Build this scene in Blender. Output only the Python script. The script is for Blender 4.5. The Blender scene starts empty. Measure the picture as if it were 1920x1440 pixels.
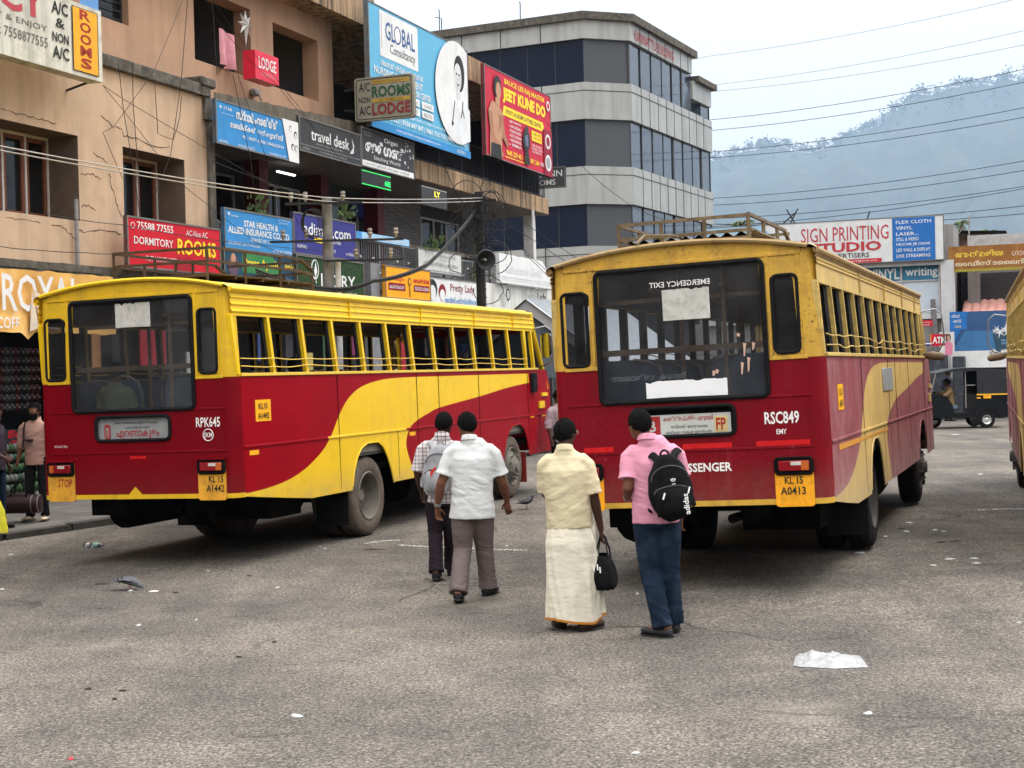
import bpy, bmesh, math, random
from math import sin, cos, tan, pi, radians, sqrt, atan2, exp, hypot, floor
from mathutils import Vector, Matrix, noise, geometry

S = bpy.context.scene
COL = S.collection
RND = random.Random(11)

# ------------------------------------------------------------ camera
F_PX, PITCH, ROLL, CAM_H = 2715.0, radians(.65), radians(1.39), 2.083
cam = bpy.data.cameras.new("camera")
cam.sensor_width = 36.0
cam.lens = F_PX / 1920 * 36.0
cam.clip_end = 12000
cam.clip_start = .05
camo = bpy.data.objects.new("camera", cam)
COL.objects.link(camo)
_f = Vector((0, cos(PITCH), -sin(PITCH)))
_u = Vector((0, sin(PITCH), cos(PITCH)))
_r = Vector((1, 0, 0))
_x = cos(ROLL) * _r - sin(ROLL) * _u
_y = sin(ROLL) * _r + cos(ROLL) * _u
camo.matrix_world = Matrix(((_x.x, _y.x, -_f.x, 0), (_x.y, _y.y, -_f.y, 0), (_x.z, _y.z, -_f.z, CAM_H), (0, 0, 0, 1)))
S.camera = camo

# ------------------------------------------------------------ world, sun, exposure
SUN_EL, SUN_AZ = radians(58), radians(62)      # azimuth: clockwise from +Y
w = bpy.data.worlds.new("World")
S.world = w
w.use_nodes = True
_n, _l = w.node_tree.nodes, w.node_tree.links
_bg = _n['Background']
_sky = _n.new('ShaderNodeTexSky')
_sky.sky_type = 'NISHITA'
_sky.sun_disc = False
_sky.sun_elevation = SUN_EL
_sky.sun_rotation = SUN_AZ
_sky.dust_density = 4
_hs = _n.new('ShaderNodeHueSaturation')
_hs.inputs['Saturation'].default_value = .35
_l.new(_sky.outputs[0], _hs.inputs['Color'])
_l.new(_hs.outputs[0], _bg.inputs[0])
_bg.inputs[1].default_value = .05
_tc = _n.new('ShaderNodeTexCoord')
_sp = _n.new('ShaderNodeSeparateXYZ')
_l.new(_tc.outputs['Generated'], _sp.inputs[0])
_mr = _n.new('ShaderNodeMapRange')
_mr.inputs[1].default_value = 0
_mr.inputs[2].default_value = 1
_mr.inputs[3].default_value = .55          # overcast: zenith brighter than the horizon
_mr.inputs[4].default_value = 4.6
_pw = _n.new('ShaderNodeMath')
_pw.operation = 'POWER'
_pw.inputs[1].default_value = 1.5
_pw.use_clamp = True
_mx = _n.new('ShaderNodeMath')
_mx.operation = 'MAXIMUM'
_mx.inputs[1].default_value = 0
_l.new(_sp.outputs[2], _mx.inputs[0])
_l.new(_mx.outputs[0], _pw.inputs[0])
_l.new(_pw.outputs[0], _mr.inputs[0])
_bg2 = _n.new('ShaderNodeBackground')
_bg2.inputs[0].default_value = (1, .985, .965, 1)
_l.new(_mr.outputs[0], _bg2.inputs[1])
_ad = _n.new('ShaderNodeAddShader')
_l.new(_bg.outputs[0], _ad.inputs[0])
_l.new(_bg2.outputs[0], _ad.inputs[1])
_l.new(_ad.outputs[0], _n['World Output'].inputs[0])
sun = bpy.data.lights.new("sun", 'SUN')
sun.energy = 1.7
sun.angle = radians(14)
sun.color = (1, .95, .88)
suno = bpy.data.objects.new("sun", sun)
COL.objects.link(suno)
_sd = Vector((sin(SUN_AZ) * cos(SUN_EL), cos(SUN_AZ) * cos(SUN_EL), sin(SUN_EL)))
suno.rotation_euler = _sd.to_track_quat('Z', 'Y').to_euler()
S.view_settings.view_transform = 'Standard'
S.view_settings.look = 'None'
S.view_settings.exposure = 0.16
S.view_settings.gamma = 1
S.render.engine = 'CYCLES'
S.cycles.use_denoising = True
S.cycles.max_bounces = 8
S.cycles.transparent_max_bounces = 24
S.cycles.volume_bounces = 1
S.cycles.caustics_reflective = False
S.cycles.caustics_refractive = False

# ------------------------------------------------------------ materials
MATS = {}
def mat(name, col, rough=.6, metal=0., var=.15, scale=5., bump=0., bscale=60., dirt=None, streak=None, spec=.28, emit=None, alpha=None, wave=None, low=None, chips=None):
    """dirt=(colour, amount, scale); streak=(colour, amount, xy scale): long vertical stains"""
    if name in MATS:
        return MATS[name]
    m = bpy.data.materials.new(name)
    MATS[name] = m
    m.use_nodes = True
    m.diffuse_color = (*col, 1)
    n, l = m.node_tree.nodes, m.node_tree.links
    b = n['Principled BSDF']
    b.inputs['Roughness'].default_value = rough
    b.inputs['Metallic'].default_value = metal
    b.inputs['Specular IOR Level'].default_value = spec
    tc = n.new('ShaderNodeTexCoord')
    def nz(sc, det=4, vec=None, ro=.6):
        t = n.new('ShaderNodeTexNoise')
        t.inputs['Scale'].default_value = sc
        t.inputs['Detail'].default_value = det
        t.inputs['Roughness'].default_value = ro
        l.new(vec or tc.outputs['Object'], t.inputs['Vector'])
        return t.outputs[0]
    def mixc(fac, a, bb, mode='MIX'):
        x = n.new('ShaderNodeMix')
        x.data_type = 'RGBA'
        x.blend_type = mode
        for s, v in ((0, fac), (6, a), (7, bb)):
            if hasattr(v, 'links') or hasattr(v, 'is_linked'):
                l.new(v, x.inputs[s])
            elif s == 0:
                x.inputs[0].default_value = v
            else:
                x.inputs[s].default_value = (*v, 1)
        return x.outputs[2]
    def rng(v, a, bb, c=0., d=1.):
        x = n.new('ShaderNodeMapRange')
        l.new(v, x.inputs[0])
        for i, q in enumerate((a, bb, c, d)):
            x.inputs[i + 1].default_value = q
        return x.outputs[0]
    lo = tuple(c * (1 - var) for c in col)
    hi = tuple(min(1, c * (1 + var)) for c in col)
    c = mixc(rng(nz(scale), .3, .7), lo, hi)
    if dirt:
        c = mixc(rng(nz(dirt[2], 8, ro=.7), .62 - .3 * dirt[1], .78 - .2 * dirt[1], 0, min(1, .35 + dirt[1] * .6)), c, dirt[0])
    if streak:
        mp = n.new('ShaderNodeMapping')
        mp.inputs['Scale'].default_value = (streak[2], streak[2], streak[2] * .06)
        l.new(tc.outputs['Object'], mp.inputs[0])
        c = mixc(rng(nz(1, 6, mp.outputs[0], .65), .62 - .3 * streak[1], .85 - .2 * streak[1], 0, min(1, .3 + streak[1] * .6)), c, streak[0])
    if chips:                                  # flaked paint: (colour, scale, amount)
        q = n.new('ShaderNodeMath')
        q.operation = 'MULTIPLY'
        l.new(rng(nz(chips[1], 2), .66 - .1 * chips[2], .70 - .1 * chips[2]), q.inputs[0])
        l.new(rng(nz(1.1, 3), .5, .6), q.inputs[1])
        c = mixc(q.outputs[0], c, chips[0])
    if low:                                    # road dust thrown up on the lower body: (colour, full below z, none above z, amount)
        sz = n.new('ShaderNodeSeparateXYZ')
        l.new(tc.outputs['Object'], sz.inputs[0])
        a = rng(sz.outputs[2], low[2], low[1], 0, low[3])
        q = n.new('ShaderNodeMath')
        q.operation = 'MULTIPLY'
        q.use_clamp = True
        l.new(a, q.inputs[0])
        l.new(rng(nz(4, 7, ro=.7), .3, .65, .1, 1.4), q.inputs[1])
        c = mixc(q.outputs[0], c, low[0])
    l.new(c, b.inputs['Base Color'])
    if bump:
        bp = n.new('ShaderNodeBump')
        bp.inputs['Strength'].default_value = bump
        bp.inputs['Distance'].default_value = .02
        h = nz(bscale, 5)
        if wave:
            mp = n.new('ShaderNodeMapping')
            mp.inputs['Scale'].default_value = wave
            l.new(tc.outputs['Object'], mp.inputs[0])
            h = nz(bscale, 3, mp.outputs[0], .5)
        l.new(h, bp.inputs['Height'])
        l.new(bp.outputs[0], b.inputs['Normal'])
    l.new(rng(nz(scale * 2.3), .3, .7, max(0, rough - .08), min(1, rough + .08)), b.inputs['Roughness'])
    if emit:
        b.inputs['Emission Color'].default_value = (*emit[0], 1)
        b.inputs['Emission Strength'].default_value = emit[1]
    return m

def glass(name, tint, refl=.9, rough=.03, base=.04, dust=.03):
    """dark window glass: tinted see-through sheet with a fresnel mirror on top"""
    if name in MATS:
        return MATS[name]
    m = bpy.data.materials.new(name)
    MATS[name] = m
    m.use_nodes = True
    m.diffuse_color = (*tint, .5)
    n, l = m.node_tree.nodes, m.node_tree.links
    n.remove(n['Principled BSDF'])
    t = n.new('ShaderNodeBsdfTransparent')
    t.inputs[0].default_value = (*tint, 1)
    g = n.new('ShaderNodeBsdfGlossy')
    g.inputs['Roughness'].default_value = rough
    g.inputs[0].default_value = (refl, refl, refl, 1)
    lw = n.new('ShaderNodeLayerWeight')
    lw.inputs[0].default_value = .22
    mx = n.new('ShaderNodeMixShader')
    mm = n.new('ShaderNodeMath')
    mm.operation = 'ADD'
    mm.use_clamp = True
    mm.inputs[1].default_value = base
    l.new(lw.outputs['Fresnel'], mm.inputs[0])
    l.new(mm.outputs[0], mx.inputs[0])
    l.new(t.outputs[0], mx.inputs[1])
    l.new(g.outputs[0], mx.inputs[2])
    d = n.new('ShaderNodeBsdfDiffuse')                       # a film of dust, its grey also lifting dark panes like reflections
    d.inputs[0].default_value = (.30, .30, .31, 1)
    nt = n.new('ShaderNodeTexNoise')
    nt.inputs['Scale'].default_value = 3
    nt.inputs['Detail'].default_value = 6
    tc = n.new('ShaderNodeTexCoord')
    l.new(tc.outputs['Object'], nt.inputs['Vector'])
    mr = n.new('ShaderNodeMapRange')
    l.new(nt.outputs[0], mr.inputs[0])
    for i, q in enumerate((.3, .7, dust * .5, dust * 1.5)): mr.inputs[i + 1].default_value = q
    m2 = n.new('ShaderNodeMixShader')
    l.new(mr.outputs[0], m2.inputs[0])
    l.new(mx.outputs[0], m2.inputs[1])
    l.new(d.outputs[0], m2.inputs[2])
    l.new(m2.outputs[0], n['Material Output'].inputs[0])
    return m

def flat(name, col, rough=.55):
    return mat(name, col, rough, var=.1, scale=9)

# ------------------------------------------------------------ mesh builder
BASE = {}
class MB:
    def __init__(s):
        s.v, s.f, s.m, s.sm = [], [], [], []
    def add(s, vs, fs, m=0, smooth=False):
        o = len(s.v)
        s.v += [Vector(p) for p in vs]
        for f in fs:
            s.f.append([i + o for i in f])
            s.m.append(m)
            s.sm.append(smooth)
        return s
    def poly(s, pts, m=0):
        return s.add(pts, [range(len(pts))], m)
    def box(s, x0, x1, y0, y1, z0, z1, m=0, M=None, bev=0.):
        if x0 > x1: x0, x1 = x1, x0
        if y0 > y1: y0, y1 = y1, y0
        if z0 > z1: z0, z1 = z1, z0
        if bev:
            b = min(bev, (x1 - x0) * .45, (y1 - y0) * .45, (z1 - z0) * .45)
            vs = []
            for X, sx in ((x0, 1), (x1, -1)):
                for Y, sy in ((y0, 1), (y1, -1)):
                    for Z, sz in ((z0, 1), (z1, -1)):
                        vs += [(X, Y + sy * b, Z + sz * b), (X + sx * b, Y, Z + sz * b), (X + sx * b, Y + sy * b, Z)]
            g = lambda i, j, k, a: ((i * 2 + j) * 2 + k) * 3 + a
            fs = []
            for i in (0, 1):
                fs.append([g(i, 0, 0, 0), g(i, 1, 0, 0), g(i, 1, 1, 0), g(i, 0, 1, 0)][::(-1 if i == 0 else 1)])
                fs.append([g(0, i, 0, 1), g(1, i, 0, 1), g(1, i, 1, 1), g(0, i, 1, 1)][::(1 if i == 0 else -1)])
                fs.append([g(0, 0, i, 2), g(1, 0, i, 2), g(1, 1, i, 2), g(0, 1, i, 2)][::(-1 if i == 0 else 1)])
                for j in (0, 1):
                    fs.append([g(i, j, 0, 0), g(i, j, 1, 0), g(i, j, 1, 1), g(i, j, 0, 1)])
                    fs.append([g(i, 0, j, 0), g(i, 1, j, 0), g(i, 1, j, 2), g(i, 0, j, 2)])
                    fs.append([g(0, i, j, 1), g(1, i, j, 1), g(1, i, j, 2), g(0, i, j, 2)])
                    for k in (0, 1):
                        fs.append([g(i, j, k, 0), g(i, j, k, 1), g(i, j, k, 2)])
        else:
            vs = [(x, y, z) for x in (x0, x1) for y in (y0, y1) for z in (z0, z1)]
            fs = [(0, 1, 3, 2), (4, 6, 7, 5), (0, 4, 5, 1), (2, 3, 7, 6), (0, 2, 6, 4), (1, 5, 7, 3)]
        if M is not None:
            vs = [M @ Vector(p) for p in vs]
        return s.add(vs, fs, m)
    def tube(s, path, r, n=8, m=0, closed=False, ell=None, smooth=True, caps=True, up=None):
        """path of points, r one radius or one per point; ell=(a,b) scale of the section"""
        P = [Vector(p) for p in path]
        k = len(P)
        R = r if isinstance(r, (list, tuple)) else [r] * k
        up = Vector(up) if up else None
        rings = []
        prev = None
        for i in range(k):
            if closed:
                t = P[(i + 1) % k] - P[i - 1]
            else:
                t = P[min(i + 1, k - 1)] - P[max(i - 1, 0)]
            t = t.normalized() if t.length > 1e-9 else Vector((0, 0, 1))
            if prev is None:
                a = up or (Vector((0, 0, 1)) if abs(t.z) < .9 else Vector((1, 0, 0)))
                x = a.cross(t).normalized()
            else:
                x = (prev - t * prev.dot(t)).normalized()
            prev = x
            y = t.cross(x)
            rr = R[i]
            ra, rb = (rr if isinstance(rr, (tuple, list)) else (rr, rr))
            if ell: ra, rb = ra * ell[0], rb * ell[1]
            rings.append([P[i] + x * (cos(2 * pi * j / n) * ra) + y * (sin(2 * pi * j / n) * rb) for j in range(n)])
        vs = [p for q in rings for p in q]
        fs = []
        for i in range(k if closed else k - 1):
            a, b = i * n, ((i + 1) % k) * n
            for j in range(n):
                fs.append((a + j, a + (j + 1) % n, b + (j + 1) % n, b + j))
        s.add(vs, fs, m, smooth)
        if caps and not closed:
            s.add(rings[0], [range(n - 1, -1, -1)], m)
            s.add(rings[-1], [range(n)], m)
        return s
    def lathe(s, prof, n=24, M=None, m=0, smooth=True):
        """profile of (r, h) revolved round local z"""
        vs = []
        for r, h in prof:
            for j in range(n):
                p = Vector((r * cos(2 * pi * j / n), r * sin(2 * pi * j / n), h))
                vs.append(M @ p if M is not None else p)
        fs = []
        for i in range(len(prof) - 1):
            for j in range(n):
                fs.append((i * n + j, i * n + (j + 1) % n, (i + 1) * n + (j + 1) % n, (i + 1) * n + j))
        return s.add(vs, fs, m, smooth)
    def grid(s, fn, nu, nv, m=0, smooth=True, wrap=False):
        vs = [fn(i / nu, j / nv) for i in range(nu + 1) for j in range(nv + 1)]
        fs = [(i * (nv + 1) + j, (i + 1) * (nv + 1) + j, (i + 1) * (nv + 1) + j + 1, i * (nv + 1) + j + 1) for i in range(nu) for j in range(nv)]
        return s.add(vs, fs, m, smooth)
    def ball(s, c, r, m=0, nu=12, nv=8, M=None):
        c = Vector(c)
        r = r if isinstance(r, (tuple, list)) else (r, r, r)
        def fn(a, b):
            th, ph = 2 * pi * a, pi * b
            p = Vector((r[0] * sin(ph) * cos(th), r[1] * sin(ph) * sin(th), r[2] * cos(ph)))
            return c + (M @ p if M is not None else p)
        return s.grid(fn, nu, nv, m)
    def prism(s, pts, fn, d0, d1, m=0, mside=None):
        """2D outline pts mapped by fn(a, b, depth)"""
        k = len(pts)
        a = [fn(x, y, d0) for x, y in pts]
        b = [fn(x, y, d1) for x, y in pts]
        s.add(a + b, [range(k), range(2 * k - 1, k - 1, -1)], m)
        s.add(a + b, [(i, i + k, (i + 1) % k + k, (i + 1) % k) for i in range(k)], m if mside is None else mside)
        return s
    def cdt(s, loops, lines, cls, fn):
        """plane region with holes and colour zones; cls(x,y) gives a material index or None"""
        vs, es = [], []
        for lp in loops:
            o = len(vs)
            vs += [Vector((p[0], p[1])) for p in lp]
            es += [(o + i, o + (i + 1) % len(lp)) for i in range(len(lp))]
        for lp in lines:
            o = len(vs)
            vs += [Vector((p[0], p[1])) for p in lp]
            es += [(o + i, o + i + 1) for i in range(len(lp) - 1)]
        V, E, Fc = geometry.delaunay_2d_cdt(vs, es, [], 0, 1e-5)[:3]
        o = len(s.v)
        s.v += [Vector(fn(p.x, p.y)) for p in V]
        for f in Fc:
            c = sum((V[i] for i in f), Vector((0, 0))) / len(f)
            mi = cls(c.x, c.y)
            if mi is not None:
                s.f.append([i + o for i in f])
                s.m.append(mi)
                s.sm.append(False)
        return s
    def mesh(s, name, mats, off=None):
        me = bpy.data.meshes.new(name)
        vs = [p - off for p in s.v] if off is not None else s.v
        me.from_pydata([tuple(p) for p in vs], [], s.f)
        for m_ in (mats if isinstance(mats, (list, tuple)) else [mats]):
            me.materials.append(m_)
        me.polygons.foreach_set('material_index', s.m)
        me.polygons.foreach_set('use_smooth', s.sm)
        bm = bmesh.new()
        bm.from_mesh(me)
        bmesh.ops.remove_doubles(bm, verts=bm.verts, dist=1e-5)
        loose = [v for v in bm.verts if not v.link_faces]
        if loose: bmesh.ops.delete(bm, geom=loose, context='VERTS')
        bmesh.ops.recalc_face_normals(bm, faces=bm.faces)
        bm.to_mesh(me)
        bm.free()
        me.set_sharp_from_angle(angle=radians(40))
        return me

def pip(x, y, P):
    c = False
    j = len(P) - 1
    for i in range(len(P)):
        if (P[i][1] > y) != (P[j][1] > y) and x < (P[j][0] - P[i][0]) * (y - P[i][1]) / (P[j][1] - P[i][1]) + P[i][0]:
            c = not c
        j = i
    return c

def rrect(x0, x1, y0, y1, r, k=4):
    out = []
    for cx, cy, a in ((x1 - r, y1 - r, 0), (x0 + r, y1 - r, 90), (x0 + r, y0 + r, 180), (x1 - r, y0 + r, 270)):
        for i in range(k + 1):
            t = radians(a + 90 * i / k)
            out.append((cx + r * cos(t), cy + r * sin(t)))
    return out

def crom(P, k=6):
    out = []
    for i in range(len(P) - 1):
        p0, p1, p2, p3 = [Vector(P[max(0, min(len(P) - 1, i + d))]) for d in (-1, 0, 1, 2)]
        for j in range(k):
            t = j / k
            out.append(.5 * (2 * p1 + (p2 - p0) * t + (2 * p0 - 5 * p1 + 4 * p2 - p3) * t * t + (3 * p1 - p0 - 3 * p2 + p3) * t ** 3))
    return out + [Vector(P[-1])]

# ------------------------------------------------------------ scene objects
def tag(o, label=None, cat=None, group=None, kind=None):
    if label: o['label'] = label
    if cat: o['category'] = cat
    if group: o['group'] = group
    if kind: o['kind'] = kind
    return o
def thing(name, label, cat, frame=None, base=(0, 0, 0), group=None):
    o = bpy.data.objects.new(name, None)
    o.empty_display_size = .2
    COL.objects.link(o)
    o.matrix_world = (frame or Matrix()) @ Matrix.Translation(Vector(base))
    BASE[o.name] = Vector(base)
    return tag(o, label, cat, group)
SPLIT = {'column', 'mullion', 'post', 'pillar', 'tail_lamp', 'bracket', 'cross_arm', 'roof_rod', 'panel_joint', 'glazing_bar', 'arch_lip', 'handrail', 'roof_coping', 'zip_pull', 'reflector', 'parapet', 'downpipe', 'paint_patch', 'spectacles', 'zip', 'back_wall'}
def pieces(mb):
    """the separate pieces of a builder, each as a builder of its own"""
    key = {}
    par = []
    vid = []
    for v in mb.v:
        k = (round(v.x, 5), round(v.y, 5), round(v.z, 5))
        if k not in key:
            key[k] = len(par)
            par.append(len(par))
        vid.append(key[k])
    def find(i):
        while par[i] != i:
            par[i] = par[par[i]]
            i = par[i]
        return i
    for f in mb.f:
        a = find(vid[f[0]])
        for i in f[1:]:
            par[find(vid[i])] = a
    out = {}
    for f, m, sm in zip(mb.f, mb.m, mb.sm):
        q = out.setdefault(find(vid[f[0]]), MB())
        q.add([mb.v[i] for i in f], [range(len(f))], m, sm)
    return list(out.values())
def part(name, mb, mats, parent, label=None, kind=None):
    if name in SPLIT:
        ps = pieces(mb)
        if 1 < len(ps) <= 60:
            SPLIT.discard(name)
            os_ = [part(name, q, mats, parent, label, kind) for q in ps]
            SPLIT.add(name)
            return os_[0]
    o = bpy.data.objects.new(name, mb.mesh(name, mats, BASE[parent.name]))
    COL.objects.link(o)
    o.parent = parent
    BASE[o.name] = BASE[parent.name]
    return tag(o, label, kind=kind)
def solo(name, label, cat, mb, mats, frame=None, base=(0, 0, 0), group=None, kind=None):
    o = bpy.data.objects.new(name, mb.mesh(name, mats, Vector(base)))
    COL.objects.link(o)
    o.matrix_world = (frame or Matrix()) @ Matrix.Translation(Vector(base))
    BASE[o.name] = Vector(base)
    return tag(o, label, cat, group, kind)

TXTQ = []
def txt(parent, M, s, x, y, w_, h_, m, bold=0., flip=False, name='lettering', shear=0.):
    """lettering fitted to the box x..x+w, y..y+h of the plane M (z = outward)"""
    c = bpy.data.curves.new('t', 'FONT')
    c.body = s
    c.resolution_u = 2
    c.offset = bold
    c.shear = shear
    c.space_line = .95
    o = bpy.data.objects.new('t', c)
    COL.objects.link(o)
    TXTQ.append((parent, M, o, x, y, w_, h_, m, flip, name))
def flush_text():
    bpy.context.view_layer.update()
    dg = bpy.context.evaluated_depsgraph_get()
    acc = {}
    for parent, M, o, x, y, w_, h_, m, flip, name in TXTQ:
        me = o.evaluated_get(dg).to_mesh()
        if len(me.vertices) == 0: continue
        xs = [v.co.x for v in me.vertices]
        ys = [v.co.y for v in me.vertices]
        a, b, c, d = min(xs), max(xs), min(ys), max(ys)
        mb = acc.setdefault((parent.name, m.name, name), (parent, m, MB()))[2]
        vs = []
        for v in me.vertices:
            u, t = (v.co.x - a) / max(1e-6, b - a), (v.co.y - c) / max(1e-6, d - c)
            if flip: u = 1 - u
            vs.append(M @ Vector((x + u * w_, y + t * h_, 0)))
        mb.add(vs, [list(p.vertices) for p in me.polygons])
    for _, _, o, *_r in TXTQ:
        c = o.data
        bpy.data.objects.remove(o)
        bpy.data.curves.remove(c)
    for (pn, mn, name), (parent, m, mb) in acc.items():
        part(name, mb, m, parent)
    TXTQ.clear()

def plane_m(o, x, y):
    """matrix with origin o, x and y axes"""
    x, y = Vector(x).normalized(), Vector(y).normalized()
    z = x.cross(y)
    return Matrix(((x.x, y.x, z.x, o[0]), (x.y, y.y, z.y, o[1]), (x.z, y.z, z.z, o[2]), (0, 0, 0, 1)))

def remesh(mb, voxel, smooth=2, wr=None, name='m'):
    """fuse overlapping closed shapes into one continuous surface"""
    me = mb.mesh(name, [])
    o = bpy.data.objects.new('tmp', me)
    COL.objects.link(o)
    md = o.modifiers.new('r', 'REMESH')
    md.mode = 'VOXEL'
    md.voxel_size = voxel
    md.use_smooth_shade = True
    dg = bpy.context.evaluated_depsgraph_get()
    me2 = bpy.data.meshes.new_from_object(o.evaluated_get(dg))
    bpy.data.objects.remove(o)
    bm = bmesh.new()
    bm.from_mesh(me2)
    for i in range(smooth):
        bmesh.ops.smooth_vert(bm, verts=bm.verts, factor=.5, use_axis_x=True, use_axis_y=True, use_axis_z=True)
    bm.normal_update()
    if wr:
        for v in bm.verts:
            v.co += v.normal * wr(v.co)
    out = MB()
    out.v = [v.co.copy() for v in bm.verts]
    bm.verts.index_update()
    for f in bm.faces:
        out.f.append([v.index for v in f.verts])
        out.m.append(0)
        out.sm.append(True)
    bm.free()
    bpy.data.meshes.remove(me2)
    return out

# ------------------------------------------------------------ places
def ray(x, y):
    """direction of the photograph's 1920 x 1440 pixel x, y"""
    xr, yr = x - 960.0, 720.0 - y
    c, s = cos(ROLL), sin(ROLL)
    X, U = (xr * c + yr * s) / F_PX, (-xr * s + yr * c) / F_PX
    return Vector((X, cos(PITCH) + U * sin(PITCH), -sin(PITCH) + U * cos(PITCH)))
YAW = radians(20.7)                 # the street and both rows of buses run this way
# street frame: x along the street, y into the shops on the left, z up
ST = Matrix(((sin(YAW), -cos(YAW), 0, 0), (cos(YAW), sin(YAW), 0, 0), (0, 0, 1, 0), (0, 0, 0, 1)))
def fs(x, y, v):
    """street coordinates (s, z) of a pixel on the facade plane at depth v"""
    d = ray(x, y)
    q = ST.inverted().to_3x3() @ d
    t = v / q.y
    return q.x * t, CAM_H + q.z * t
def fx(x, y, s):
    """street coordinates (v, z) of a pixel on the cross plane at s"""
    q = ST.inverted().to_3x3() @ ray(x, y)
    t = s / q.x
    return q.y * t, CAM_H + q.z * t
GCP = []
def gz(x, y):
    a, b = 0., .12
    for px, py, pz in GCP:
        w_ = exp(-((x - px) ** 2 + (y - py) ** 2) / (2 * 1.6 ** 2))
        a += w_ * pz
        b += w_
    return a / b
def gnd(x, y):
    d = ray(x, y)
    t = -CAM_H / d.z
    p = Vector((0, 0, CAM_H)) + d * t
    return Vector((p.x, p.y, gz(p.x, p.y)))
# ------------------------------------------------------------ buses
BUS1 = ((-4.075, 15.699, -.010), radians(20.095), radians(-.963), radians(-.147))
BUS2 = ((1.612, 13.010, .027), radians(20.909), radians(-2.025), radians(-.269))
BUS3 = ((6.46, 14.25, .02), radians(17.7), radians(-1.2), 0)
def pose(b):
    (x, y, z), ya, le, pi_ = b
    return Matrix.Translation((x, y, z)) @ Matrix.Rotation(-ya, 4, 'Z') @ Matrix.Rotation(le, 4, 'Y') @ Matrix.Rotation(pi_, 4, 'X')
AX1, AX2 = 3.25, 8.55
for b in (BUS1, BUS2, BUS3):
    for ax in (AX1, AX2):
        for sx in (-1.06, 1.06):
            p = pose(b) @ Vector((sx, ax, 0))
            GCP.append((p.x, p.y, p.z + .004))

ZB, ZH, ZC = 2.05, 2.70, 2.965
def BW(z):
    return 1.255 + (.007 * (ZB - z) / 1.3 if z < ZB else -.04 * (z - ZB) / (ZC - ZB))

M_BLACK = mat('black_rubber', (.008, .008, .009), .75, var=.3, spec=.12)
M_CHASSIS = mat('chassis_black', (.007, .0065, .006), .9, var=.4, spec=.05, dirt=((.02, .017, .014), .2, 5))
M_TYRE = mat('tyre_dusty', (.10, .078, .062), .9, var=.25, scale=8, bump=.3, bscale=50, dirt=((.17, .135, .105), .5, 6))
M_TYRE_D = mat('tyre_dark', (.014, .013, .013), .9, spec=.08, var=.3, scale=8, bump=.3, bscale=50, dirt=((.06, .05, .042), .3, 6))
M_RIM = mat('rim_dusty', (.17, .155, .135), .7, .1, var=.25, dirt=((.06, .05, .04), .35, 7))
M_RIM_D = mat('rim_dark', (.07, .062, .055), .7, .2, var=.3)
M_SEAT = mat('seat_blue', (.13, .18, .25), .65, var=.25, scale=7, bump=.2, bscale=90)
M_FLOOR = mat('bus_floor', (.06, .055, .05), .8, dirt=((.12, .1, .08), .3, 3))
M_LINING = mat('bus_lining', (.26, .245, .21), .7, streak=((.07, .06, .05), .3, 6))
M_BAR = mat('hand_bar', (.30, .19, .11), .5, var=.3, scale=14)
M_STEEL = mat('dull_steel', (.32, .32, .33), .4, .7)
M_PAPER = mat('old_paper', (.52, .51, .47), .85, var=.12, dirt=((.2, .19, .16), .45, 14))
M_WHITE = mat('white_sheet', (.80, .81, .82), .7, var=.05, dirt=((.5, .5, .48), .12, 8))
M_LWHITE = mat('white_lettering', (.82, .80, .78), .6, var=.08, dirt=((.5, .2, .2), .2, 30))
M_LBLACK = flat('black_lettering', (.02, .018, .015))
M_LRED = flat('red_lettering', (.34, .02, .02))
M_LGREEN = flat('green_lettering', (.02, .09, .06))
M_PLATE = mat('plate_amber', (.86, .37, .012), .55, var=.12, scale=7, dirt=((.4, .17, .02), .4, 9))
M_PLATE_D = mat('plate_amber_dusty', (.70, .34, .03), .6, var=.15, scale=7, dirt=((.35, .16, .03), .5, 8))
M_STICK = mat('plate_orange', (.88, .42, .01), .5, var=.06)
M_LAMP = mat('lamp_red', (.22, .008, .012), .18, var=.2)
M_LAMPO = mat('lamp_amber', (.42, .10, .02), .2, var=.2)
M_LAMPW = mat('lamp_clear', (.55, .50, .46), .2, var=.2)
M_BOARD = mat('route_board', (.52, .53, .50), .5, var=.1, streak=((.3, .3, .28), .3, 9))
M_BOARD_D = mat('route_board_dim', (.28, .29, .29), .5, var=.1, streak=((.18, .18, .18), .3, 9))
M_RACK1 = mat('rack_rusty', (.045, .028, .018), .75, var=.4, scale=10, dirt=((.12, .06, .03), .3, 12))
M_RACK2 = mat('rack_brown', (.135, .10, .06), .75, var=.4, scale=10, dirt=((.06, .04, .025), .5, 9))
M_REFL = mat('reflector_red', (.55, .01, .012), .3, var=.06)
G_REAR = glass('tinted_glass', (.50, .52, .55), .6, .02, .025, .07)
G_PANE = glass('smoked_pane', (.12, .12, .13), .7, .05, .04, .05)
M_MIRROR = mat('mirror_glass', (.5, .52, .55), .08, 1., var=.02)

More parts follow.
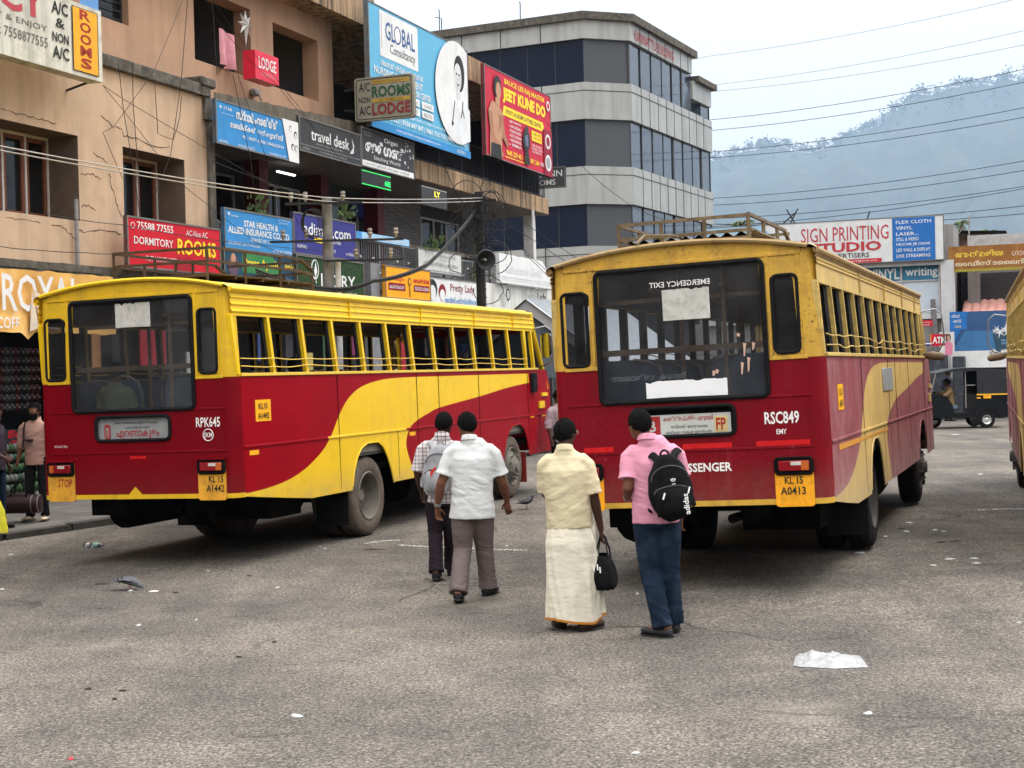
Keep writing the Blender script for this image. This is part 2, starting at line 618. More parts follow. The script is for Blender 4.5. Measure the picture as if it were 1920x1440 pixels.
LIV1 = dict(
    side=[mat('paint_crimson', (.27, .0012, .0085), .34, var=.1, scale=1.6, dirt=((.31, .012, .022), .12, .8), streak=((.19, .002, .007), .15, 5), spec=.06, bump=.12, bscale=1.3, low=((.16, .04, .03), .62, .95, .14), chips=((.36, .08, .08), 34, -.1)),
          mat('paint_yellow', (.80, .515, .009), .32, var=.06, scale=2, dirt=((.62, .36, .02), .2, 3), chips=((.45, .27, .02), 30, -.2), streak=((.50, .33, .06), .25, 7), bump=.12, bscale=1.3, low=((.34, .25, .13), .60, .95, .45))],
    rear=[mat('paint_crimson_rear_shade', (.165, .001, .006), .42, var=.12, scale=3, dirt=((.14, .004, .010), .25, 4), streak=((.20, .01, .015), .10, 9), spec=.1, bump=.1, bscale=1.5, low=((.12, .035, .028), .76, 1.15, .3), chips=((.26, .06, .06), 34, -.1)),  # darker copies of the side paints, the rear's shade put into the colour
          mat('paint_yellow_rear_shade', (.68, .42, .016), .42, var=.1, scale=3, dirt=((.38, .23, .03), .35, 5), streak=((.36, .22, .03), .4, 9), bump=.1, bscale=1.5)],
    trim=mat('paint_yellow_trim', (.72, .48, .06), .4, var=.1), rack=M_RACK1,
    roof=mat('roof_yellow', (.78, .53, .03), .4, var=.1, dirt=((.45, .3, .06), .3, 2)), edge=mat('roof_edge_yellow', (.78, .52, .02), .4, var=.08))
LIV2 = dict(
    side=[mat('paint_maroon_dusty', (.235, .055, .066), .6, var=.18, scale=2.4, dirt=((.33, .17, .17), .4, 2.6), streak=((.36, .20, .20), .42, 6), bump=.14, bscale=1.4, low=((.34, .21, .19), .65, 1.3, .75), chips=((.12, .03, .035), 20, .7)),
          mat('paint_cream_dusty', (.56, .385, .12), .6, var=.14, scale=2.4, dirt=((.36, .25, .10), .35, 3), streak=((.36, .27, .14), .45, 7), bump=.14, bscale=1.4, low=((.38, .30, .20), .62, 1.25, .6))],
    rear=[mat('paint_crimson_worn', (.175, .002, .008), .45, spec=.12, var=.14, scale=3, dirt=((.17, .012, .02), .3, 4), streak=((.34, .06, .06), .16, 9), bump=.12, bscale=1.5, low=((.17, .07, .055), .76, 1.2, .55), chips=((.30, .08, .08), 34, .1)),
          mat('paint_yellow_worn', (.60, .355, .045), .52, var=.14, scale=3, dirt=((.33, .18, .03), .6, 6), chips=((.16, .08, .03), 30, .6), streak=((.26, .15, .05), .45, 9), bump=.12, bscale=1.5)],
    trim=mat('paint_cream_trim', (.60, .43, .13), .55, var=.2, dirt=((.22, .13, .05), .5, 9)), rack=M_RACK2,
    roof=mat('roof_dusty', (.40, .30, .16), .7, var=.2, dirt=((.2, .13, .06), .5, 4)), edge=mat('roof_edge_rusty', (.42, .29, .13), .65, var=.3, scale=7, dirt=((.14, .075, .03), .6, 7)))

SKIRT = [(.13, .77), (.98, .68), (1.6, .62), (2.70, .62)]
ARCH1 = [(2.64, .3), (2.66, .66), (2.73, .87), (2.83, 1.02), (2.95, 1.12), (3.12, 1.175), (3.43, 1.175), (3.58, 1.11), (3.70, .98), (3.80, .80), (3.87, .62), (3.88, .3)]
ARCH2 = [(8.02, .3), (8.03, .78), (8.14, .96), (8.31, 1.10), (8.50, 1.165), (8.80, 1.175), (8.97, 1.10), (9.10, .95), (9.17, .78), (9.19, .3)]
SW = crom([(.05, .80), (.49, .815), (.94, .855), (1.33, .93), (1.69, 1.05), (1.98, 1.19), (2.17, 1.34), (2.40, 1.57), (2.65, 1.75), (3.0, 1.88), (3.51, 1.955), (4.2, 1.985), (6, 1.99), (9.3, 1.99)]) \
    + crom([(9.33, 1.84), (8.23, 1.77), (7.1, 1.67), (5.53, 1.55), (5.09, 1.48), (4.78, 1.42), (4.51, 1.34), (4.36, 1.23), (4.30, 1.1), (4.34, .98), (4.43, .83), (4.62, .55)]) + [(4.62, .2), (.05, .2)]
SW = [(p[0], p[1]) for p in SW]

def roof_z(x):
    return ZC + .06 + .13 * (1 - (abs(x) / 1.2) ** 2.2)

def wheel(root, sx, ax, dual, tyre, rim, deep):
    r, wd = .505, .27
    xo = 1.19
    M = Matrix.Translation((sx * xo, ax, r)) @ Matrix.Rotation(sx * pi / 2, 4, 'Y')
    wb = MB()
    tp = [(.30, -.01), (.315, .0), (.36, .012), (.42, .006), (.455, -.004), (.462, -.006), (.485, -.02), (r, -.05), (r, -.12), (r - .012, -.125), (r - .012, -.145), (r, -.15), (r, -wd + .04), (.47, -wd + .01), (.3, -wd)]
    wb.lathe(tp, 40, M)
    t = part('wheel', wb, tyre, root)
    rb = MB()
    if deep:
        rb.lathe([(.31, .0), (.30, .012), (.285, .006), (.27, -.05), (.255, -.17), (.15, -.185), (.14, -.15), (.08, -.14), (.07, -.10), (.0, -.095)], 30, M)
    else:
        rb.lathe([(.31, .0), (.30, .012), (.285, .002), (.27, -.03), (.24, -.015), (.15, .05), (.14, .07), (.09, .075), (.08, .11), (0, .115)], 30, M)
    for k in range(10):
        a = 2 * pi * k / 10
        q = .18 if deep else .2
        h = -.18 if deep else .03
        rb.tube([M @ Vector((q * cos(a), q * sin(a), h)), M @ Vector((q * cos(a), q * sin(a), h + .045))], .016, 6)
    part('rim', rb, rim, t)
    if dual:
        wb = MB()
        M2 = Matrix.Translation((sx * (xo - .31), ax, r)) @ Matrix.Rotation(sx * pi / 2, 4, 'Y')
        wb.lathe(tp, 40, M2)
        part('wheel', wb, tyre, root)

def seal(root, name, lp, r, m):
    b = MB()
    b.tube([(x, -.006, z) for x, z in lp], r, 6, closed=True)
    return part(name, b, m, root)

def make_bus(name, label, ps, L, bus2, txts):
    root = thing(name, label, 'bus', pose(ps), (0, 0, 0), 'red and yellow buses in the bus stand')
    sidem, rearm, trim = L['side'], L['rear'], L['trim']
    YF = 9.72
    # --- side panels with livery
    out = SKIRT + [(4.4, .63), (7.9, .645), (9.2, .65), (10.38, .66), (10.40, 1.78), (10.24, ZB), (.13, ZB)]
    for sx in (1, -1):
        b = MB()
        def cls(y, z):
            if not pip(y, z, out) or pip(y, z, ARCH1) or pip(y, z, ARCH2): return None
            return 1 if pip(y, z, SW) else 0
        b.cdt([out, ARCH1, ARCH2, SW], [], cls, lambda y, z: (sx * BW(z), y, z))
        p = part('side_panel', b, sidem, root)
        # seams and mouldings on the panel
        g = MB()
        def strip(y0, y1, z, h, d):
            g.box(sx * BW(z), sx * (BW(z) + d), y0, y1, z - h / 2, z + h / 2, 0, None, .004)
        for y, z0, z1 in ((2.36, .66, 2.03), (4.72, .66, 2.03), (5.48, .66, 2.03), (7.03, .66, 2.03), (9.24, .68, 2.03), (4.05, .66, 1.28), (9.78, .68, 1.28)):
            sb = MB()
            sb.box(sx * BW(1.3), sx * (BW(1.3) + .0035), y - .006, y + .006, z0, z1)
            part('panel_seam', sb, M_CHASSIS, p)
        for y0, y1, mm in ((.14, 2.05, 0), (2.05, 4.31, 1), (4.31, 10.38, 0)):
            g = MB()
            strip(y0, y1, 1.295, .028, .012)
            part('moulding', g, sidem[mm], p)
        g = MB()
        strip(.13, 9.8, 2.066, .034, .018)
        part('belt_rail', g, trim, root)
        # arch lips
        for A in (ARCH1, ARCH2):
            g = MB()
            g.tube([(sx * (BW(z) - .002), y, z) for y, z in A[1:-1]], .011, 6)
            part('arch_lip', g, sidem[1] if A is ARCH1 else sidem[0], root)
        # ribbed cornice under the roof edge
        g = MB()
        prof = [(0, ZH)]
        for k in (range(3) if not bus2 else (1.7, 2.15)):
            z = ZH + .03 + k * .075
            prof += [(.004, z), (.016, z + .012), (.016, z + .024), (.003, z + .036)]
        prof += [(0, ZC)]
        for (d0, z0), (d1, z1) in zip(prof, prof[1:]):
            g.poly([(sx * (BW(z0) + d0), .02, z0), (sx * (BW(z0) + d0), YF, z0), (sx * (BW(z1) + d1), YF, z1), (sx * (BW(z1) + d1), .02, z1)])
        for z in (ZH,):
            g.box(sx * (BW(z) - .05), sx * (BW(z) + .002), .02, YF, z - .002, z + .02)
        for y in (2.8, 5.0, 7.0, 8.7):
            g.box(sx * (BW(ZH) - .01), sx * (BW(ZH) + .0185), y, y + .01, ZH + .02, ZC - .02)
        part('cornice', g, sidem[1], root)
        # pillars, each with its own dark sliding frame
        for k in range(13):
            y = .10 + .765 * k
            if sx < 0 and bus2 is None: pass
            wv = .055 if not bus2 else .04
            b = MB()
            lean = -.07
            q = [(y - wv / 2, ZB + .02), (y + wv / 2, ZB + .02), (y + wv / 2 + lean, ZH), (y - wv / 2 + lean, ZH)]
            b.prism(q, lambda a, c, d: (sx * (BW(c) + d), a, c), -.05, .004)
            pp = part('window_pillar', b, trim if bus2 else sidem[1], root)
            b = MB()
            for dy in ((-.05, -.075) if not bus2 else (-.06, -.16)):
                b.prism([(y + dy, ZB + .02), (y + dy - (.03 if not bus2 else .09), ZB + .02), (y + dy - (.03 if not bus2 else .09) + lean, ZH), (y + dy + lean, ZH)], lambda a, c, d: (sx * (BW(c) + d), a, c), -.06, -.03)
            if k: part('sliding_frame', b, M_BLACK, pp)
        # guard rails across the openings
        for z in (2.16, 2.245):
            b = MB()
            path = []
            for i in range(60):
                y = .12 + (9.25 - .12) * i / 59
                am = .010 if not bus2 else .016
                dz = am * noise.noise((y * 1.3, z * 9, 5 if bus2 else 1)) * 2 - .012 * abs(sin((y - .1) / .765 * pi))
                if bus2 and z > 2.2 and 3.6 < y < 4.3: dz -= .05 * sin((y - 3.6) / .7 * pi)
                path.append((sx * (BW(z) + .022), y, z + dz - .0))
            b.tube(path, .0062, 6)
            part('guard_rail', b, trim, root)
        # rear corner post
        b = MB()
        cz = [(.77, 1), (.815, 0), (ZB, 0), (ZB, 1), (ZC, 1)] if not bus2 else [(.77, 1), (.815, 0), (ZB, 0), (ZB, 1), (ZC, 1)]
        lev = [(.765, .815, 1), (.815, ZB, 0), (ZB, ZC + .04, 1)]
        for z0, z1, mm in lev:
            n_ = 6
            for i in range(n_):
                a0, a1 = pi / 2 * i / n_, pi / 2 * (i + 1) / n_
                f = lambda a, z: (sx * (BW(z) - .11 * (1 - sin(a))), .13 * (1 - cos(a)), z)
                b.add([f(a0, z0), f(a1, z0), f(a1, z1), f(a0, z1)], [(0, 1, 2, 3)], mm, True)
        part('corner_post', b, rearm, root)
        # front corner
        b = MB()
        b.prism([(9.24, ZB), (9.30, ZB), (9.30, ZH), (9.24, ZH)], lambda a, c, d: (sx * (BW(c) + d), a, c), -.05, .004)
        b.prism([(9.62, ZB), (9.68, ZB), (9.62, ZH), (9.56, ZH)], lambda a, c, d: (sx * (BW(c) + d), a, c), -.05, .004)
        b.tube([(sx * 1.22, 10.3, 1.72), (sx * 1.20, 10.16, 2.1), (sx * 1.19, 9.80, 2.72), (sx * 1.18, 9.72, 3.0)], .045, 8)
        part('front_pillar', b, sidem[1], root)
        b = MB()
        for y in (AX1 - .62,):
            b.box(sx * .78, sx * 1.22, y - .03, y, .2, .72)
        part('mud_flap', b, M_BLACK, root)
        b = MB()
        b.box(sx * .85, sx * 1.2, AX2 + .62, AX2 + .65, .2, .7)
        part('mud_flap', b, M_BLACK if bus2 else mat('flap_red', (.22, .02, .015), .7), root)
    # --- rear wall
    XR = BW(1) - .11
    zr0 = .765
    topl = [(XR - .01 - (2 * XR - .02) * i / 16, 0) for i in range(17)]
    topl = [(x, roof_z(x) - .02) for x, _ in topl]
    rear = [(-XR, zr0), (XR, zr0), (XR, ZC)] + topl + [(-XR, ZC)]
    W1 = rrect(-.785, .755, 1.73, 2.93, .05)
    W2 = rrect(.835, 1.055, 2.10, 2.78, .05)
    W3 = rrect(-1.125, -.885, 2.085, 2.76, .05)
    D = rrect(-.505, .44, 1.405, 1.665, .06)
    notch = [(-.115, .815), (-.03, .90), (.055, .815)] if not bus2 else [(-.06, .815), (.0, .815), (.06, .815)]
    ST_ = [(-XR - .1, .2), (XR + .1, .2), (XR + .1, .815), notch[2], notch[1], notch[0], (-XR - .1, .815)]
    def cls(x, z):
        if not pip(x, z, rear): return None
        for h in (W1, W2, W3, D):
            if pip(x, z, h): return None
        if z > ZB: return 1
        return 1 if pip(x, z, ST_) else 0
    b = MB()
    b.cdt([rear, W1, W2, W3, D, ST_], [[(-XR - .2, ZB), (XR + .2, ZB)]], cls, lambda x, z: (x * (BW(z) - .11) / XR, 0, z))
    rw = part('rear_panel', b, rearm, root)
    b = MB()
    for x0, x1, z in ((-1.10, 1.10, ZC + .006), (-1.12, -.80, ZB + .005), (.78, 1.12, ZB + .005)):
        b.box(x0, x1, -.012, .002, z - .018, z + .018, 0, None, .004)
    for x in (-1.105, -.835, .80, 1.07):
        b.box(x - .016, x + .016, -.010, .002, ZB + .023, ZC - .012, 0, None, .004)
    if bus2:
        for x in (-1.105, -.835, .80, 1.07):
            for k in range(11):
                b.ball((x, -.0095, 2.12 + k * .085), .007, 0, 6, 4)
        for k in range(24):
            b.ball((-1.08 + k * .094, -.0115, ZC + .006), .007, 0, 6, 4)
    part('moulding', b, rearm[1], rw)
    b = MB()
    for z in (1.72, 1.27):
        b.box(-1.13, 1.13, -.008, .002, z - .011, z + .011, 0, None, .003)
    for x in (-1.115, 1.10):
        b.box(x - .006, x + .006, -.005, .002, 1.29, 1.70)
    part('moulding', b, rearm[0], rw)
    # rear windows and their rubber seals
    for lp, nm in ((W1, 'rear_window'), (W2, 'quarter_window'), (W3, 'quarter_window')):
        b = MB()
        b.add([(x, .012, z) for x, z in lp], [range(len(lp))])
        gw = part(nm, b, G_REAR if nm == 'rear_window' else G_PANE, root)
        seal(gw, 'window_seal', lp, .024 if nm == 'rear_window' else .017, M_BLACK)
    # destination box
    b = MB()
    b.box(-.53, .465, .03, .05, 1.39, 1.68)
    db = part('destination_box', b, M_BOARD_D if not bus2 else M_CHASSIS, root)
    seal(db, 'window_seal', D, .02, M_BLACK)
    # roof
    b = MB()
    secs = []
    prof = [(-1.222, ZC - .03), (-1.25, ZC), (-1.247, ZC + .045), (-1.2, roof_z(1.2) + .012)] + [(x / 10, roof_z(x / 10)) for x in range(-11, 12, 2)] + [(1.2, roof_z(1.2) + .012), (1.247, ZC + .045), (1.25, ZC), (1.222, ZC - .03)]
    ys = [-.035, 0, .3, 2, 4, 6, 8, 9.4, 9.75, 9.86]
    sc = [1, 1, 1, 1, 1, 1, 1, 1, .98, .93]
    dz = [-.01, 0, 0, 0, 0, 0, 0, 0, -.04, -.14]
    b.grid(lambda u, v: Vector((prof[round(v * (len(prof) - 1))][0] * sc[round(u * 9)], ys[round(u * 9)], prof[round(v * (len(prof) - 1))][1] + dz[round(u * 9)])), 9, len(prof) - 1)
    rf = part('roof', b, L['roof'], root)
    for sx in (1, -1):
        b = MB()
        b.tube([(sx * 1.236, y, ZC + .018 + .004 * noise.noise((y * 2, 3, 1))) for y in [i * .3 for i in range(33)]], .03, 8)
        part('gutter', b, L['edge'], rf)
    b = MB()
    b.tube([(x / 12, -.03, roof_z(x / 12) - .012) for x in range(-14, 15)], .022, 6)
    part('gutter', b, L['edge'], rf)
    # roof rack
    b = MB()
    if not bus2:
        y0, y1, x0, x1, zt, zm = .8, 3.3, -.76, .34, 3.53, 3.38
    else:
        y0, y1, x0, x1, zt, zm = .8, 3.0, -.77, .36, 3.44, 3.30
    x1b = x1 + .14
    zb_ = 3.20
    bx = lambda p, q, t: b.tube([p, q], t, 4, smooth=False, up=(0, .7, .7) if abs(p[1] - q[1]) < .01 else (.7, 0, .7))
    for z in (zt, zm):
        for yy in (y0, y1):
            bx((x0, yy, z), (x1b, yy, z - .01), .021)
        for xx in (x0, x1b):
            bx((xx, y0, z), (xx, y1 - .3, z), .021)
            bx((xx, y1 - .3, z), (xx, y1, z - (.12 if z == zt else .03)), .024)
    for xx in (x0, x1b):
        for k in range(4):
            yy = y0 + (y1 - y0) * k / 3
            bx((xx, yy, zb_ - .05), (xx, yy, zt - (.1 if k == 3 else 0)), .02)
    for k in (1, 2):
        xx = x0 + (x1b - x0) * k / 3
        for yy in (y0, y1):
            bx((xx, yy, zb_), (xx, yy, zt if bus2 else zm), .02)
    for k in range(5):
        yy = y0 + (y1 - y0) * k / 4
        bx((x0, yy, zb_ + .015), (x1b, yy, zb_ + .015), .024)
    b.box(x0, x1b, y0 + .05, y1 - .05, zb_ + .03, zb_ + .045)
    if bus2:
        b.grid(lambda u, v: Vector((x0 + .05 + 1.3 * u, y0 + .1 + 1.6 * v, zb_ + .07 + .02 * sin(u * 60))), 60, 2)
        b.tube([(-.15, 1.0, 3.27), (-.2, .6, 3.28), (-.32, .1, 3.25), (-.36, -.06, 3.16)], .012, 6)
    part('roof_rack', b, L['rack'], root)
    # lamps and number plates low on the rear wall
    for sx in (-1, 1):
        xa, xb = (-1.16, -.81) if sx < 0 else (.77, 1.11)
        b = MB()
        b.prism(rrect(xa, xb, .745, 1.175, .03), lambda x, z, d: (x, d, z), -.012, .004)
        pl_ = part('plate_panel', b, M_PLATE if bus2 else M_PLATE_D, root)
        b = MB()
        b.box(xa + .02, xb - .01, -.03, -.012, 1.045, 1.165, 0, None, .006)
        b.tube([(x, -.02, z) for x, z in rrect(xa + .01, xb - .005, 1.035, 1.172, .03)], .014, 6, closed=True)
        lh = part('tail_lamp', b, M_CHASSIS, root)
        b = MB()
        b.box(xa + .04, xb - .03, -.045, -.031, 1.06, 1.15, 0, None, .008)
        part('lamp_lens', b, M_LAMP, lh)
        b = MB()
        mid = (xa + xb) / 2
        b.box(mid - .02, mid + .07, -.047, -.0455, 1.11, 1.142)
        part('lamp_lens', b, M_LAMPW, lh)
        b = MB()
        b.box(xb - .10 if sx > 0 else xa + .045, xb - .035 if sx > 0 else xa + .10, -.047, -.0455, 1.066, 1.144)
        part('lamp_lens', b, M_LAMPO, lh)
        if not bus2:
            b = MB()
            b.box(xa - .005, xb + .01, -.04, .002, 1.178, 1.20)
            part('lamp_hood', b, rearm[0], lh)
    for x0, x1 in ((-.08, .12),) if not bus2 else ((-.05, .40), (.62, 1.10), (-.98, -.70)):
        b = MB()
        b.box(x0, x1, -.004, 0, 1.20 if not bus2 else 1.285, 1.23 if not bus2 else 1.33)
        part('reflector', b, M_REFL, rw)
    # front wall
    b = MB()
    b.box(-1.2, 1.2, 10.36, 10.40, .66, 1.72)
    b.poly([(-1.2, 10.38, 1.72), (1.2, 10.38, 1.72), (1.17, 10.26, 1.95), (-1.17, 10.26, 1.95)])
    b.poly([(-1.17, 9.82, 2.68), (1.17, 9.82, 2.68), (1.15, 9.74, 3.04), (-1.15, 9.74, 3.04)])
    part('front_panel', b, sidem[0], root)
    b = MB()
    b.poly([(-1.17, 10.26, 1.95), (1.17, 10.26, 1.95), (1.17, 9.82, 2.68), (-1.17, 9.82, 2.68)])
    part('windscreen', b, G_PANE, root)
    # mirrors at the front
    for sx in (1, -1):
        b = MB()
        b.tube([(sx * 1.2, 9.75, 2.74), (sx * 1.42, 9.80, 2.78), (sx * 1.52, 9.82, 2.70), (sx * 1.54, 9.85, 2.3), (sx * 1.46, 9.86, 2.16), (sx * 1.2, 10.1, 2.1)], .013, 6)
        mr = part('mirror_arm', b, M_STEEL, root)
        if bus2:
            c = MB()
            c.tube([(sx * 1.26, 9.6, 2.09), (sx * 1.3, 9.55, 2.09), (sx * 1.36, 9.5, 2.08), (sx * 1.52, 9.45, 2.06), (sx * 1.56, 9.44, 2.055)], [.03, .05, .065, .06, .03], 10)
            part('indicator_lamp', c, mat('lamp_body_brown', (.20, .14, .09), .7, var=.3), root)
        if bus2: continue
        b = MB()
        b.prism(rrect(sx * 1.40 - .09, sx * 1.40 + .09, 2.25, 2.66, .05), lambda x, z, d: (x, d, z), 9.84, 9.88)
        part('mirror', b, M_MIRROR, mr)
        if False:
            b = MB()
            b.tube([(sx * 1.26, 9.6, 2.09), (sx * 1.3, 9.55, 2.09), (sx * 1.36, 9.5, 2.08), (sx * 1.52, 9.45, 2.06), (sx * 1.56, 9.44, 2.055)], [.03, .05, .065, .06, .03], 10)
            part('indicator_lamp', b, mat('lamp_body_brown', (.20, .14, .09), .7, var=.3), root)
        else:
            b = MB()
            b.prism(rrect(9.38, 9.60, 1.68, 2.0, .03), lambda y, z, d: (sx * (1.262 + d), y, z), .0, .05)
            mm = part('door_mirror', b, M_BLACK, root)
            b = MB()
            b.prism(rrect(9.395, 9.585, 1.695, 1.985, .025), lambda y, z, d: (sx * (1.312 + d), y, z), .001, .003)
            part('mirror', b, M_MIRROR, mm)
    # corner lamp at the front (amber over red), and yellow patches
    b = MB()
    b.box(1.25, 1.285, 9.76, 10.02, 1.40, 1.52)
    b.box(1.25, 1.285, 9.92, 10.2, 1.60, 1.66)
    part('paint_patch', b, sidem[1], root)
    # chassis
    b = MB()
    b.box(-1.15, 1.15, .15, 10.3, .83, .90)  # black underbody floor, its colour standing in for shade under the bus
    for x in (-.45, .45):
        b.box(x - .05, x + .05, .3, 10.1, .58, .83)
    for ax in (AX1, AX2):
        b.tube([(-.95, ax, .5), (.95, ax, .5)], .08, 10)
    b.ball((0, AX1, .5), (.24, .26, .24))
    b.tube([(0, 3.3, .52), (0, 7.5, .6)], .05, 8)
    b.tube([(.72, 5.0, .52), (.72, 6.6, .52)], .27, 14)
    b.tube([(-.75, .8, .58), (-.75, 1.9, .58)], .22, 14)
    b.box(-1.1, -.5, 4.4, 6.0, .35, .83)
    b.box(.2, .95, 1.2, 1.9, .42, .83)
    b.box(-.9, -.35, .4, .8, .55, .83)
    b.tube([(.3, .3, .62), (.3, 1.0, .6), (.35, 2.5, .55)], .045, 8)
    for sx in (-1, 1):
        for k in range(4):
            b.box(sx * .62 - .04, sx * .62 + .04, AX1 - .7 + .08 * k, AX1 + .7 - .08 * k, .62 - .02 * k, .635 - .02 * k)
    for ax in (AX1, AX2):
        for sx in (-1, 1):
            b.box(sx * .62, sx * 1.2, ax - .6, ax + .6, 1.19, 1.21)
            b.box(sx * .60, sx * .62, ax - .6, ax + .6, .8, 1.2)
    part('chassis', b, M_CHASSIS, root)
    for sx in (-1, 1):
        wheel(root, sx, AX1, True, M_TYRE_D if bus2 else M_TYRE, M_RIM_D if bus2 else M_RIM, True)
        wheel(root, sx, AX2, False, M_TYRE_D if bus2 else M_TYRE, M_RIM_D if bus2 else M_RIM, False)
    # inside
    b = MB()
    b.box(-1.2, 1.2, .05, 10.2, 1.02, 1.06)
    part('floor', b, M_FLOOR, root)
    b = MB()
    b.grid(lambda u, v: Vector((-1.18 + 2.36 * u, .05 + 9.6 * v, roof_z(-1.18 + 2.36 * u) - .06)), 12, 2)
    for sx in (-1, 1):
        b.poly([(sx * 1.2, .05, 1.06), (sx * 1.2, 9.6, 1.06), (sx * 1.22, 9.6, 2.03), (sx * 1.22, .05, 2.03)])
        b.poly([(sx * 1.17, .05, 2.72), (sx * 1.17, 9.6, 2.72), (sx * 1.15, 9.6, 3.05), (sx * 1.15, .05, 3.05)])
    part('lining', b, M_LINING, root)
    b = MB()
    for x in (-.3, .35):
        b.tube([(x, .1, 2.75), (x, 9.2, 2.75)], .018, 6)
    for x, yy in ((-.12, .5), (.35, .2), (-.12, 3), (.35, 5), (-.12, 7)):
        b.tube([(x, yy, 1.06), (x, yy, 2.98)], .02, 6)
    b.box(-.79, .76, .07, .10, 2.16, 2.215)
    b.box(-.79, .76, .25, .27, 2.64, 2.68)
    part('handrail', b, M_BAR, root)
    proto = None
    for r_ in range(11):
        for xa, xb in ((-1.14, -.28), (.12, 1.14)):
            y = .42 + r_ * .78
            if not bus2 and r_ == 0 and xa < 0: y = .62
            b = MB()
            lp = rrect(xa + .02, xb - .02, 1.42, 2.12 - (.0 if bus2 else .05), .12)
            b.prism(lp, lambda x, z, d: (x, y + d + (z - 1.42) * -.12, z), .0, .07)
            b.box(xa, xb, y + .02, y + .45, 1.38, 1.47, 0, None, .03)
            b.box(xa + .1, xb - .1, y + .1, y + .3, 1.06, 1.38)
            st = part('seat', b, M_SEAT, root)
            b = MB()
            xe = xb if xa < 0 else xa
            dx = -.28 if xa < 0 else .28
            b.tube([(xe + .01 * (1 if xa < 0 else -1), y - .03, 1.45), (xe, y - .06, 1.9), (xe + dx * .12, y - .085, 2.04), (xe + dx * .5, y - .09, 2.10), (xe + dx, y - .09, 2.12)], .016, 6)
            part('grab_handle', b, mat('grab_steel', (.30, .27, .22), .4, .5, var=.2), st)
    return root

RP = lambda x, z, d=-.0035: plane_m((x, d, z), (1, 0, 0), (0, 0, 1))      # rear wall plane
def SP(y, z, d=.0045):
    x = BW(z) + d
    return plane_m((x, y, z), (0, 1, 0), (0, 0, 1))

b1 = make_bus('bus', 'bright red and yellow bus with a dusty tan rear wheel, parked along the shop row', BUS1, LIV1, None, 0)
b2 = make_bus('bus', 'worn red bus with dull cream stripe and torn white strip in its rear window', BUS2, LIV2, True, 0)
b3 = make_bus('bus', 'dusty faded bus cut off by the right edge, showing only its side', BUS3, LIV2, True, 0)

def kid(root, nm):
    return [c for c in root.children if c.name.split('.')[0] == nm]
rw1, rw2 = kid(b1, 'rear_panel')[0], kid(b2, 'rear_panel')[0]
I = RP(0, 0)
txt(rw1, I, "RPK645", .765, 1.525, .295, .105, M_LWHITE, .015)
txt(rw1, I, "EKM", .865, 1.415, .09, .05, M_LWHITE, .01)
b = MB()
b.tube([(.91 + .062 * cos(t * pi / 12), -.004, 1.44 + .062 * sin(t * pi / 12)) for t in range(24)], .005, 5, closed=True)
part('painted_ring', b, M_LWHITE, rw1)
txt(rw1, I, "KO.LD 3Dy", -1.06, 1.335, .17, .03, M_LWHITE)
pp1 = kid(b1, 'plate_panel')
txt(pp1[0], RP(0, 0, -.016), "STOP", -1.03, .905, .19, .09, M_LRED, .01, shear=.15)
txt(pp1[1], RP(0, 0, -.016), "KL 15", .90, .935, .18, .07, M_LBLACK, .012, shear=.1)
txt(pp1[1], RP(0, 0, -.016), "A1442", .865, .835, .22, .075, M_LBLACK, .012, shear=.1)
db1, db2 = kid(b1, 'destination_box')[0], kid(b2, 'destination_box')[0]
J = RP(0, 0, .026)
txt(db1, J, "\u0d0e\u0d31\u0d23\u0d3e\u0d15\u0d41\u0d33\u0d02", -.27, 1.42, .55, .09, M_LRED, .01)
txt(db1, J, "\u0d15\u0d4b\u0d24\u0d2e\u0d02\u0d17\u0d32\u0d02 \u0d2e\u0d42\u0d35\u0d3e\u0d31\u0d4d\u0d31\u0d41\u0d2a\u0d41\u0d34", -.28, 1.575, .54, .04, M_LBLACK)
txt(db1, J, "\u0d2a\u0d46\u0d30\u0d41\u0d2e\u0d4d\u0d2a\u0d3e\u0d35\u0d42\u0d30\u0d4d", -.16, 1.525, .33, .035, M_LBLACK)
b = MB()
b.prism(rrect(-.42, -.34, 1.42, 1.58, .035), lambda x, z, d: (x, d, z), .022, .028)
part('route_badge', b, M_LRED, db1)
txt(db1, RP(0, 0, .0205), "m", -.405, 1.44, .05, .11, M_BOARD_D, .02)
# side number stickers
for sd, root, y0 in ((1, b1, .40), (1, b2, .66)):
    b = MB()
    b.box(BW(1.6), BW(1.6) + .004, y0, y0 + .33, 1.555, 1.79)
    st = part('number_sticker', b, M_STICK, root)
    t1, t2 = ("KL15", "A1442") if root is b1 else ("KL15", "A0413")
    txt(st, SP(0, 0, 0) @ Matrix.Translation((0, 0, .0025)), t1, y0 + .06, 1.69, .19, .065, M_LBLACK, .015)
    txt(st, SP(0, 0, 0) @ Matrix.Translation((0, 0, .0025)), t2, y0 + .04, 1.585, .24, .065, M_LBLACK, .015)
for ys_ in ((.24, 2.0, 4.42, 6.35, 9.32, 9.92),):
    b = MB()
    for y in ys_:
        z = 1.225 if y < 9 else 1.28
        if y == 2.0: continue
        b.box(BW(z), BW(z) + .005, y, y + .19, z - .025, z + .025)
    part('reflector', b, M_STICK, b1)
b = MB()
b.box(BW(1.22), BW(1.22) + .004, .55, 1.95, 1.195, 1.245)
b.box(BW(1.22), BW(1.22) + .004, 1.95, 4.4, 1.205, 1.23)
part('reflector', b, mat('reflector_orange', (.62, .27, .03), .5, var=.2, dirt=((.4, .25, .12), .5, 5)), b2)
b = MB()
b.box(BW(1.8), BW(1.8) + .012, 4.16, 5.15, 1.66, 1.925, 0, None, .004)
part('patch_plate', b, mat('patch_zinc', (.33, .36, .38), .5, .3, var=.15, streak=((.22, .2, .18), .3, 9)), b2)
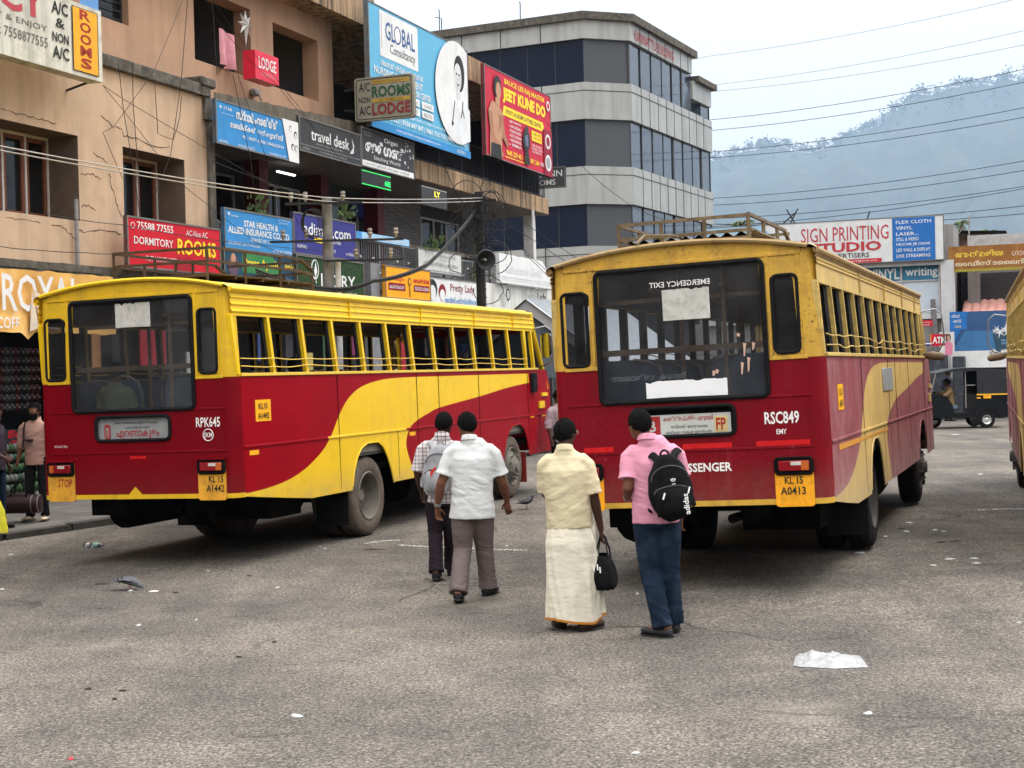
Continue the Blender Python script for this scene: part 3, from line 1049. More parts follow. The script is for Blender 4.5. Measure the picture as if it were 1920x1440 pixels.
# second bus rear lettering
txt(rw2, I, "RSC849", .705, 1.475, .305, .11, M_LWHITE, .02)
txt(rw2, I, "EMY", .805, 1.385, .09, .045, M_LWHITE, .015)
txt(rw2, I, "PASSENGER", -.125, 1.075, .515, .08, M_LWHITE, .025)
pp2 = kid(b2, 'plate_panel')
txt(pp2[1], RP(0, 0, -.016), "KL 15", .855, .945, .16, .065, M_LBLACK, .015)
txt(pp2[1], RP(0, 0, -.016), "A0413", .815, .85, .22, .07, M_LBLACK, .015)
txt(pp2[0], RP(0, 0, -.016), "STOP", -1.08, .88, .25, .10, M_LRED, .02)
b = MB()
b.box(-.42, .40, .018, .026, 1.40, 1.60)
rb_ = part('route_board', b, M_BOARD, db2)
K = RP(0, 0, .0165)
txt(rb_, K, "\u0d15\u0d3e\u0d1e\u0d4d\u0d1e\u0d3f\u0d30\u0d2a\u0d4d\u0d2a\u0d33\u0d4d\u0d33\u0d3f \u2022 \u0d0e\u0d30\u0d41\u0d2e\u0d47\u0d32\u0d3f", -.22, 1.53, .46, .06, M_LRED, .02)
txt(rb_, K, "\u0d05\u0d1f\u0d3f\u0d2e\u0d3e\u0d32\u0d3f \u2022 \u0d15\u0d4b\u0d24\u0d2e\u0d02\u0d17\u0d32\u0d02", -.15, 1.475, .34, .035, M_LGREEN, .01)
txt(rb_, K, "\u0d2e\u0d42\u0d35\u0d3e\u0d31\u0d4d\u0d31\u0d41\u0d2a\u0d41\u0d34 \u2022 \u0d24\u0d4a\u0d1f\u0d41\u0d2a\u0d41\u0d34 \u2022 \u0d08\u0d30\u0d3e\u0d31\u0d4d\u0d31\u0d41\u0d2a\u0d47\u0d1f\u0d4d\u0d1f", -.2, 1.42, .42, .035, M_LBLACK, .01)
b = MB()
b.box(.25, .37, .014, .0175, 1.43, 1.57)
bd = part('route_badge', b, mat('badge_cream', (.62, .50, .22), .5), rb_)
b = MB()
b.box(-.41, -.25, .014, .0175, 1.41, 1.59)
bd2 = part('route_badge', b, M_LRED, rb_)
txt(bd, RP(0, 0, .0125), "FP", .265, 1.445, .09, .11, M_LRED, .03)
txt(bd2, RP(0, 0, .0125), "B", -.36, 1.45, .07, .1, M_BOARD, .02)
gl2, gl1 = kid(b2, 'rear_window')[0], kid(b1, 'rear_window')[0]
txt(gl2, RP(0, 0, .0075), "EMERGENCY EXIT", -.28, 2.755, .56, .05, M_LWHITE, .01, flip=True)
def torn(x0, x1, z0, z1, seed, n_=14, dep=.12):
    r = random.Random(seed)
    ph = r.uniform(0, 9)
    n_ = 40
    top = [(x1 + (x0 - x1) * i / n_, z1 - dep * max(0, noise.noise((i * .17 + ph, seed, 0)) * 1.5) ** 1.3 - .006 * r.random()) for i in range(n_ + 1)]
    return [(x0, z0), (x0 + (x1 - x0) * .3, z0 + r.uniform(-.006, .006)), (x1, z0)] + top
def sheet(root, lp, m, d=.006, name='paper_sheet'):
    b = MB()
    b.prism(lp, lambda x, z, q: (x, q, z), d - .002, d)
    return part(name, b, m, root)
sheet(gl2, torn(-.165, .27, 2.45, 2.735, 3, 12, .03), M_PAPER)
sheet(gl2, torn(-.36, .39, 1.755, 1.912, 8, 22, .022), M_WHITE)
sheet(gl1, torn(-.205, .24, 2.63, 2.90, 6, 12, .07), M_PAPER)
for k, (x, z, hh) in enumerate(((.55, 2.2, .11), (.63, 2.2, .06), (.58, 2.07, .12), (.52, 2.03, .1), (.5, 2.29, .02), (.26, 1.97, .04), (.29, 1.98, .03))):
    sheet(gl2, [(x, z - hh), (x + .012, z - hh), (x + .022, z - .03), (x + .03, z), (x + .002, z + .01)], mat('torn_decal', (.55, .36, .27), .7))
txt(gl2, RP(0, 0, .0075), "\u0d28\u0d3e\u0d2f\u0d3e\u0d24\u0d4d\u0d30\u0d3e  \u0d15\u0d4b\u0d28\u0d4d", -.68, 1.925, .7, .06, mat('ghost_lettering', (.10, .115, .125), .6), .01)
# ------------------------------------------------------------ ground
def asphalt():
    m = bpy.data.materials.new('asphalt')
    m.use_nodes = True
    n, l = m.node_tree.nodes, m.node_tree.links
    b = n['Principled BSDF']
    tc = n.new('ShaderNodeTexCoord')
    def nz(sc, det, ro=.6, vec=None):
        t = n.new('ShaderNodeTexNoise')
        t.inputs['Scale'].default_value = sc
        t.inputs['Detail'].default_value = det
        t.inputs['Roughness'].default_value = ro
        l.new(vec or tc.outputs['Object'], t.inputs['Vector'])
        return t.outputs[0]
    def ramp(v, *st):
        r = n.new('ShaderNodeValToRGB')
        l.new(v, r.inputs[0])
        e = r.color_ramp.elements
        while len(e) < len(st): e.new(.5)
        for q, (p, c) in zip(e, st):
            q.position = p
            q.color = (*c, 1) if isinstance(c, tuple) else (c, c, c, 1)
        return r.outputs[0]
    def mix(f, a, c, mode='MIX'):
        x = n.new('ShaderNodeMix')
        x.data_type = 'RGBA'
        x.blend_type = mode
        for s, v in ((0, f), (6, a), (7, c)):
            if isinstance(v, (int, float)): x.inputs[s].default_value = v
            elif isinstance(v, tuple): x.inputs[s].default_value = (*v, 1)
            else: l.new(v, x.inputs[s])
        return x.outputs[2]
    # loose stones of several sizes in a grey binder
    vo = n.new('ShaderNodeTexVoronoi')
    vo.inputs['Scale'].default_value = 70
    l.new(tc.outputs['Object'], vo.inputs['Vector'])
    st1 = ramp(vo.outputs['Color'], (.2, (.045, .041, .037)), (.5, (.12, .11, .098)), (.8, (.25, .23, .20)))
    fine = ramp(nz(48, 5, .75), (.36, (.028, .026, .024)), (.5, (.105, .096, .086)), (.64, (.28, .255, .222)))
    c = mix(.55, st1, fine)
    c = mix(1, c, ramp(nz(24, 3, .8), (.34, .72), (.5, 1.08), (.66, 1.5)), 'MULTIPLY')
    big = nz(.35, 5, .65)
    c = mix(1, c, ramp(big, (.32, (.55, .55, .57)), (.5, (.95, .93, .91)), (.66, (1.32, 1.27, 1.18))), 'MULTIPLY')
    mid = nz(1.7, 6, .7)
    c = mix(1, c, ramp(mid, (.3, (.74, .74, .75)), (.5, (1, 1, 1)), (.72, (1.15, 1.13, 1.1))), 'MULTIPLY')
    # pale dust patches dragged along the tyres' way
    mp = n.new('ShaderNodeMapping')
    mp.inputs['Rotation'].default_value = (0, 0, -radians(62))
    mp.inputs['Scale'].default_value = (1.2, 1.9, 1)
    l.new(tc.outputs['Object'], mp.inputs[0])
    du = nz(.55, 7, .68, mp.outputs[0])
    c = mix(ramp(du, (.58, 0.), (.74, .45)), c, (.27, .245, .19))
    oil = nz(.9, 5, .6)
    c = mix(ramp(oil, (.66, 0.), (.78, .5)), c, (.045, .044, .042))
    # fine cracks in worn places, darker tyre paths
    vc = n.new('ShaderNodeTexVoronoi')
    vc.feature = 'DISTANCE_TO_EDGE'
    vc.inputs['Scale'].default_value = .55
    wv = n.new('ShaderNodeMixRGB')
    wv.blend_type = 'ADD'
    wv.inputs[0].default_value = .35
    l.new(tc.outputs['Object'], wv.inputs[1])
    tn = n.new('ShaderNodeTexNoise')
    tn.inputs['Scale'].default_value = 1.6
    tn.inputs['Detail'].default_value = 6
    l.new(tc.outputs['Object'], tn.inputs['Vector'])
    l.new(tn.outputs[1], wv.inputs[2])
    l.new(wv.outputs[0], vc.inputs['Vector'])
    ck = mix(1, ramp(vc.outputs['Distance'], (.004, .75), (.012, 0.)), ramp(nz(.5, 3), (.5, 0.), (.6, 1.)), 'MULTIPLY')
    c = mix(ck, c, (.03, .028, .026))
    m3 = n.new('ShaderNodeMapping')
    m3.inputs['Rotation'].default_value = (0, 0, YAW)
    m3.inputs['Scale'].default_value = (1.3, .10, 1)
    l.new(tc.outputs['Object'], m3.inputs[0])
    c = mix(1, c, ramp(nz(1.0, 4, .5, m3.outputs[0]), (.35, (.82, .82, .83)), (.55, (1.06, 1.05, 1.04))), 'MULTIPLY')
    sp = nz(5.5, 3, .5)
    c = mix(ramp(sp, (.70, 0.), (.74, .7)), c, (.04, .037, .034))
    c = mix(1, c, (.82, .82, .83), 'MULTIPLY')
    l.new(c, b.inputs['Base Color'])
    b.inputs['Roughness'].default_value = .92
    b.inputs['Specular IOR Level'].default_value = .25
    bp = n.new('ShaderNodeBump')
    bp.inputs['Strength'].default_value = .55
    bp.inputs['Distance'].default_value = .012
    l.new(nz(90, 4, .7), bp.inputs['Height'])
    l.new(bp.outputs[0], b.inputs['Normal'])
    return m
M_ASPH = asphalt()
b = MB()
xs = [-7400, -2500, -800, -200, -60, -30] + [-20 + .5 * i for i in range(81)] + [30, 60, 200, 800, 2500, 7400]
ys = [-60, -20, -8] + [-4 + .5 * i for i in range(101)] + [60, 90, 200, 800, 2500, 7400]
b.grid(lambda u, v: (lambda x, y: Vector((x, y, gz(x, y) if -22 < x < 22 and 0 < y < 46 else 0)))(xs[round(u * (len(xs) - 1))], ys[round(v * (len(ys) - 1))]), len(xs) - 1, len(ys) - 1)
solo('ground', None, None, b, M_ASPH, kind='structure')
# ------------------------------------------------------------ shop row on the left (street frame ST)
def FM(s, v, z):
    return plane_m((s, v, z), (1, 0, 0), (0, 0, 1))
def CM(s, v, z):
    return plane_m((s, v, z), (0, -1, 0), (0, 0, 1))
M_BEIGE = mat('wall_beige', (.49, .345, .235), .85, var=.08, scale=1.2, dirt=((.38, .26, .17), .4, 2.5), streak=((.30, .21, .145), .52, 3.5), bump=.12, bscale=40)
M_PEACH = mat('wall_peach', (.43, .262, .170), .85, var=.1, scale=1.1, dirt=((.36, .21, .13), .4, 2), streak=((.27, .165, .11), .55, 3), bump=.12, bscale=40)
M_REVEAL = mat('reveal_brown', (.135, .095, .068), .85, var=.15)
M_GRIME = mat('concrete_grimy', (.085, .075, .062), .95, var=.4, scale=5, dirt=((.28, .25, .2), .35, 6), streak=((.03, .027, .023), .4, 6), bump=.4, bscale=30)
M_MOSS = mat('concrete_mossy', (.15, .125, .095), .95, var=.4, scale=4, dirt=((.05, .05, .03), .55, 4), streak=((.04, .035, .025), .6, 5), bump=.4, bscale=30)
M_SLAB = mat('slab_peeling', (.56, .37, .215), .9, var=.15, scale=3, dirt=((.22, .13, .08), .5, 3), streak=((.03, .026, .022), 1.0, 6), bump=.3, bscale=25)
M_CEIL = mat('gallery_soffit', (.20, .17, .15), .9, var=.2)
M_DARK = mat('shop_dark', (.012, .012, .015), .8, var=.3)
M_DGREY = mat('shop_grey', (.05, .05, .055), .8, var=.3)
M_MAROON = mat('column_maroon', (.12, .010, .016), .6, var=.2)
M_FRAME = mat('frame_white', (.50, .47, .45), .6, var=.15, dirt=((.2, .17, .14), .3, 9))
M_TEAK = mat('frame_teak', (.16, .055, .03), .5, var=.25, scale=12)
M_SHUT = mat('shutter_grey', (.20, .185, .18), .6, .2, var=.12)
M_IRON = mat('iron_black', (.02, .02, .022), .55, .3, var=.3)
M_PIPE = mat('pipe_grey', (.25, .24, .235), .7, var=.2)
M_POLE = mat('pole_concrete', (.17, .165, .16), .9, var=.25, scale=7, streak=((.08, .07, .065), .4, 9))
M_POLE_D = mat('pole_iron', (.022, .02, .019), .8, var=.4)
M_WIRE = mat('wire_black', (.018, .017, .017), .7)
M_WIRE_L = mat('wire_pale', (.30, .28, .26), .6)
M_PAVE = mat('pavement_concrete', (.115, .105, .095), .92, var=.25, scale=2, dirt=((.06, .055, .05), .4, 3), bump=.3, bscale=40)
M_CRACK = mat('crack_dark', (.06, .04, .03), .95)
G_WIN = glass('window_dark', (.05, .055, .065), .55, .06, .05)

def hole_wall(b, s0, s1, z0, z1, v, holes, m=0):
    """wall in the facade plane with rectangular openings"""
    lp = [[(s0, z0), (s1, z0), (s1, z1), (s0, z1)]] + [[(a, c), (bb, c), (bb, d), (a, d)] for a, bb, c, d in holes]
    def cls(x, z):
        if not pip(x, z, lp[0]): return None
        return None if any(a < x < bb and c < z < d for a, bb, c, d in holes) else m
    b.cdt(lp, [], cls, lambda x, z: (x, v, z))
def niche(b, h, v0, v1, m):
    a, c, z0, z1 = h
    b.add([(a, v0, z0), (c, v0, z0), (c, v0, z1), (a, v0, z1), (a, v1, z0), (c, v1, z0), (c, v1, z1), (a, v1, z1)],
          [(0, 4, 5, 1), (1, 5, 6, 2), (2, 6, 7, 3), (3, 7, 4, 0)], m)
def window(root, name, s0, s1, z0, z1, v, n_, frame, sash=None):
    b = MB()
    t = .045
    b.box(s0, s1, v - .03, v + .03, z0, z0 + t)
    b.box(s0, s1, v - .03, v + .03, z1 - t, z1)
    for k in range(n_ + 1):
        s = s0 + (s1 - s0 - t) * k / n_
        b.box(s, s + t, v - .031, v + .031, z0, z1)
    f = part(name, b, frame, root)
    if sash:
        b = MB()
        for k in range(n_):
            a, c = s0 + t + (s1 - s0 - t) * k / n_, s0 + (s1 - s0 - t) * (k + 1) / n_
            for q in ((a, a + .07, z0 + t, z1 - t), (c - .07, c, z0 + t, z1 - t), (a, c, z0 + t, z0 + t + .09), (a, c, z1 - t - .07, z1 - t)):
                b.box(q[0], q[1], v - .015, v + .02, q[2], q[3])
        part('sash', b, sash, f)
    b = MB()
    b.box(s0 + .01, s1 - .01, v + .022, v + .03, z0 + .01, z1 - .01)
    part('pane', b, G_WIN, f)
    return f

def board(name, label, s0, s1, z0, z1, v, m, th=.05, edge=None, cat='sign', group=None, items=(), outline=None, frame=ST, plane=None, fw=.0):
    """flat sign: panel, frame and lettering. items: ('t', text, x, y, w, h, material, bold) or ('p', points, material), in fractions"""
    root = thing(name, label, cat, frame, ((s0 + s1) / 2, v, z0), group)
    W, Hh = s1 - s0, z1 - z0
    if plane is None:
        O = FM(s0, v - th, z0)
    else:
        O = plane
    b = MB()
    lp = [(x * W, y * Hh) for x, y in (outline or [(0, 0), (1, 0), (1, 1), (0, 1)])]
    b.prism(lp, lambda x, y, d: O @ Vector((x, y, d)), -th, 0)
    p = part('panel', b, m, root)
    if edge:
        b = MB()
        e = fw or .03
        for q in ((0, W, 0, e), (0, W, Hh - e, Hh), (0, e, e, Hh - e), (W - e, W, e, Hh - e)):
            b.box(q[0], q[1], q[2], q[3], -th - .01, .012, 0, O)
        part('frame', b, edge, root)
    lay = 0
    for it in items:
        lay += 1
        L = O @ Matrix.Translation((0, 0, .004 + .0012 * lay))
        if it[0] == 't':
            txt(p, L, it[1], it[2] * W, it[3] * Hh, it[4] * W, it[5] * Hh, it[6], it[7] if len(it) > 7 else 0)
        else:
            b = MB()
            b.poly([L @ Vector((x * W, y * Hh, 0)) for x, y in it[1]])
            part(it[3] if len(it) > 3 else 'printed_panel', b, it[2], p)
    return root
def R4(x0, y0, x1, y1):
    return [(x0, y0), (x1, y0), (x1, y1), (x0, y1)]
def EL(cx, cy, rx, ry, n_=28):
    return [(cx + rx * cos(2 * pi * k / n_), cy + ry * sin(2 * pi * k / n_)) for k in range(n_)]
def star_pts(cx, cy, r, q=.42, n_=5, ax=1., a0=pi / 2):
    return [(cx + ax * (r if k % 2 == 0 else r * q) * cos(a0 + pi * k / n_), cy + (r if k % 2 == 0 else r * q) * sin(a0 + pi * k / n_)) for k in range(2 * n_)]

# ---- lodge building: beige first floor, peach floors above, dark shop below
lb = thing('lodge_building', 'peeling beige and peach lodge building with deep window niches above a dark shop', 'building', ST, (16, 15, 0))
N1, N2 = (17.0, 19.80, 4.66, 6.06), (21.02, 22.90, 4.70, 6.05)
b = MB()
hole_wall(b, 4, 23.72, 3.86, 7.32, 15, [N1, N2])
b.add([(23.72, 15, 3.86), (23.72, 15, 7.32), (23.72, 18, 7.32), (23.72, 18, 3.86)], [(0, 1, 2, 3)])
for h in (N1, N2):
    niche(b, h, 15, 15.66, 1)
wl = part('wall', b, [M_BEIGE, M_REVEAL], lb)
window(lb, 'window', 17.0, 19.80, 4.66, 6.06, 15.62, 5, M_FRAME, M_TEAK)
window(lb, 'window', 21.02, 22.90, 4.70, 6.05, 15.62, 3, M_FRAME, M_TEAK)
b = MB()
b.box(16.5, 23.4, 16.6, 16.65, 4.2, 6.6)
part('room_wall', b, M_DGREY, lb)
b = MB()
rn = random.Random(4)
b.grid(lambda u, v: Vector((4 + 19.72 * u, 14.84 + .05 * noise.noise((u * 60, 0, 3)), 3.80 + .12 * v + .03 * noise.noise((u * 50, v, 7)))), 120, 1)
b.box(4, 23.7, 14.86, 15.0, 3.74, 3.9)
part('ledge', b, M_GRIME, lb)
b = MB()
b.box(4, 23.72, 14.9, 15.25, 7.32, 7.54, 0, None, .02)
b.box(23.35, 23.85, 14.86, 15.3, 7.50, 7.68, 0, None, .03)
b.box(23.55, 23.82, 14.93, 15.3, 6.9, 7.32)
part('parapet', b, M_GRIME, lb)
b = MB()
b.box(23.66, 23.86, 14.94, 15.3, 3.9, 6.9)
part('downpipe', b, M_GRIME, lb)
b = MB()
b.tube([(19.62, 14.93, 5.0), (19.62, 14.93, 3.92)], .035, 8)
part('downpipe', b, M_PIPE, lb)
# upper floors, set back
U1, U2 = (24.28, 26.40, 8.23, 9.66), (27.32, 29.34, 8.22, 9.60)
U0 = (20.75, 22.15, 8.42, 9.6)
b = MB()
hole_wall(b, 4, 30.05, 7.0, 10.9, 15.6, [U0, U1, U2])
b.add([(30.05, 15.6, 7.0), (30.05, 15.6, 10.9), (30.05, 19, 10.9), (30.05, 19, 7.0)], [(0, 1, 2, 3)])
niche(b, U0, 15.6, 15.8, 0)
for h in (U1, U2):
    niche(b, h, 15.6, 16.0, 0)
part('upper_wall', b, [M_PEACH], lb)
b = MB()
for h in (U1, U2):
    b.add([(h[0] - .6, 16.0, 7.6), (h[1] + .4, 16.0, 7.6), (h[0] - .6, 18.5, 7.6), (h[1] + .4, 18.5, 7.6), (h[0] - .6, 18.5, 10.5), (h[1] + .4, 18.5, 10.5), (h[0] - .6, 16.0, 10.5), (h[1] + .4, 16.0, 10.5)],
          [(0, 1, 3, 2), (2, 3, 5, 4), (4, 5, 7, 6), (1, 3, 5, 7), (0, 2, 4, 6)])
b.box(27.9, 28.9, 18.4, 18.45, 7.6, 9.2, 1)
b.box(25.2, 25.9, 18.4, 18.45, 8.6, 9.6, 1)
part('balcony_room', b, [mat('room_grey', (.13, .125, .12), .9, var=.1), M_DARK], lb)
f = window(lb, 'window', 20.78, 22.12, 8.44, 9.58, 15.75, 2, M_IRON)
b = MB()
b.box(20.82, 21.42, 15.71, 15.72, 8.48, 9.56)
part('blue_pane', b, mat('pane_sky_blue', (.14, .34, .72), .3, var=.05), f)
b = MB()
for k in range(7):
    b.box(21.5, 22.08, 15.70, 15.71, 8.5 + k * .15, 8.52 + k * .15)
part('grille', b, M_IRON, f)
b = MB()
b.grid(lambda u, v: Vector((4 + 27.0 * u, 14.95, 10.12 + .7 * v - .02 * abs(noise.noise((u * 40, 2, 1))) * (1 - v))), 80, 2)
b.box(4, 31.0, 14.96, 18, 10.13, 10.25)
b.box(4, 31.0, 14.96, 18, 10.70, 10.82)
part('roof_fascia', b, M_SLAB, lb)
# dark shop under the ledge
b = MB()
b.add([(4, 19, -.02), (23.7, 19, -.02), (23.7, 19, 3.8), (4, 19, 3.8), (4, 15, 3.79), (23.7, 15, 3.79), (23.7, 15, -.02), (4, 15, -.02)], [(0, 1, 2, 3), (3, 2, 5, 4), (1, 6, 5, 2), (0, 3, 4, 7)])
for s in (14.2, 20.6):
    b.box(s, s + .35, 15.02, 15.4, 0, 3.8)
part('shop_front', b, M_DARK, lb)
def crack(pts, r=.006):
    b = MB()
    P = [Vector((*fs(x, y, 15.0), 0)) for x, y in pts]
    q = []
    for i in range(len(P) - 1):
        for k in range(5):
            t = k / 5
            p = P[i].lerp(P[i + 1], t)
            q.append((p.x + rn.uniform(-.02, .02), 14.998, p.y + rn.uniform(-.02, .02)))
    q.append((P[-1].x, 14.998, P[-1].y))
    b.tube(q, [r * rn.uniform(.4, 1.5) for _ in q], 4)
    part('wall_crack', b, M_CRACK, wl)
crack([(190, 215), (212, 238), (226, 240), (232, 254), (262, 262), (290, 275), (318, 275)])
crack([(152, 325), (175, 327), (190, 335)])
crack([(205, 325), (208, 345), (216, 375), (222, 395), (229, 408)])
crack([(0, 205), (30, 212), (70, 222), (105, 232)])
crack([(95, 420), (118, 425), (132, 440), (143, 452), (147, 465)])
crack([(145, 430), (158, 437), (178, 432), (205, 432), (226, 439)])
crack([(176, 285), (188, 295), (200, 306)])
crack([(152, 387), (165, 385), (178, 395)])
crack([(10, 408), (40, 412), (75, 418)], .004)

# ---- shop block with open galleries
sb = thing('shop_building', 'stained shop building with dark galleries, maroon columns and black balcony railings', 'building', ST, (34, 16, 0))
b = MB()
b.box(23.9, 43.3, 15.0, 21, 3.75, 3.95)
b.box(23.9, 43.2, 15.02, 15.12, 3.95, 4.5)
b.box(32.4, 37.4, 15.0, 15.14, 5.1, 5.2)
part('gallery_floor', b, M_MOSS, sb)
b = MB()
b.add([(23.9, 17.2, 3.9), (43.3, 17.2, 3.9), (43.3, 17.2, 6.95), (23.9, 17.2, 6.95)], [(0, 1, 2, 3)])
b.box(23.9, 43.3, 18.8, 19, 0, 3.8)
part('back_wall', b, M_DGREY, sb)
b = MB()
b.grid(lambda u, v: Vector((23.85 + 9.2 * u, 14.93 + .03 * noise.noise((u * 40, v * 3, 3)), 6.88 + v * (.58 + .5 * u) + .04 * noise.noise((u * 30, v, 1)))), 60, 3)
b.box(23.85, 33.05, 14.97, 17.5, 6.87, 6.97)
part('canopy_fascia', b, M_MOSS, sb)
b = MB()
b.add([(23.9, 15.0, 6.86), (43.25, 15.0, 6.86), (43.25, 20, 6.86), (23.9, 20, 6.86)], [(0, 1, 2, 3)])
part('soffit', b, M_CEIL, sb)
b = MB()
b.box(33.0, 43.35, 15.0, 15.25, 6.88, 7.38, 0, None, .02)
b.add([(43.35, 15, 6.88), (43.35, 15, 7.38), (43.35, 20, 7.38), (43.35, 20, 6.88)], [(0, 1, 2, 3)])
part('balcony_slab', b, M_SLAB, sb)
for s in (28.3, 31.2, 34.3):
    b = MB()
    b.box(s, s + .4, 16.6, 17.0, 3.95, 6.87)
    part('column', b, M_MAROON, sb)
for s0, s1, n_ in ((24.1, 28.1, 3), (28.8, 31.1, 2), (31.7, 34.2, 3), (38.2, 41, 3)):
    window(sb, 'shop_window', s0, s1, 4.3, 6.5, 17.15, n_, M_FRAME if s0 > 28 else M_PIPE)
b = MB()
for k in range(30):
    z = 4.6 + k * .075
    b.poly([(35.3, 17.05, z), (38.0, 17.05, z), (38.0, 17.02, z + .035), (35.3, 17.02, z + .035)])
    b.poly([(35.3, 17.02, z + .035), (38.0, 17.02, z + .035), (38.0, 17.05, z + .075), (35.3, 17.05, z + .075)])
part('roller_shutter', b, M_SHUT, sb)
for k, (s, z, ww, hh, c) in enumerate(((24.4, 5.9, 1.6, .35, (.02, .05, .22)), (24.5, 4.9, 2.0, .7, (.015, .06, .05)), (25.2, 4.55, .35, .5, (.4, .38, .36)), (31.8, 5.1, .8, .6, (.10, .14, .22)), (36.3, 6.2, 0, 0, (0, 0, 0)), (38.3, 4.6, 1.1, .9, (.42, .44, .46)), (39.6, 4.6, .9, .9, (.40, .42, .44)), (28.9, 5.0, .5, 1.2, (.22, .24, .25)), (33.6, 6.1, 1.9, .35, (.02, .03, .16)))):
    if ww:
        b = MB()
        b.box(s, s + ww, 17.0, 17.03, z, z + hh)
        part('window_poster', b, flat('poster_%d' % k, c), sb)
b = MB()
b.box(28.8, 29.6, 16.4, 16.45, 6.62, 6.66)
part('tube_light', b, mat('tube_light', (.9, .9, .9), emit=((1, 1, 1), 2.2)), sb)
# upper gallery above the slab
b = MB()
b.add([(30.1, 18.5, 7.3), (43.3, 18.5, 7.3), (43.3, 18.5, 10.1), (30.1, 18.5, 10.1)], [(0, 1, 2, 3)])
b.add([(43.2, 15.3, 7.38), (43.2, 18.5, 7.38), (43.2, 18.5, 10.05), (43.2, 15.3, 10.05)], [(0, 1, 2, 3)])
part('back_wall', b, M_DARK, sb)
b = MB()
b.box(31.0, 43.3, 15.0, 19, 10.02, 10.68)
part('roof_fascia', b, M_SLAB, sb)
def railing(root, s0, s1, z0, z1, v, step, m, name='railing', knob=None):
    b = MB()
    for z in (z0 + .04, z1):
        b.box(s0, s1, v - .02, v + .02, z - .015, z + .015)
    k = s0
    i = 0
    while k < s1:
        big = i % 12 == 0
        b.box(k, k + (.05 if big else .018), v - (.022 if big else .009), v + (.022 if big else .009), z0 - (.04 if big else 0), z1 + (.05 if big else 0))
        if knob and i % 3 == 0: b.ball((k, v - .02, z0 + (z1 - z0) * (.35 + .3 * (i % 2))), .035, 1, 6, 4)
        k += step
        i += 1
    return part(name, b, [m, knob] if knob else m, root)
railing(sb, 30.2, 43.25, 7.40, 8.28, 15.1, .13, M_IRON)
railing(sb, 29.6, 33.1, 4.0, 5.1, 14.98, .11, M_STEEL, knob=mat('knob_pale', (.6, .58, .5), .5))
railing(sb, 35.4, 39.5, 4.4, 5.0, 14.98, .11, M_STEEL, knob=mat('knob_pale', (.6, .58, .5), .5))
railing(sb, 23.9, 24.6, 4.0, 5.0, 14.98, .1, M_STEEL)
b = MB()
b.box(42.9, 43.2, 15.4, 15.7, 3.95, 6.87)
b.tube([(41.80, 14.98, 3.9), (41.80, 14.98, 6.88)], .05, 8)
part('downpipe', b, mat('pipe_white', (.70, .69, .68), .5), sb)
# ground floor fronts seen through the parked bus
b = MB()
for s in (24, 27, 30, 33, 36, 39, 42):
    b.box(s, s + .3, 15.3, 15.7, 0, 3.75)
part('column', b, M_DGREY, sb)
rq = random.Random(21)
cols = [(.62, .30, .12), (.42, .02, .03), (.55, .52, .48), (.30, .10, .04), (.06, .10, .25), (.5, .4, .12), (.08, .2, .1), (.4, .06, .2)]
for k in range(16):
    s = 20.5 + k * 1.35 + rq.uniform(-.2, .2)
    b = MB()
    ww, hh, z = rq.uniform(.35, .9), rq.uniform(.4, .8), rq.uniform(1.9, 2.5)
    b.box(s, s + ww, 15.25, 15.28, z, z + hh)
    solo('shop_poster', 'small %s poster hung in the dark shop fronts behind the bright bus' % ['orange', 'red', 'white', 'brown', 'navy', 'mustard', 'green', 'pink'][k % 8], 'poster', b, flat('shop_poster_%d' % (k % 8), cols[k % 8]), ST, (s, 15.25, z), 'posters in the shop fronts')
# pavement along the shops
kerb = [(2, 14.9), (8, 14.1), (15.36, 13.05), (17.7, 12.73), (25, 11.75), (45, 11.6)]
b = MB()
lp = kerb + [(45, 19.2), (2, 19.2)]
b.prism(lp, lambda s, v, z: (s, v, z), -.05, .065)
solo('pavement', None, None, b, M_PAVE, ST, kind='structure')
b = MB()
q = [Vector((s, v, 0)) for s, v in kerb]
for a, c in zip(q, q[1:]):
    n_ = max(1, int((c - a).length / 1.1))
    for k in range(n_):
        p0, p1 = a.lerp(c, k / n_ + .006), a.lerp(c, (k + 1) / n_ - .006)
        dz = rn.uniform(-.012, .012)
        b.add([(p0.x, p0.y - .10, -.05), (p1.x, p1.y - .10, -.05), (p1.x, p1.y - .10, .07 + dz), (p0.x, p0.y - .10, .07 + dz), (p0.x, p0.y + .06, .078 + dz), (p1.x, p1.y + .06, .078 + dz)], [(0, 1, 2, 3), (3, 2, 5, 4)])
solo('kerb', None, None, b, mat('kerb_stone', (.04, .037, .033), .95, var=.4, scale=6), ST, kind='structure')

# ------------------------------------------------------------ signs on the shop row
C = lambda n_, c, r=.6: mat('print_' + n_, c, r, var=.10, scale=2.5, spec=.2, bump=.12, bscale=3, streak=(tuple(x * .62 + .03 for x in c), .12, 5))
cW, cR, cB, cY, cK = C('white', (.68, .68, .67)), C('red', (.50, .008, .022)), C('blue', (.035, .22, .50)), C('yellow', (.86, .60, .03)), C('black', (.02, .02, .02))
cNV, cTQ, cGR, cOR, cLB, cG = C('navy', (.035, .035, .20)), C('teal', (.03, .22, .42)), C('green', (.04, .20, .06)), C('orange', (.86, .36, .01)), C('pale_blue', (.30, .52, .74)), C('grey', (.30, .30, .30))
cDG, cGN, cMG, cSK = C('charcoal', (.040, .040, .042)), C('dark_green', (.012, .05, .03)), C('maroon', (.22, .012, .02)), C('skin', (.46, .24, .14))
cGB = mat('print_sky', (.10, .38, .58), .5, var=.05)
cWD = mat('board_white_dirty', (.55, .55, .53), .7, var=.1, scale=3, streak=((.20, .18, .15), .45, 5))
cFLEX = mat('flex_edge', (.16, .15, .14), .6, .2)
ML = lambda s: s
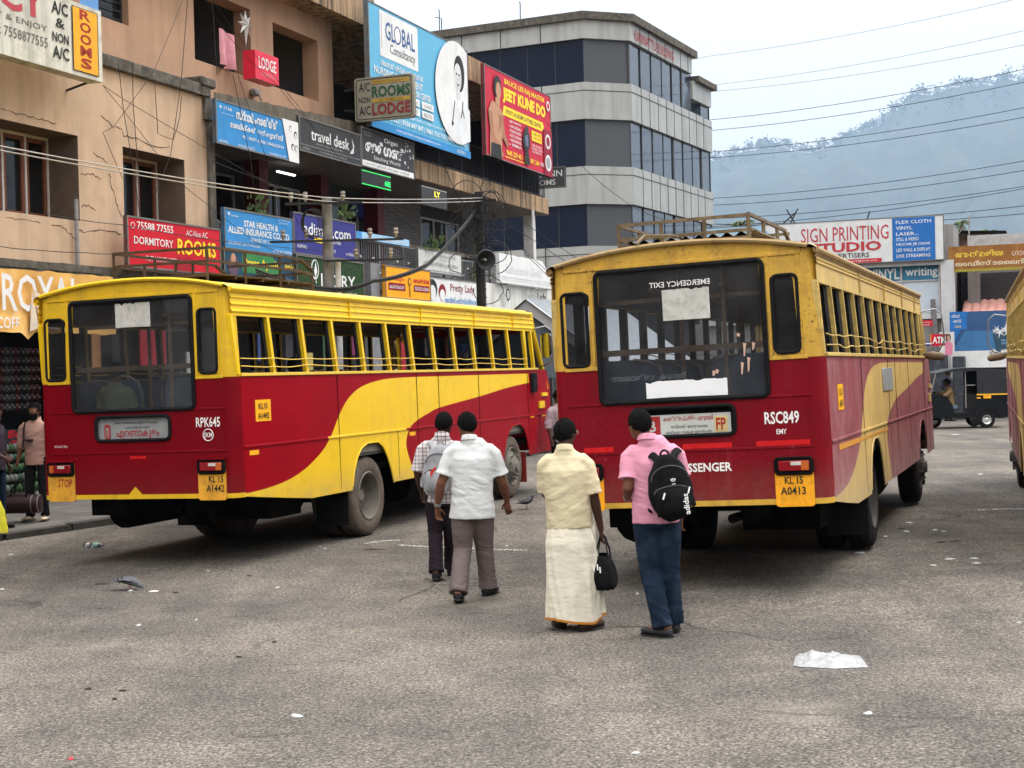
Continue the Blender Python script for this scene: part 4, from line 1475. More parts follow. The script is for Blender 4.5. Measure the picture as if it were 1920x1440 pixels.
# lodge board at the top left
s0, s1 = 15.16, 19.49
bd = board('lodge_signboard', 'large grimy white lodge board with red words and an orange ROOMS panel, top left corner', s0, s1, 6.81, 7.95, 14.5, mat('board_lodge', (.56, .55, .48), .7, var=.12, scale=2, streak=((.12, .11, .09), .55, 3.5), dirt=((.25, .23, .18), .4, 3)), .25, items=[
    ('t', "RESIDENCY", -.22, .60, .90, .40, C('board_red', (.40, .05, .07)), .03), ('t', "STAY & ENJOY", .33, .44, .36, .10, C('board_ink', (.12, .11, .10))),
    ('t', "Mob: 7558877555", .36, .25, .33, .13, C('board_ink', (.12, .11, .10))), ('t', "\u0d05\u0d1f\u0d3f\u0d2e\u0d3e\u0d32\u0d3f", .22, .17, .17, .1, cK),
    ('t', "A/C", .715, .75, .09, .17, cK, .02), ('t', "&", .735, .57, .05, .13, cK, .01), ('t', "NON", .715, .37, .09, .13, cK, .02), ('t', "A/C", .715, .15, .09, .17, cK, .02),
    ('p', R4(.825, .06, .975, .94), cK), ('p', R4(.83, .07, .97, .93), mat('board_amber', (.72, .34, .015), .6, var=.15, scale=4))]
    + [('t', ch, .868, .78 - .165 * i, .065, .14, C('board_rust', (.30, .03, .015)), .03) for i, ch in enumerate("ROOMS")])
b = MB()
b.tube([(19.45, 14.5, 6.83), (19.55, 15.0, 6.76)], .02, 6)
b.tube([(19.45, 14.5, 7.8), (19.55, 15.6, 7.9)], .02, 6)
part('bracket', b, M_IRON, bd)
# torn cloth banner
b = MB()
def bn(u, v):
    s = 12.5 + 7.65 * u
    z = 3.74 - .95 * v
    q = 0
    if .60 < u < .75 and v > .35:
        t = (u - .67) / .08
        q = max(0, 1 - abs(t)) * (v - .35) * .22
    return Vector((s, 14.6 - .05 * noise.noise((s * 2.2, z * 2, 5)) - q, z + .03 * noise.noise((s * 3, v, 2)) - (.10 * (v > .9) * max(0, 1 - abs((u - .70) / .03)))))
b.grid(bn, 150, 16)
cb = thing('cloth_banner', 'sagging golden cloth banner with white ROYAL lettering over the dark snack shop', 'banner', ST, (16, 14.6, 2.8))
pn = part('cloth', b, mat('banner_gold', (.66, .37, .10), .7, var=.12, scale=2.5, dirt=((.76, .55, .28), .3, 2), bump=.3, bscale=5), cb)
fm = FM(0, 14.5, 0)
txt(pn, fm, "ROYAL", 17.28, 3.10, 1.85, .56, cW, .012)
txt(pn, fm, "COFF", 17.15, 2.84, .5, .17, cW, .01)
txt(pn, fm, "HOUSE", 17.92, 2.84, .62, .17, cW, .01)
b = MB()
b.add([(17.92, 14.48, 3.45), (18.06, 14.48, 2.86), (17.86, 14.49, 2.80)], [(0, 1, 2)])
b.add([(17.93, 14.47, 3.45), (18.5, 14.40, 3.15), (18.14, 14.46, 2.70)], [(0, 1, 2)])
part('torn_flap', b, [mat('banner_back', (.62, .52, .40), .8)], pn)
board('dormitory_sign', 'bright red dormitory and rooms board with yellow ROOMS, fixed under the second window', 20.43, 23.32, 3.92, 4.79, 14.6, cR, .06, cFLEX, items=[
    ('t', "75588 77555", .10, .76, .37, .15, cW, .012), ('t', "AC-Non AC", .61, .76, .24, .12, cW), ('t', "DORMITORY", .065, .47, .40, .15, cW, .01), ('t', "ROOMS", .51, .36, .43, .32, cY, .02),
    ('t', "PUTHAYATH RESIDENCY", .18, .16, .45, .10, cW), ('p', EL(.055, .82, .022, .06), cW), ('p', EL(.055, .82, .017, .048), cR), ('p', R4(.5, .02, .68, .30), C('dark_red', (.30, .01, .02)))])
board('insurance_sign', 'upper blue health insurance board in white curly script, with a white portrait corner', 23.43, 26.56, 6.41, 7.25, 14.7, cB, .06, cFLEX, items=[
    ('t', "STAR", .09, .80, .10, .07, cW), ('p', star_pts(.055, .84, .05, .42, 5, .35), cW), ('p', R4(.06, .70, .2, .715), cLB),
    ('t', "\u0d38\u0d4d\u0d31\u0d4d\u0d31\u0d3e\u0d7c \u0d39\u0d46\u0d7d\u0d24\u0d4d\u0d24\u0d4d", .23, .66, .50, .24, cW, .035), ('t', "\u0d2e\u0d46\u0d21\u0d3f\u0d15\u0d4d\u0d15\u0d7d \u0d07\u0d7b\u0d37\u0d41\u0d31\u0d7b\u0d38\u0d4d", .16, .40, .64, .19, cW, .03),
    ('t', "Ph : 98471 61956 | 9446325914", .30, .23, .5, .10, cW, .01), ('t', "AD-WALL", .03, .05, .10, .06, cW), ('t', "\u0d05\u0d1f\u0d3f\u0d2e\u0d3e\u0d32\u0d3f \u0d2c\u0d4d\u0d30\u0d3e\u0d1e\u0d4d\u0d1a\u0d4d", .24, .04, .2, .08, cW), ('t', "insurance co. ltd", .62, .05, .2, .06, cW),
    ('p', [(.79, 1), (1, 1), (1, 0), (.87, 0)], cW)] + [('p', EL(x, y, .022, .085), m_) for x, y, m_ in ((.895, .80, cG), (.96, .68, cDG), (.92, .36, cDG), (.965, .35, cG))] + [('p', EL(x, y - .02, .014, .06), cW) for x, y in ((.895, .80), (.96, .68), (.92, .36), (.965, .35))])
board('travel_sign', 'charcoal travel desk board with thin white lettering, between the blue and the floral boards', 26.62, 29.45, 6.69, 7.42, 14.7, cDG, .06, cFLEX, items=[
    ('t', "travel desk", .18, .40, .62, .34, cW, .01), ('t', "dream. explore. discover.", .26, .27, .44, .09, cG), ('p', R4(0, .20, 1, .215), cG), ('t', "ADIMALY", .04, .07, .13, .08, cG), ('t', "+91 9746042200, +91 9746042171", .30, .07, .45, .07, cG),
    ('p', [(.80, .30), (.86, .52), (.84, .80), (.88, .60), (.87, .34)], cW, 'bird_emblem')])
rs = random.Random(8)
board('studio_sign', 'black board with bold white curly script and white floral sprays, under the roadside lodge sign', 29.48, 32.32, 6.72, 7.62, 14.7, cDG, .06, cFLEX, items=[
    ('t', "Organ", .42, .72, .26, .16, cW, .015), ('t', "\u0d13\u0d7c\u0d17\u0d7a", .07, .40, .74, .34, cW, .05), ('t', "Stitching World", .22, .22, .5, .13, cW), ('p', R4(0, .02, 1, .17), cW),
    ('t', "\u0d2c\u0d4d\u0d32\u0d57\u0d38\u0d4d \u0d1a\u0d41\u0d30\u0d3f\u0d26\u0d3e\u0d7c \u0d2b\u0d4d\u0d30\u0d4b\u0d15\u0d4d\u0d15\u0d4d \u0d24\u0d2f\u0d4d\u0d2f\u0d7d", .05, .055, .85, .08, cK), ('t', "9961 477 365", .05, .86, .13, .05, cG), ('t', "9249 065 761", .05, .79, .13, .05, cG)]
    + [('p', star_pts(rs.uniform(.80, .99), rs.uniform(.2, .95), rs.uniform(.03, .07), .3, 5, .4, rs.uniform(0, 3)), cW, 'floral_print') for _ in range(16)])
board('insurance_sign', 'blue STAR HEALTH insurance board in English capitals, between the red and the navy boards', 23.5, 26.1, 4.44, 5.22, 14.62, cB, .06, cFLEX, items=[
    ('t', "STAR HEALTH &", .27, .60, .50, .16, cW, .025), ('t', "ALLIED INSURANCE CO.LTD.", .05, .40, .90, .17, cW, .022), ('t', "IRDAI REG NO: 129", .36, .26, .30, .09, cW, .01), ('t', "SM OFFICE : JINCY PAULOSE", .05, .10, .44, .10, cW), ('t', "\u0d05\u0d1f\u0d3f\u0d2e\u0d3e\u0d32\u0d3f / ADIMALI", .68, .06, .29, .09, cW),
    ('t', "A VIDEOCON\nENTERPRISE", .78, .80, .17, .14, cLB), ('p', star_pts(.06, .86, .06, .4, 5, .4), cW), ('t', "Star Health", .09, .80, .10, .05, cW)])
board('website_sign', 'navy board with large rounded white dot-com lettering, behind the grey concrete pole', 26.13, 28.93, 4.52, 5.38, 14.62, cNV, .06, cFLEX, items=[
    ('t', "adimali.com", .15, .50, .76, .30, cW, .012), ('p', R4(.31, .34, .54, .46), cY), ('t', "TRAVEL", .33, .36, .19, .08, cK, .01), ('t', "PARTNER", .58, .36, .16, .08, cW), ('t', "ADIMALI", .04, .16, .15, .08, cW), ('t', "\u0d05\u0d1f\u0d3f\u0d2e\u0d3e\u0d32\u0d3f", .82, .12, .15, .09, cW), ('t', "HOLIDAYS", .45, .14, .2, .08, cW)])
board('clinic_sign', 'dark teal and green clinic board with yellow lettering, just above the bright bus rack', 23.42, 26.15, 3.80, 4.44, 14.6, C('deep_teal', (.012, .06, .10)), .06, cFLEX, items=[
    ('p', [(.24, .35), (.80, .35), (.64, 1), (.24, 1)], cGR), ('t', "Prana Ayush Clinic", .26, .46, .72, .34, cY, .015), ('p', EL(.12, .52, .07, .33), C('robe', (.10, .06, .10))), ('p', EL(.12, .74, .03, .15), cSK), ('t', "AYURVEDA & HOMEO CLINIC", .40, .16, .5, .12, cW, .01)])
board('dress_shop_sign', 'dark leafy green board with white serif IVORY and a feather emblem', 26.05, 29.1, 3.70, 4.50, 14.55, mat('board_hedge', (.018, .048, .014), .95, var=.6, scale=14, bump=.8, bscale=25), .08, cFLEX, items=[
    ('t', "IVORY", .34, .22, .52, .36, cW, .012), ('p', EL(.255, .66, .055, .26), cW), ('p', EL(.258, .67, .043, .22), cGN), ('p', [(.262, .44), (.285, .62), (.266, .86), (.240, .62)], cW, 'feather_emblem'), ('p', [(.26, .30), (.272, .30), (.262, .5)], cW, 'feather_emblem'), ('t', "exclusive ladies collection", .08, .06, .4, .07, cG), ('t', "\u0d05\u0d1f\u0d3f\u0d2e\u0d3e\u0d32\u0d3f", .70, .05, .17, .09, cW)])
b = MB()
b.box(29.62, 30.08, 14.55, 14.9, 0.2, 4.54)
solo('steel_column', 'plain grey steel clad column between the green and the orange boards', 'column', b, mat('column_grey', (.22, .225, .235), .5, .3), ST, (29.85, 14.7, .1))
board('loan_sign', 'orange gold loan board with red English and curly lettering, right of a grey column', 30.1, 32.66, 3.75, 4.52, 14.5, cOR, .08, cFLEX, items=[
    ('t', "\u0d2e\u0d23\u0d2a\u0d4d\u0d2a\u0d41\u0d31\u0d02", .06, .52, .34, .20, cR, .01), ('p', R4(.06, .26, .42, .48), cMG), ('t', "\u0d17\u0d4b\u0d7e\u0d21\u0d4d \u0d32\u0d4b\u0d7a", .08, .31, .32, .12, cW, .01), ('t', "MANAPPURAM", .61, .54, .35, .14, cR, .015), ('p', R4(.61, .28, .96, .48), cMG), ('t', "GOLD LOAN", .63, .32, .31, .11, cW, .01),
    ('p', star_pts(.515, .56, .15, .72, 12, .30), C('emblem_brown', (.22, .09, .01)), 'emblem'), ('p', EL(.515, .56, .022, .075), cOR, 'emblem'), ('p', [(.505, .10), (.525, .10), (.52, .45), (.51, .45)], C('emblem_brown', (.22, .09, .01)), 'emblem')])
board('name_strip', 'narrow blue strip with white script along the flowered railing', 29.42, 32.3, 5.1, 5.26, 14.85, cLB, .05, None, items=[('t', "\u0d13\u0d7c\u0d17\u0d7a \u0d38\u0d4d\u0d31\u0d4d\u0d31\u0d3f\u0d1a\u0d4d\u0d1a\u0d3f\u0d02\u0d17\u0d4d \u0d35\u0d47\u0d7e\u0d21\u0d4d", .14, .25, .80, .5, cW, .02), ('t', "81", .02, .2, .07, .6, cW, .02), ('p', R4(0, 0, .10, 1), C('strip_blue', (.06, .25, .55)))])
board('jeweller_sign', 'faded white board with grey script above the portrait board, right of the railing', 32.53, 35.33, 4.50, 5.10, 14.75, cWD, .06, cFLEX, items=[
    ('t', "\u0d2b\u0d3f\u0d28\u0d3e\u0d7b\u0d38\u0d4d", .44, .70, .42, .17, cG, .01), ('t', "\u0d38\u0d4d\u0d35\u0d7c\u0d23\u0d4d\u0d23 \u0d2a\u0d23\u0d2f\u0d02", .12, .32, .78, .22, cG, .015), ('p', R4(0, .10, 1, .14), cG), ('t', "9446 076 306", .68, .18, .22, .07, cG), ('t', "The Finance", .32, .60, .4, .06, cG)])
face = lambda cx, cy, r, hair: [('p', EL(cx, cy + .05, r * .52, r * 2.0), hair), ('p', EL(cx, cy - .06, r * .36, r * 1.5), cW)]
board('tailor_sign', 'white board with two drawn women faces and faded red script, left of the dark pole', 32.72, 36.3, 3.62, 4.40, 14.62, mat('board_tailor', (.66, .66, .65), .7, var=.06, streak=((.30, .26, .24), .3, 4)), .06, cFLEX, items=[
    ('t', "Pretty Lady", .42, .52, .45, .32, cMG, .01), ('t', "\u0d32\u0d47\u0d21\u0d40\u0d38\u0d4d \u0d2b\u0d3e\u0d7b\u0d38\u0d3f \u0d38\u0d4d\u0d31\u0d4d\u0d31\u0d4b\u0d7c", .32, .20, .60, .20, cB, .015)] + face(.10, .55, .16, cK) + face(.27, .5, .12, cMG))
board('gold_sign', 'bleached white board with faint embossed letters and sliced right corner, beside the loudspeaker', 37.6, 42.0, 4.46, 5.28, 14.6, mat('board_bleached', (.68, .68, .67), .6, var=.04, streak=((.5, .48, .44), .2, 3)), .10, None, outline=[(0, 0), (1, 0), (1, .42), (.82, .98), (.4, 1), (.34, .97), (.3, 1), (0, 1)], items=[
    ('t', "Lakshmi Gold", .12, .36, .68, .30, C('emboss', (.60, .60, .60)), .01), ('p', R4(0, .20, 1, .24), C('emboss', (.60, .60, .60))), ('p', R4(0, .12, 1, .14), C('emboss', (.60, .60, .60)))])
board('tailor_sign', 'stained white wall board with scratched off drawing and black Lady script, under the bleached board', 36.9, 42.55, 3.55, 4.43, 14.7, mat('board_stained', (.62, .61, .57), .8, var=.1, scale=2, streak=((.22, .20, .16), .5, 4), dirt=((.4, .36, .3), .3, 4)), .06, None, items=[
    ('t', "Pretty", .52, .52, .20, .34, C('faint', (.46, .45, .42))), ('t', "Lady", .74, .55, .14, .32, cK, .01), ('p', EL(.24, .5, .04, .22), C('faint', (.46, .45, .42))), ('p', EL(.30, .70, .03, .2), cDG), ('p', EL(.30, .70, .02, .15), cWD), ('p', EL(.255, .5, .02, .12), cWD)])
# big hoardings on the gallery railing
gl = board('consultancy_hoarding', 'tall sky blue nursing consultancy hoarding with a smiling doctor in a white oval', 29.7, 35.6, 7.63, 10.5, 14.6, cGB, .10, cFLEX, items=[
    ('p', R4(.10, .60, .46, .97), cW), ('p', R4(.115, .665, .118, .94), cNV), ('t', "GLOBAL", .15, .75, .28, .15, C('logo_navy', (.03, .10, .26)), .015), ('t', "Consultancy", .19, .63, .24, .10, cK), ('p', EL(.262, .825, .03, .075), cNV, 'globe_emblem'), ('p', EL(.262, .825, .025, .063), cW, 'globe_emblem'),
    ('t', "\u0d17\u0d4d\u0d32\u0d4b\u0d2c\u0d7d \u0d28\u0d34\u0d4d\u0d38\u0d3f\u0d02\u0d17\u0d4d \u0d15\u0d7a\u0d38\u0d7e\u0d1f\u0d7b\u0d38\u0d3f", .10, .525, .40, .055, cW, .02), ('t', "NURSING RECRUITMENT", .04, .445, .46, .06, cW, .015), ('t', "& ADMISSION CENTER", .30, .375, .28, .055, cW, .015)]
    + [('p', R4(.06 + .14 * i, .30 - .08 * j, .18 + .14 * i, .36 - .08 * j), cW) for i in range(4) for j in range(2)] + [('t', t_, .08 + .14 * i, .315 - .08 * j, .08, .03, cG) for (i, j, t_) in ((0, 0, "GNM"), (1, 0, "BSc"), (2, 0, "MSc"), (3, 0, "UAE"), (0, 1, "UK"), (1, 1, "KSA"), (2, 1, "OET"), (3, 1, "IELTS"))]
    + [('t', "info@globalnursingconsultancy.com", .30, .165, .48, .03, cW), ('t', "0486 4222 222 | 8156 847 847 | 9061 713 713 | 9497 713 713", .03, .085, .92, .055, cW, .02), ('p', R4(0, 0, 1, .065), C('hoarding_blue', (.03, .22, .50))), ('t', "www.globalnursingconsultancy.com", .22, .02, .44, .028, cW), ('t', "ADIMALY", .84, .02, .10, .03, cW),
    ('p', [p for p in EL(.86, .56, .24, .46, 60) if p[0] <= 1.0], cW, 'portrait_oval')]
    + [('p', pts, m_, 'portrait') for pts, m_ in (
        ([(.76, .14), (.79, .42), (.85, .50), (.93, .50), (1.0, .44), (1.0, .16), (.9, .10)], C('coat', (.66, .67, .68))),
        (EL(.885, .74, .060, .165), cK), (EL(.868, .705, .042, .125), C('face_grey', (.58, .57, .56))), ([(.85, .61), (.885, .61), (.90, .50), (.85, .50)], C('face_grey', (.58, .57, .56))),
        (EL(.853, .73, .009, .010, 10), cK), (EL(.883, .728, .009, .010, 10), cK), ([(.850, .648), (.868, .634), (.889, .646), (.868, .624)], cW), ([(.846, .655), (.868, .636), (.893, .653), (.868, .620)], cDG),
        ([(.866, .70), (.862, .668), (.872, .668)], cG),
        ([(.825, .48), (.830, .48), (.80, .28), (.793, .28)], cDG), (EL(.796, .27, .010, .022, 12), cDG), ([(.915, .50), (.921, .50), (.915, .42), (.893, .34), (.886, .34), (.908, .42)], cDG), ([(.915, .42), (.935, .35), (.929, .35), (.908, .42)], cDG))])
jk = board('martial_arts_hoarding', 'crimson martial arts hoarding with yellow lettering and a bare chested man, on the railing', 36.8, 42.3, 7.9, 10.4, 14.6, C('hoarding_crimson', (.50, .016, .045)), .10, cFLEX, items=[
    ('t', "BRUCE LEE RAJ MASTER", .28, .865, .62, .075, cY, .02), ('t', "JEET KUNE DO", .25, .66, .66, .18, cY, .06), ('p', [(.24, .52), (.84, .52), (.88, .575), (.86, .63), (.26, .63)], cY), ('t', "SPORTS ACADEMY & FITNESS CENTRE", .29, .55, .54, .05, cK, .02)]
    + [('t', t_, .33, .46 - .052 * i, .18, .034, cW, .01) for i, t_ in enumerate(("\u2022 JEET KUNE DO", "\u2022 WUSHU", "\u2022 TAEKWONDO", "\u2022 KICK BOXING", "\u2022 BOXING", "\u2022 MMA"))]
    + [('p', R4(.67, .36, .83, .48), cY), ('t', "TRAINERS WANTED", .685, .43, .13, .03, cK), ('t', "ALL ARE WELCOME", .685, .385, .13, .03, cR), ('t', "MMA FIGHTERS\nFITNESS COACH\nSELF DEFENCE", .67, .22, .17, .10, cW), ('t', "9645 259 401  8281 891 244", .28, .08, .50, .06, cY, .02), ('t', "9846 721", .80, .09, .10, .05, cW), ('p', R4(.26, .05, .60, .06), cY),
    ('p', R4(.86, .0, 1, .56), C('hoarding_dark', (.26, .01, .03))), ('p', EL(.93, .16, .05, .10), cW, 'round_emblem'), ('p', EL(.93, .16, .035, .07), cG, 'round_emblem'), ('p', EL(.93, .42, .045, .09), cW, 'round_emblem'), ('p', EL(.93, .42, .03, .06), C('hoarding_dark', (.26, .01, .03)), 'round_emblem'), ('p', EL(.945, .86, .03, .06), cW, 'round_emblem'), ('p', EL(.945, .86, .018, .038), cR, 'round_emblem')]
    + [('p', pts, m_, 'portrait') for pts, m_ in (
        ([(.04, .0), (.20, .0), (.22, .30), (.24, .52), (.16, .62), (.08, .62), (.03, .50), (.05, .30)], cSK), ([(.17, .50), (.23, .50), (.26, .30), (.31, .20), (.29, .16), (.22, .26)], C('skin_dark', (.36, .16, .09))), ([(.03, .5), (.08, .5), (.11, .25), (.24, .06), (.20, .02), (.06, .20)], C('skin_dark', (.36, .16, .09))),
        (EL(.165, .80, .055, .125), cK), (EL(.175, .765, .036, .095), cSK), ([(.13, .68), (.19, .68), (.19, .60), (.13, .60)], cSK), ([(.05, 0), (.20, 0), (.19, .16), (.06, .16)], cK), ([(.17, .29), (.20, .40), (.21, .52), (.18, .42)], C('skin_dark', (.36, .16, .09))),
        (EL(.575, .33, .055, .13), cK), (EL(.58, .45, .025, .05), cDG), ([(.55, .38), (.60, .40), (.60, .26), (.56, .26)], C('kit_blue', (.12, .14, .22))), ([(.55, .2), (.6, .2), (.62, .05), (.54, .05)], cK))])
# red LODGE light box
board('lodge_lightbox', 'small red light box reading LODGE on the peach wall between the two dark openings', 25.40, 26.33, 8.00, 8.57, 15.2, mat('print_red_bright', (.62, .02, .05), .35, var=.05), .28, None, items=[('t', "LODGE", .14, .40, .74, .42, cW, .015), ('t', "7558877555", .2, .16, .68, .14, C('pinkish', (.62, .25, .28)))])
# hanging two-sided sign over the road: faces back down the street
v0, z0 = fx(668, 234, 29.6)
v1, z1 = fx(776, 132, 29.6)
v0, v1 = max(v0, v1), min(v0, v1)
hs_ = board('rooms_sign', 'worn white projecting sign with green ROOMS and red LODGE, hung out over the road', v1, v0, z0 + .05, z1 - .06, 29.6, mat('board_worn', (.25, .24, .19), .75, var=.15, scale=3, dirt=((.22, .2, .15), .45, 4), streak=((.15, .13, .1), .3, 5)), .12, None, plane=CM(29.55, v0, z0 + .05), outline=[(x, y) for x, y in rrect(0, 1, 0, 1, .06)], items=[
    ('t', "A/C", .08, .68, .19, .20, cK, .01), ('t', "NON", .07, .42, .20, .13, cK, .01), ('t', "A/C", .08, .14, .19, .20, cK, .01), ('p', R4(.30, .83, .93, .92), C('sign_mustard', (.42, .27, .05))), ('t', "PUTHAYATH RESIDENCY", .32, .85, .58, .05, cK), ('t', "ROOMS", .30, .52, .65, .26, C('sign_green', (.03, .09, .05)), .03), ('p', R4(.30, .41, .95, .49), C('sign_mustard', (.42, .27, .05))), ('t', "PH 7558877555", .42, .425, .40, .05, cK), ('t', "LODGE", .30, .12, .65, .26, C('sign_maroon', (.22, .03, .03)), .03)])
b = MB()
W_, H_ = v0 - v1, z1 - z0 - .11
b.tube([CM(29.55, v0, z0 + .05) @ Vector((x * W_, y * H_, .004)) for x, y in rrect(.035, .965, .045, .955, .05)], .008, 5, closed=True)
part('painted_border', b, cK, hs_)
b = MB()
b.tube([(29.62, v0, z0 + .3), (29.62, 15.1, z0 + .35)], .03, 6)
b.tube([(29.62, v0, z1 - .3), (29.62, 15.1, z1 - .3)], .03, 6)
part('bracket', b, M_IRON, hs_)
# LED boards
E1 = mat('led_green', (.02, .6, .1), emit=((.02, .9, .15), 1.6))
E2 = mat('led_yellow', (.7, .6, .05), emit=((.9, .75, .05), 1.4))
E3 = mat('led_red', (.8, .02, .02), emit=((1, .03, .03), 1.6))
for lab, q, em, tx in (('black display edged by green lights, lit green figures', (29.22, 30.74, 6.27, 6.61), E1, ("602", .78, .25, .2, .35)), ('grey display edged in white dots, small yellow lit mark', (32.48, 34.05, 6.14, 6.61), E2, ("LY", .50, .55, .22, .3)), ('dark display with red lit letters, behind the blue hoarding edge', (36.2, 37.2, 8.42, 8.70), E3, ("n, D-I", .1, .2, .8, .6))):
    r_ = board('led_display', lab, q[0], q[1], q[2], q[3], 14.6 if em is not E3 else 15.4, cK if em is not E2 else cDG, .08, None, cat='display', items=[('t', tx[0], tx[1], tx[2], tx[3], tx[4], em, .02)])
    if em is not E3:
        b = MB()
        O = FM(q[0], (14.6 if em is not E3 else 15.4) - .08, q[2])
        W_, H_ = q[1] - q[0], q[3] - q[2]
        for k in range(26):
            x = W_ * (k + .5) / 26
            for y in ((.02, H_ - .02) if em is E1 else (H_ - .02,)):
                b.box(x - .012, x + .012, y - .01, y + .01, .001, .004, 0, O)
        part('light_dots', b, E1 if em is E1 else cW, r_)
# pink cloth and paper star outside the balcony room
b = MB()
b.grid(lambda u, v: Vector((25.02 + .55 * u + .03 * noise.noise((u * 4, v * 3, 1)), 15.5 - .06 * sin(u * 9) * (.4 + v), 8.98 - .72 * v - .05 * u)), 14, 8)
solo('drying_cloth', 'pink cloth drying on a line in the left balcony opening', 'cloth', b, mat('cloth_pink', (.58, .26, .30), .9, var=.12, bump=.2, bscale=20), ST, (25.3, 15.5, 8.25))
b = MB()
P = []
for k in range(16):
    a = pi / 2 + pi * k / 8
    r = (.30 if k % 2 == 0 else .13)
    if k == 8: r = .48
    P.append((25.9 + r * cos(a), 9.22 + r * sin(a)))
o = len(b.v)
b.add([(s, 15.42, z) for s, z in P] + [(25.9, 15.34, 9.22), (25.9, 15.5, 9.22)], [(k, (k + 1) % 16, 16) for k in range(16)] + [((k + 1) % 16, k, 17) for k in range(16)])
solo('star_lantern', 'silver grey paper star lantern hanging before the peach wall', 'lantern', b, mat('star_silver', (.46, .46, .45), .5, .2, var=.3, scale=30), ST, (25.9, 15.42, 8.75))
b = MB()
b.box(26.28, 26.5, 15.45, 15.6, 7.86, 8.0, 0, None, .03)
b.tube([(26.4, 15.45, 7.9), (26.42, 15.4, 7.75), (26.4, 15.42, 7.68)], .015, 6)
solo('wall_lamp', 'small grey flood lamp fixed to the peach wall under the LODGE box', 'lamp', b, M_PIPE, ST, (26.4, 15.5, 7.7))
# ------------------------------------------------------------ glass fronted building at the end of the row
GA = radians(25.5)
GF = Matrix(((sin(GA), -cos(GA), 0, 3.09), (cos(GA), sin(GA), 0, 56.6), (0, 0, 1, 0), (0, 0, 0, 1)))   # x along its right face, y along its left face
M_CLAD = mat('clad_silver', (.36, .36, .345), .42, .25, var=.07, scale=1.2, streak=((.17, .16, .145), .5, 2.5))
M_CLAD_SHADE = mat('clad_silver_shade', (.30, .31, .325), .45, .25, var=.07, scale=1.2, streak=((.16, .16, .15), .25, 2.5))  # darker copy of the silver cladding for the shaded left face, unused
M_JOINT = mat('clad_joint', (.05, .05, .05), .8)
M_GLASS_D = mat('curtain_glass', (.008, .012, .028), .12, var=.15, scale=.8, spec=.12)
M_GLASS_R = mat('curtain_glass_bright', (.02, .03, .05), .04, var=.15, scale=.8, spec=1.0)
M_GLASS_G = mat('panel_slate', (.075, .08, .088), .4, var=.03, scale=.5, spec=.2)
gb = thing('glass_building', 'four storey building of dark glass bands and silver panels with a cut corner', 'building', GF, (6, 6, 0))
CH = 1.35                          # chamfered corner: from (0,0) to (CH,-CH)
RX, RX2 = 8.9, 11.6
def gwall(b, z0, z1, d=0., x1=RX2, m=0):
    pts = [(-d, 16), (-d, -d * .4), (CH - d * .4, -CH - d), (x1, -CH - d)]
    for p, q in zip(pts, pts[1:]):
        b.add([(p[0], p[1], z0), (q[0], q[1], z0), (q[0], q[1], z1), (p[0], p[1], z1)], [(0, 1, 2, 3)], m)
    for z in (z0, z1):
        b.add([(p[0], p[1], z) for p in pts] + [(x1, 16, z)], [(0, 1, 2, 3, 4)], m)
    b.add([(x1, -CH - d, z0), (x1, 16, z0), (x1, 16, z1), (x1, -CH - d, z1)], [(0, 1, 2, 3)], m)
BANDS = [(4.3, 6.75), (8.39, 9.86), (11.70, 13.13)]
for z0, z1 in BANDS[:1] + BANDS[1:]:
    b = MB()
    gwall(b, z0, z1, .14)
    b2 = MB()
    cb_ = part('cladding_band', b, M_CLAD, gb)
    for k in range(9):                                        # left face panel bounds; no shaded cladding colour is applied
        y0, y1 = k * 1.75, (k + 1) * 1.75
    for k in range(1, 9):
        b2.box(-.152, -.138, k * 1.75 - .02, k * 1.75 + .02, z0, z1)
    for k in range(1, 10):
        x = CH + k * 1.0
        if x < RX2: b2.box(x - .015, x + .015, -CH - .152, -CH - .138, z0, z1)
    for x, y in ((-.10, -.03), (CH - .05, -CH - .09)):
        b2.tube([(x, y, z0), (x, y, z1)], .03, 4)
    b2.tube([(-.15, 14, z1 - .32), (-.15, -.06, z1 - .32), (CH - .06, -CH - .15, z1 - .32), (RX2, -CH - .15, z1 - .32)], .014, 4)
    part('panel_joint', b2, M_JOINT, cb_)
b = MB()
gwall(b, 14.83, 15.55, .14, RX)
tp = part('cladding_band', b, M_CLAD, gb)
b2 = MB()
for k in range(1, 9): b2.box(-.152, -.138, k * 1.75 - .02, k * 1.75 + .02, 14.78, 15.55)
for k in range(1, 8): b2.box(CH + k - .015, CH + k + .015, -CH - .152, -CH - .138, 14.78, 15.55)
part('panel_joint', b2, M_JOINT, tp)
txt(tp, GF.inverted() @ GF @ plane_m((CH + .35, -CH - .17, 14.92), (1, 0, 0), (0, 0, 1)), "KANNATTU BUILDING", 0, 0, 4.7, .42, mat('letter_red_metal', (.34, .02, .025), .5), .008)
b = MB()
b.box(RX + .02, RX2, -CH - .14, 6, 13.75, 14.55)
part('cladding_band', b, M_CLAD, gb)
b = MB()
gwall(b, 15.55, 15.85, .32, RX + .3)
part('roof_coping', b, M_GRIME, gb)
b = MB()
b.box(RX + .35, RX2 + .3, -CH - .35, 8, 14.55, 14.8)
part('roof_coping', b, M_GRIME, gb)
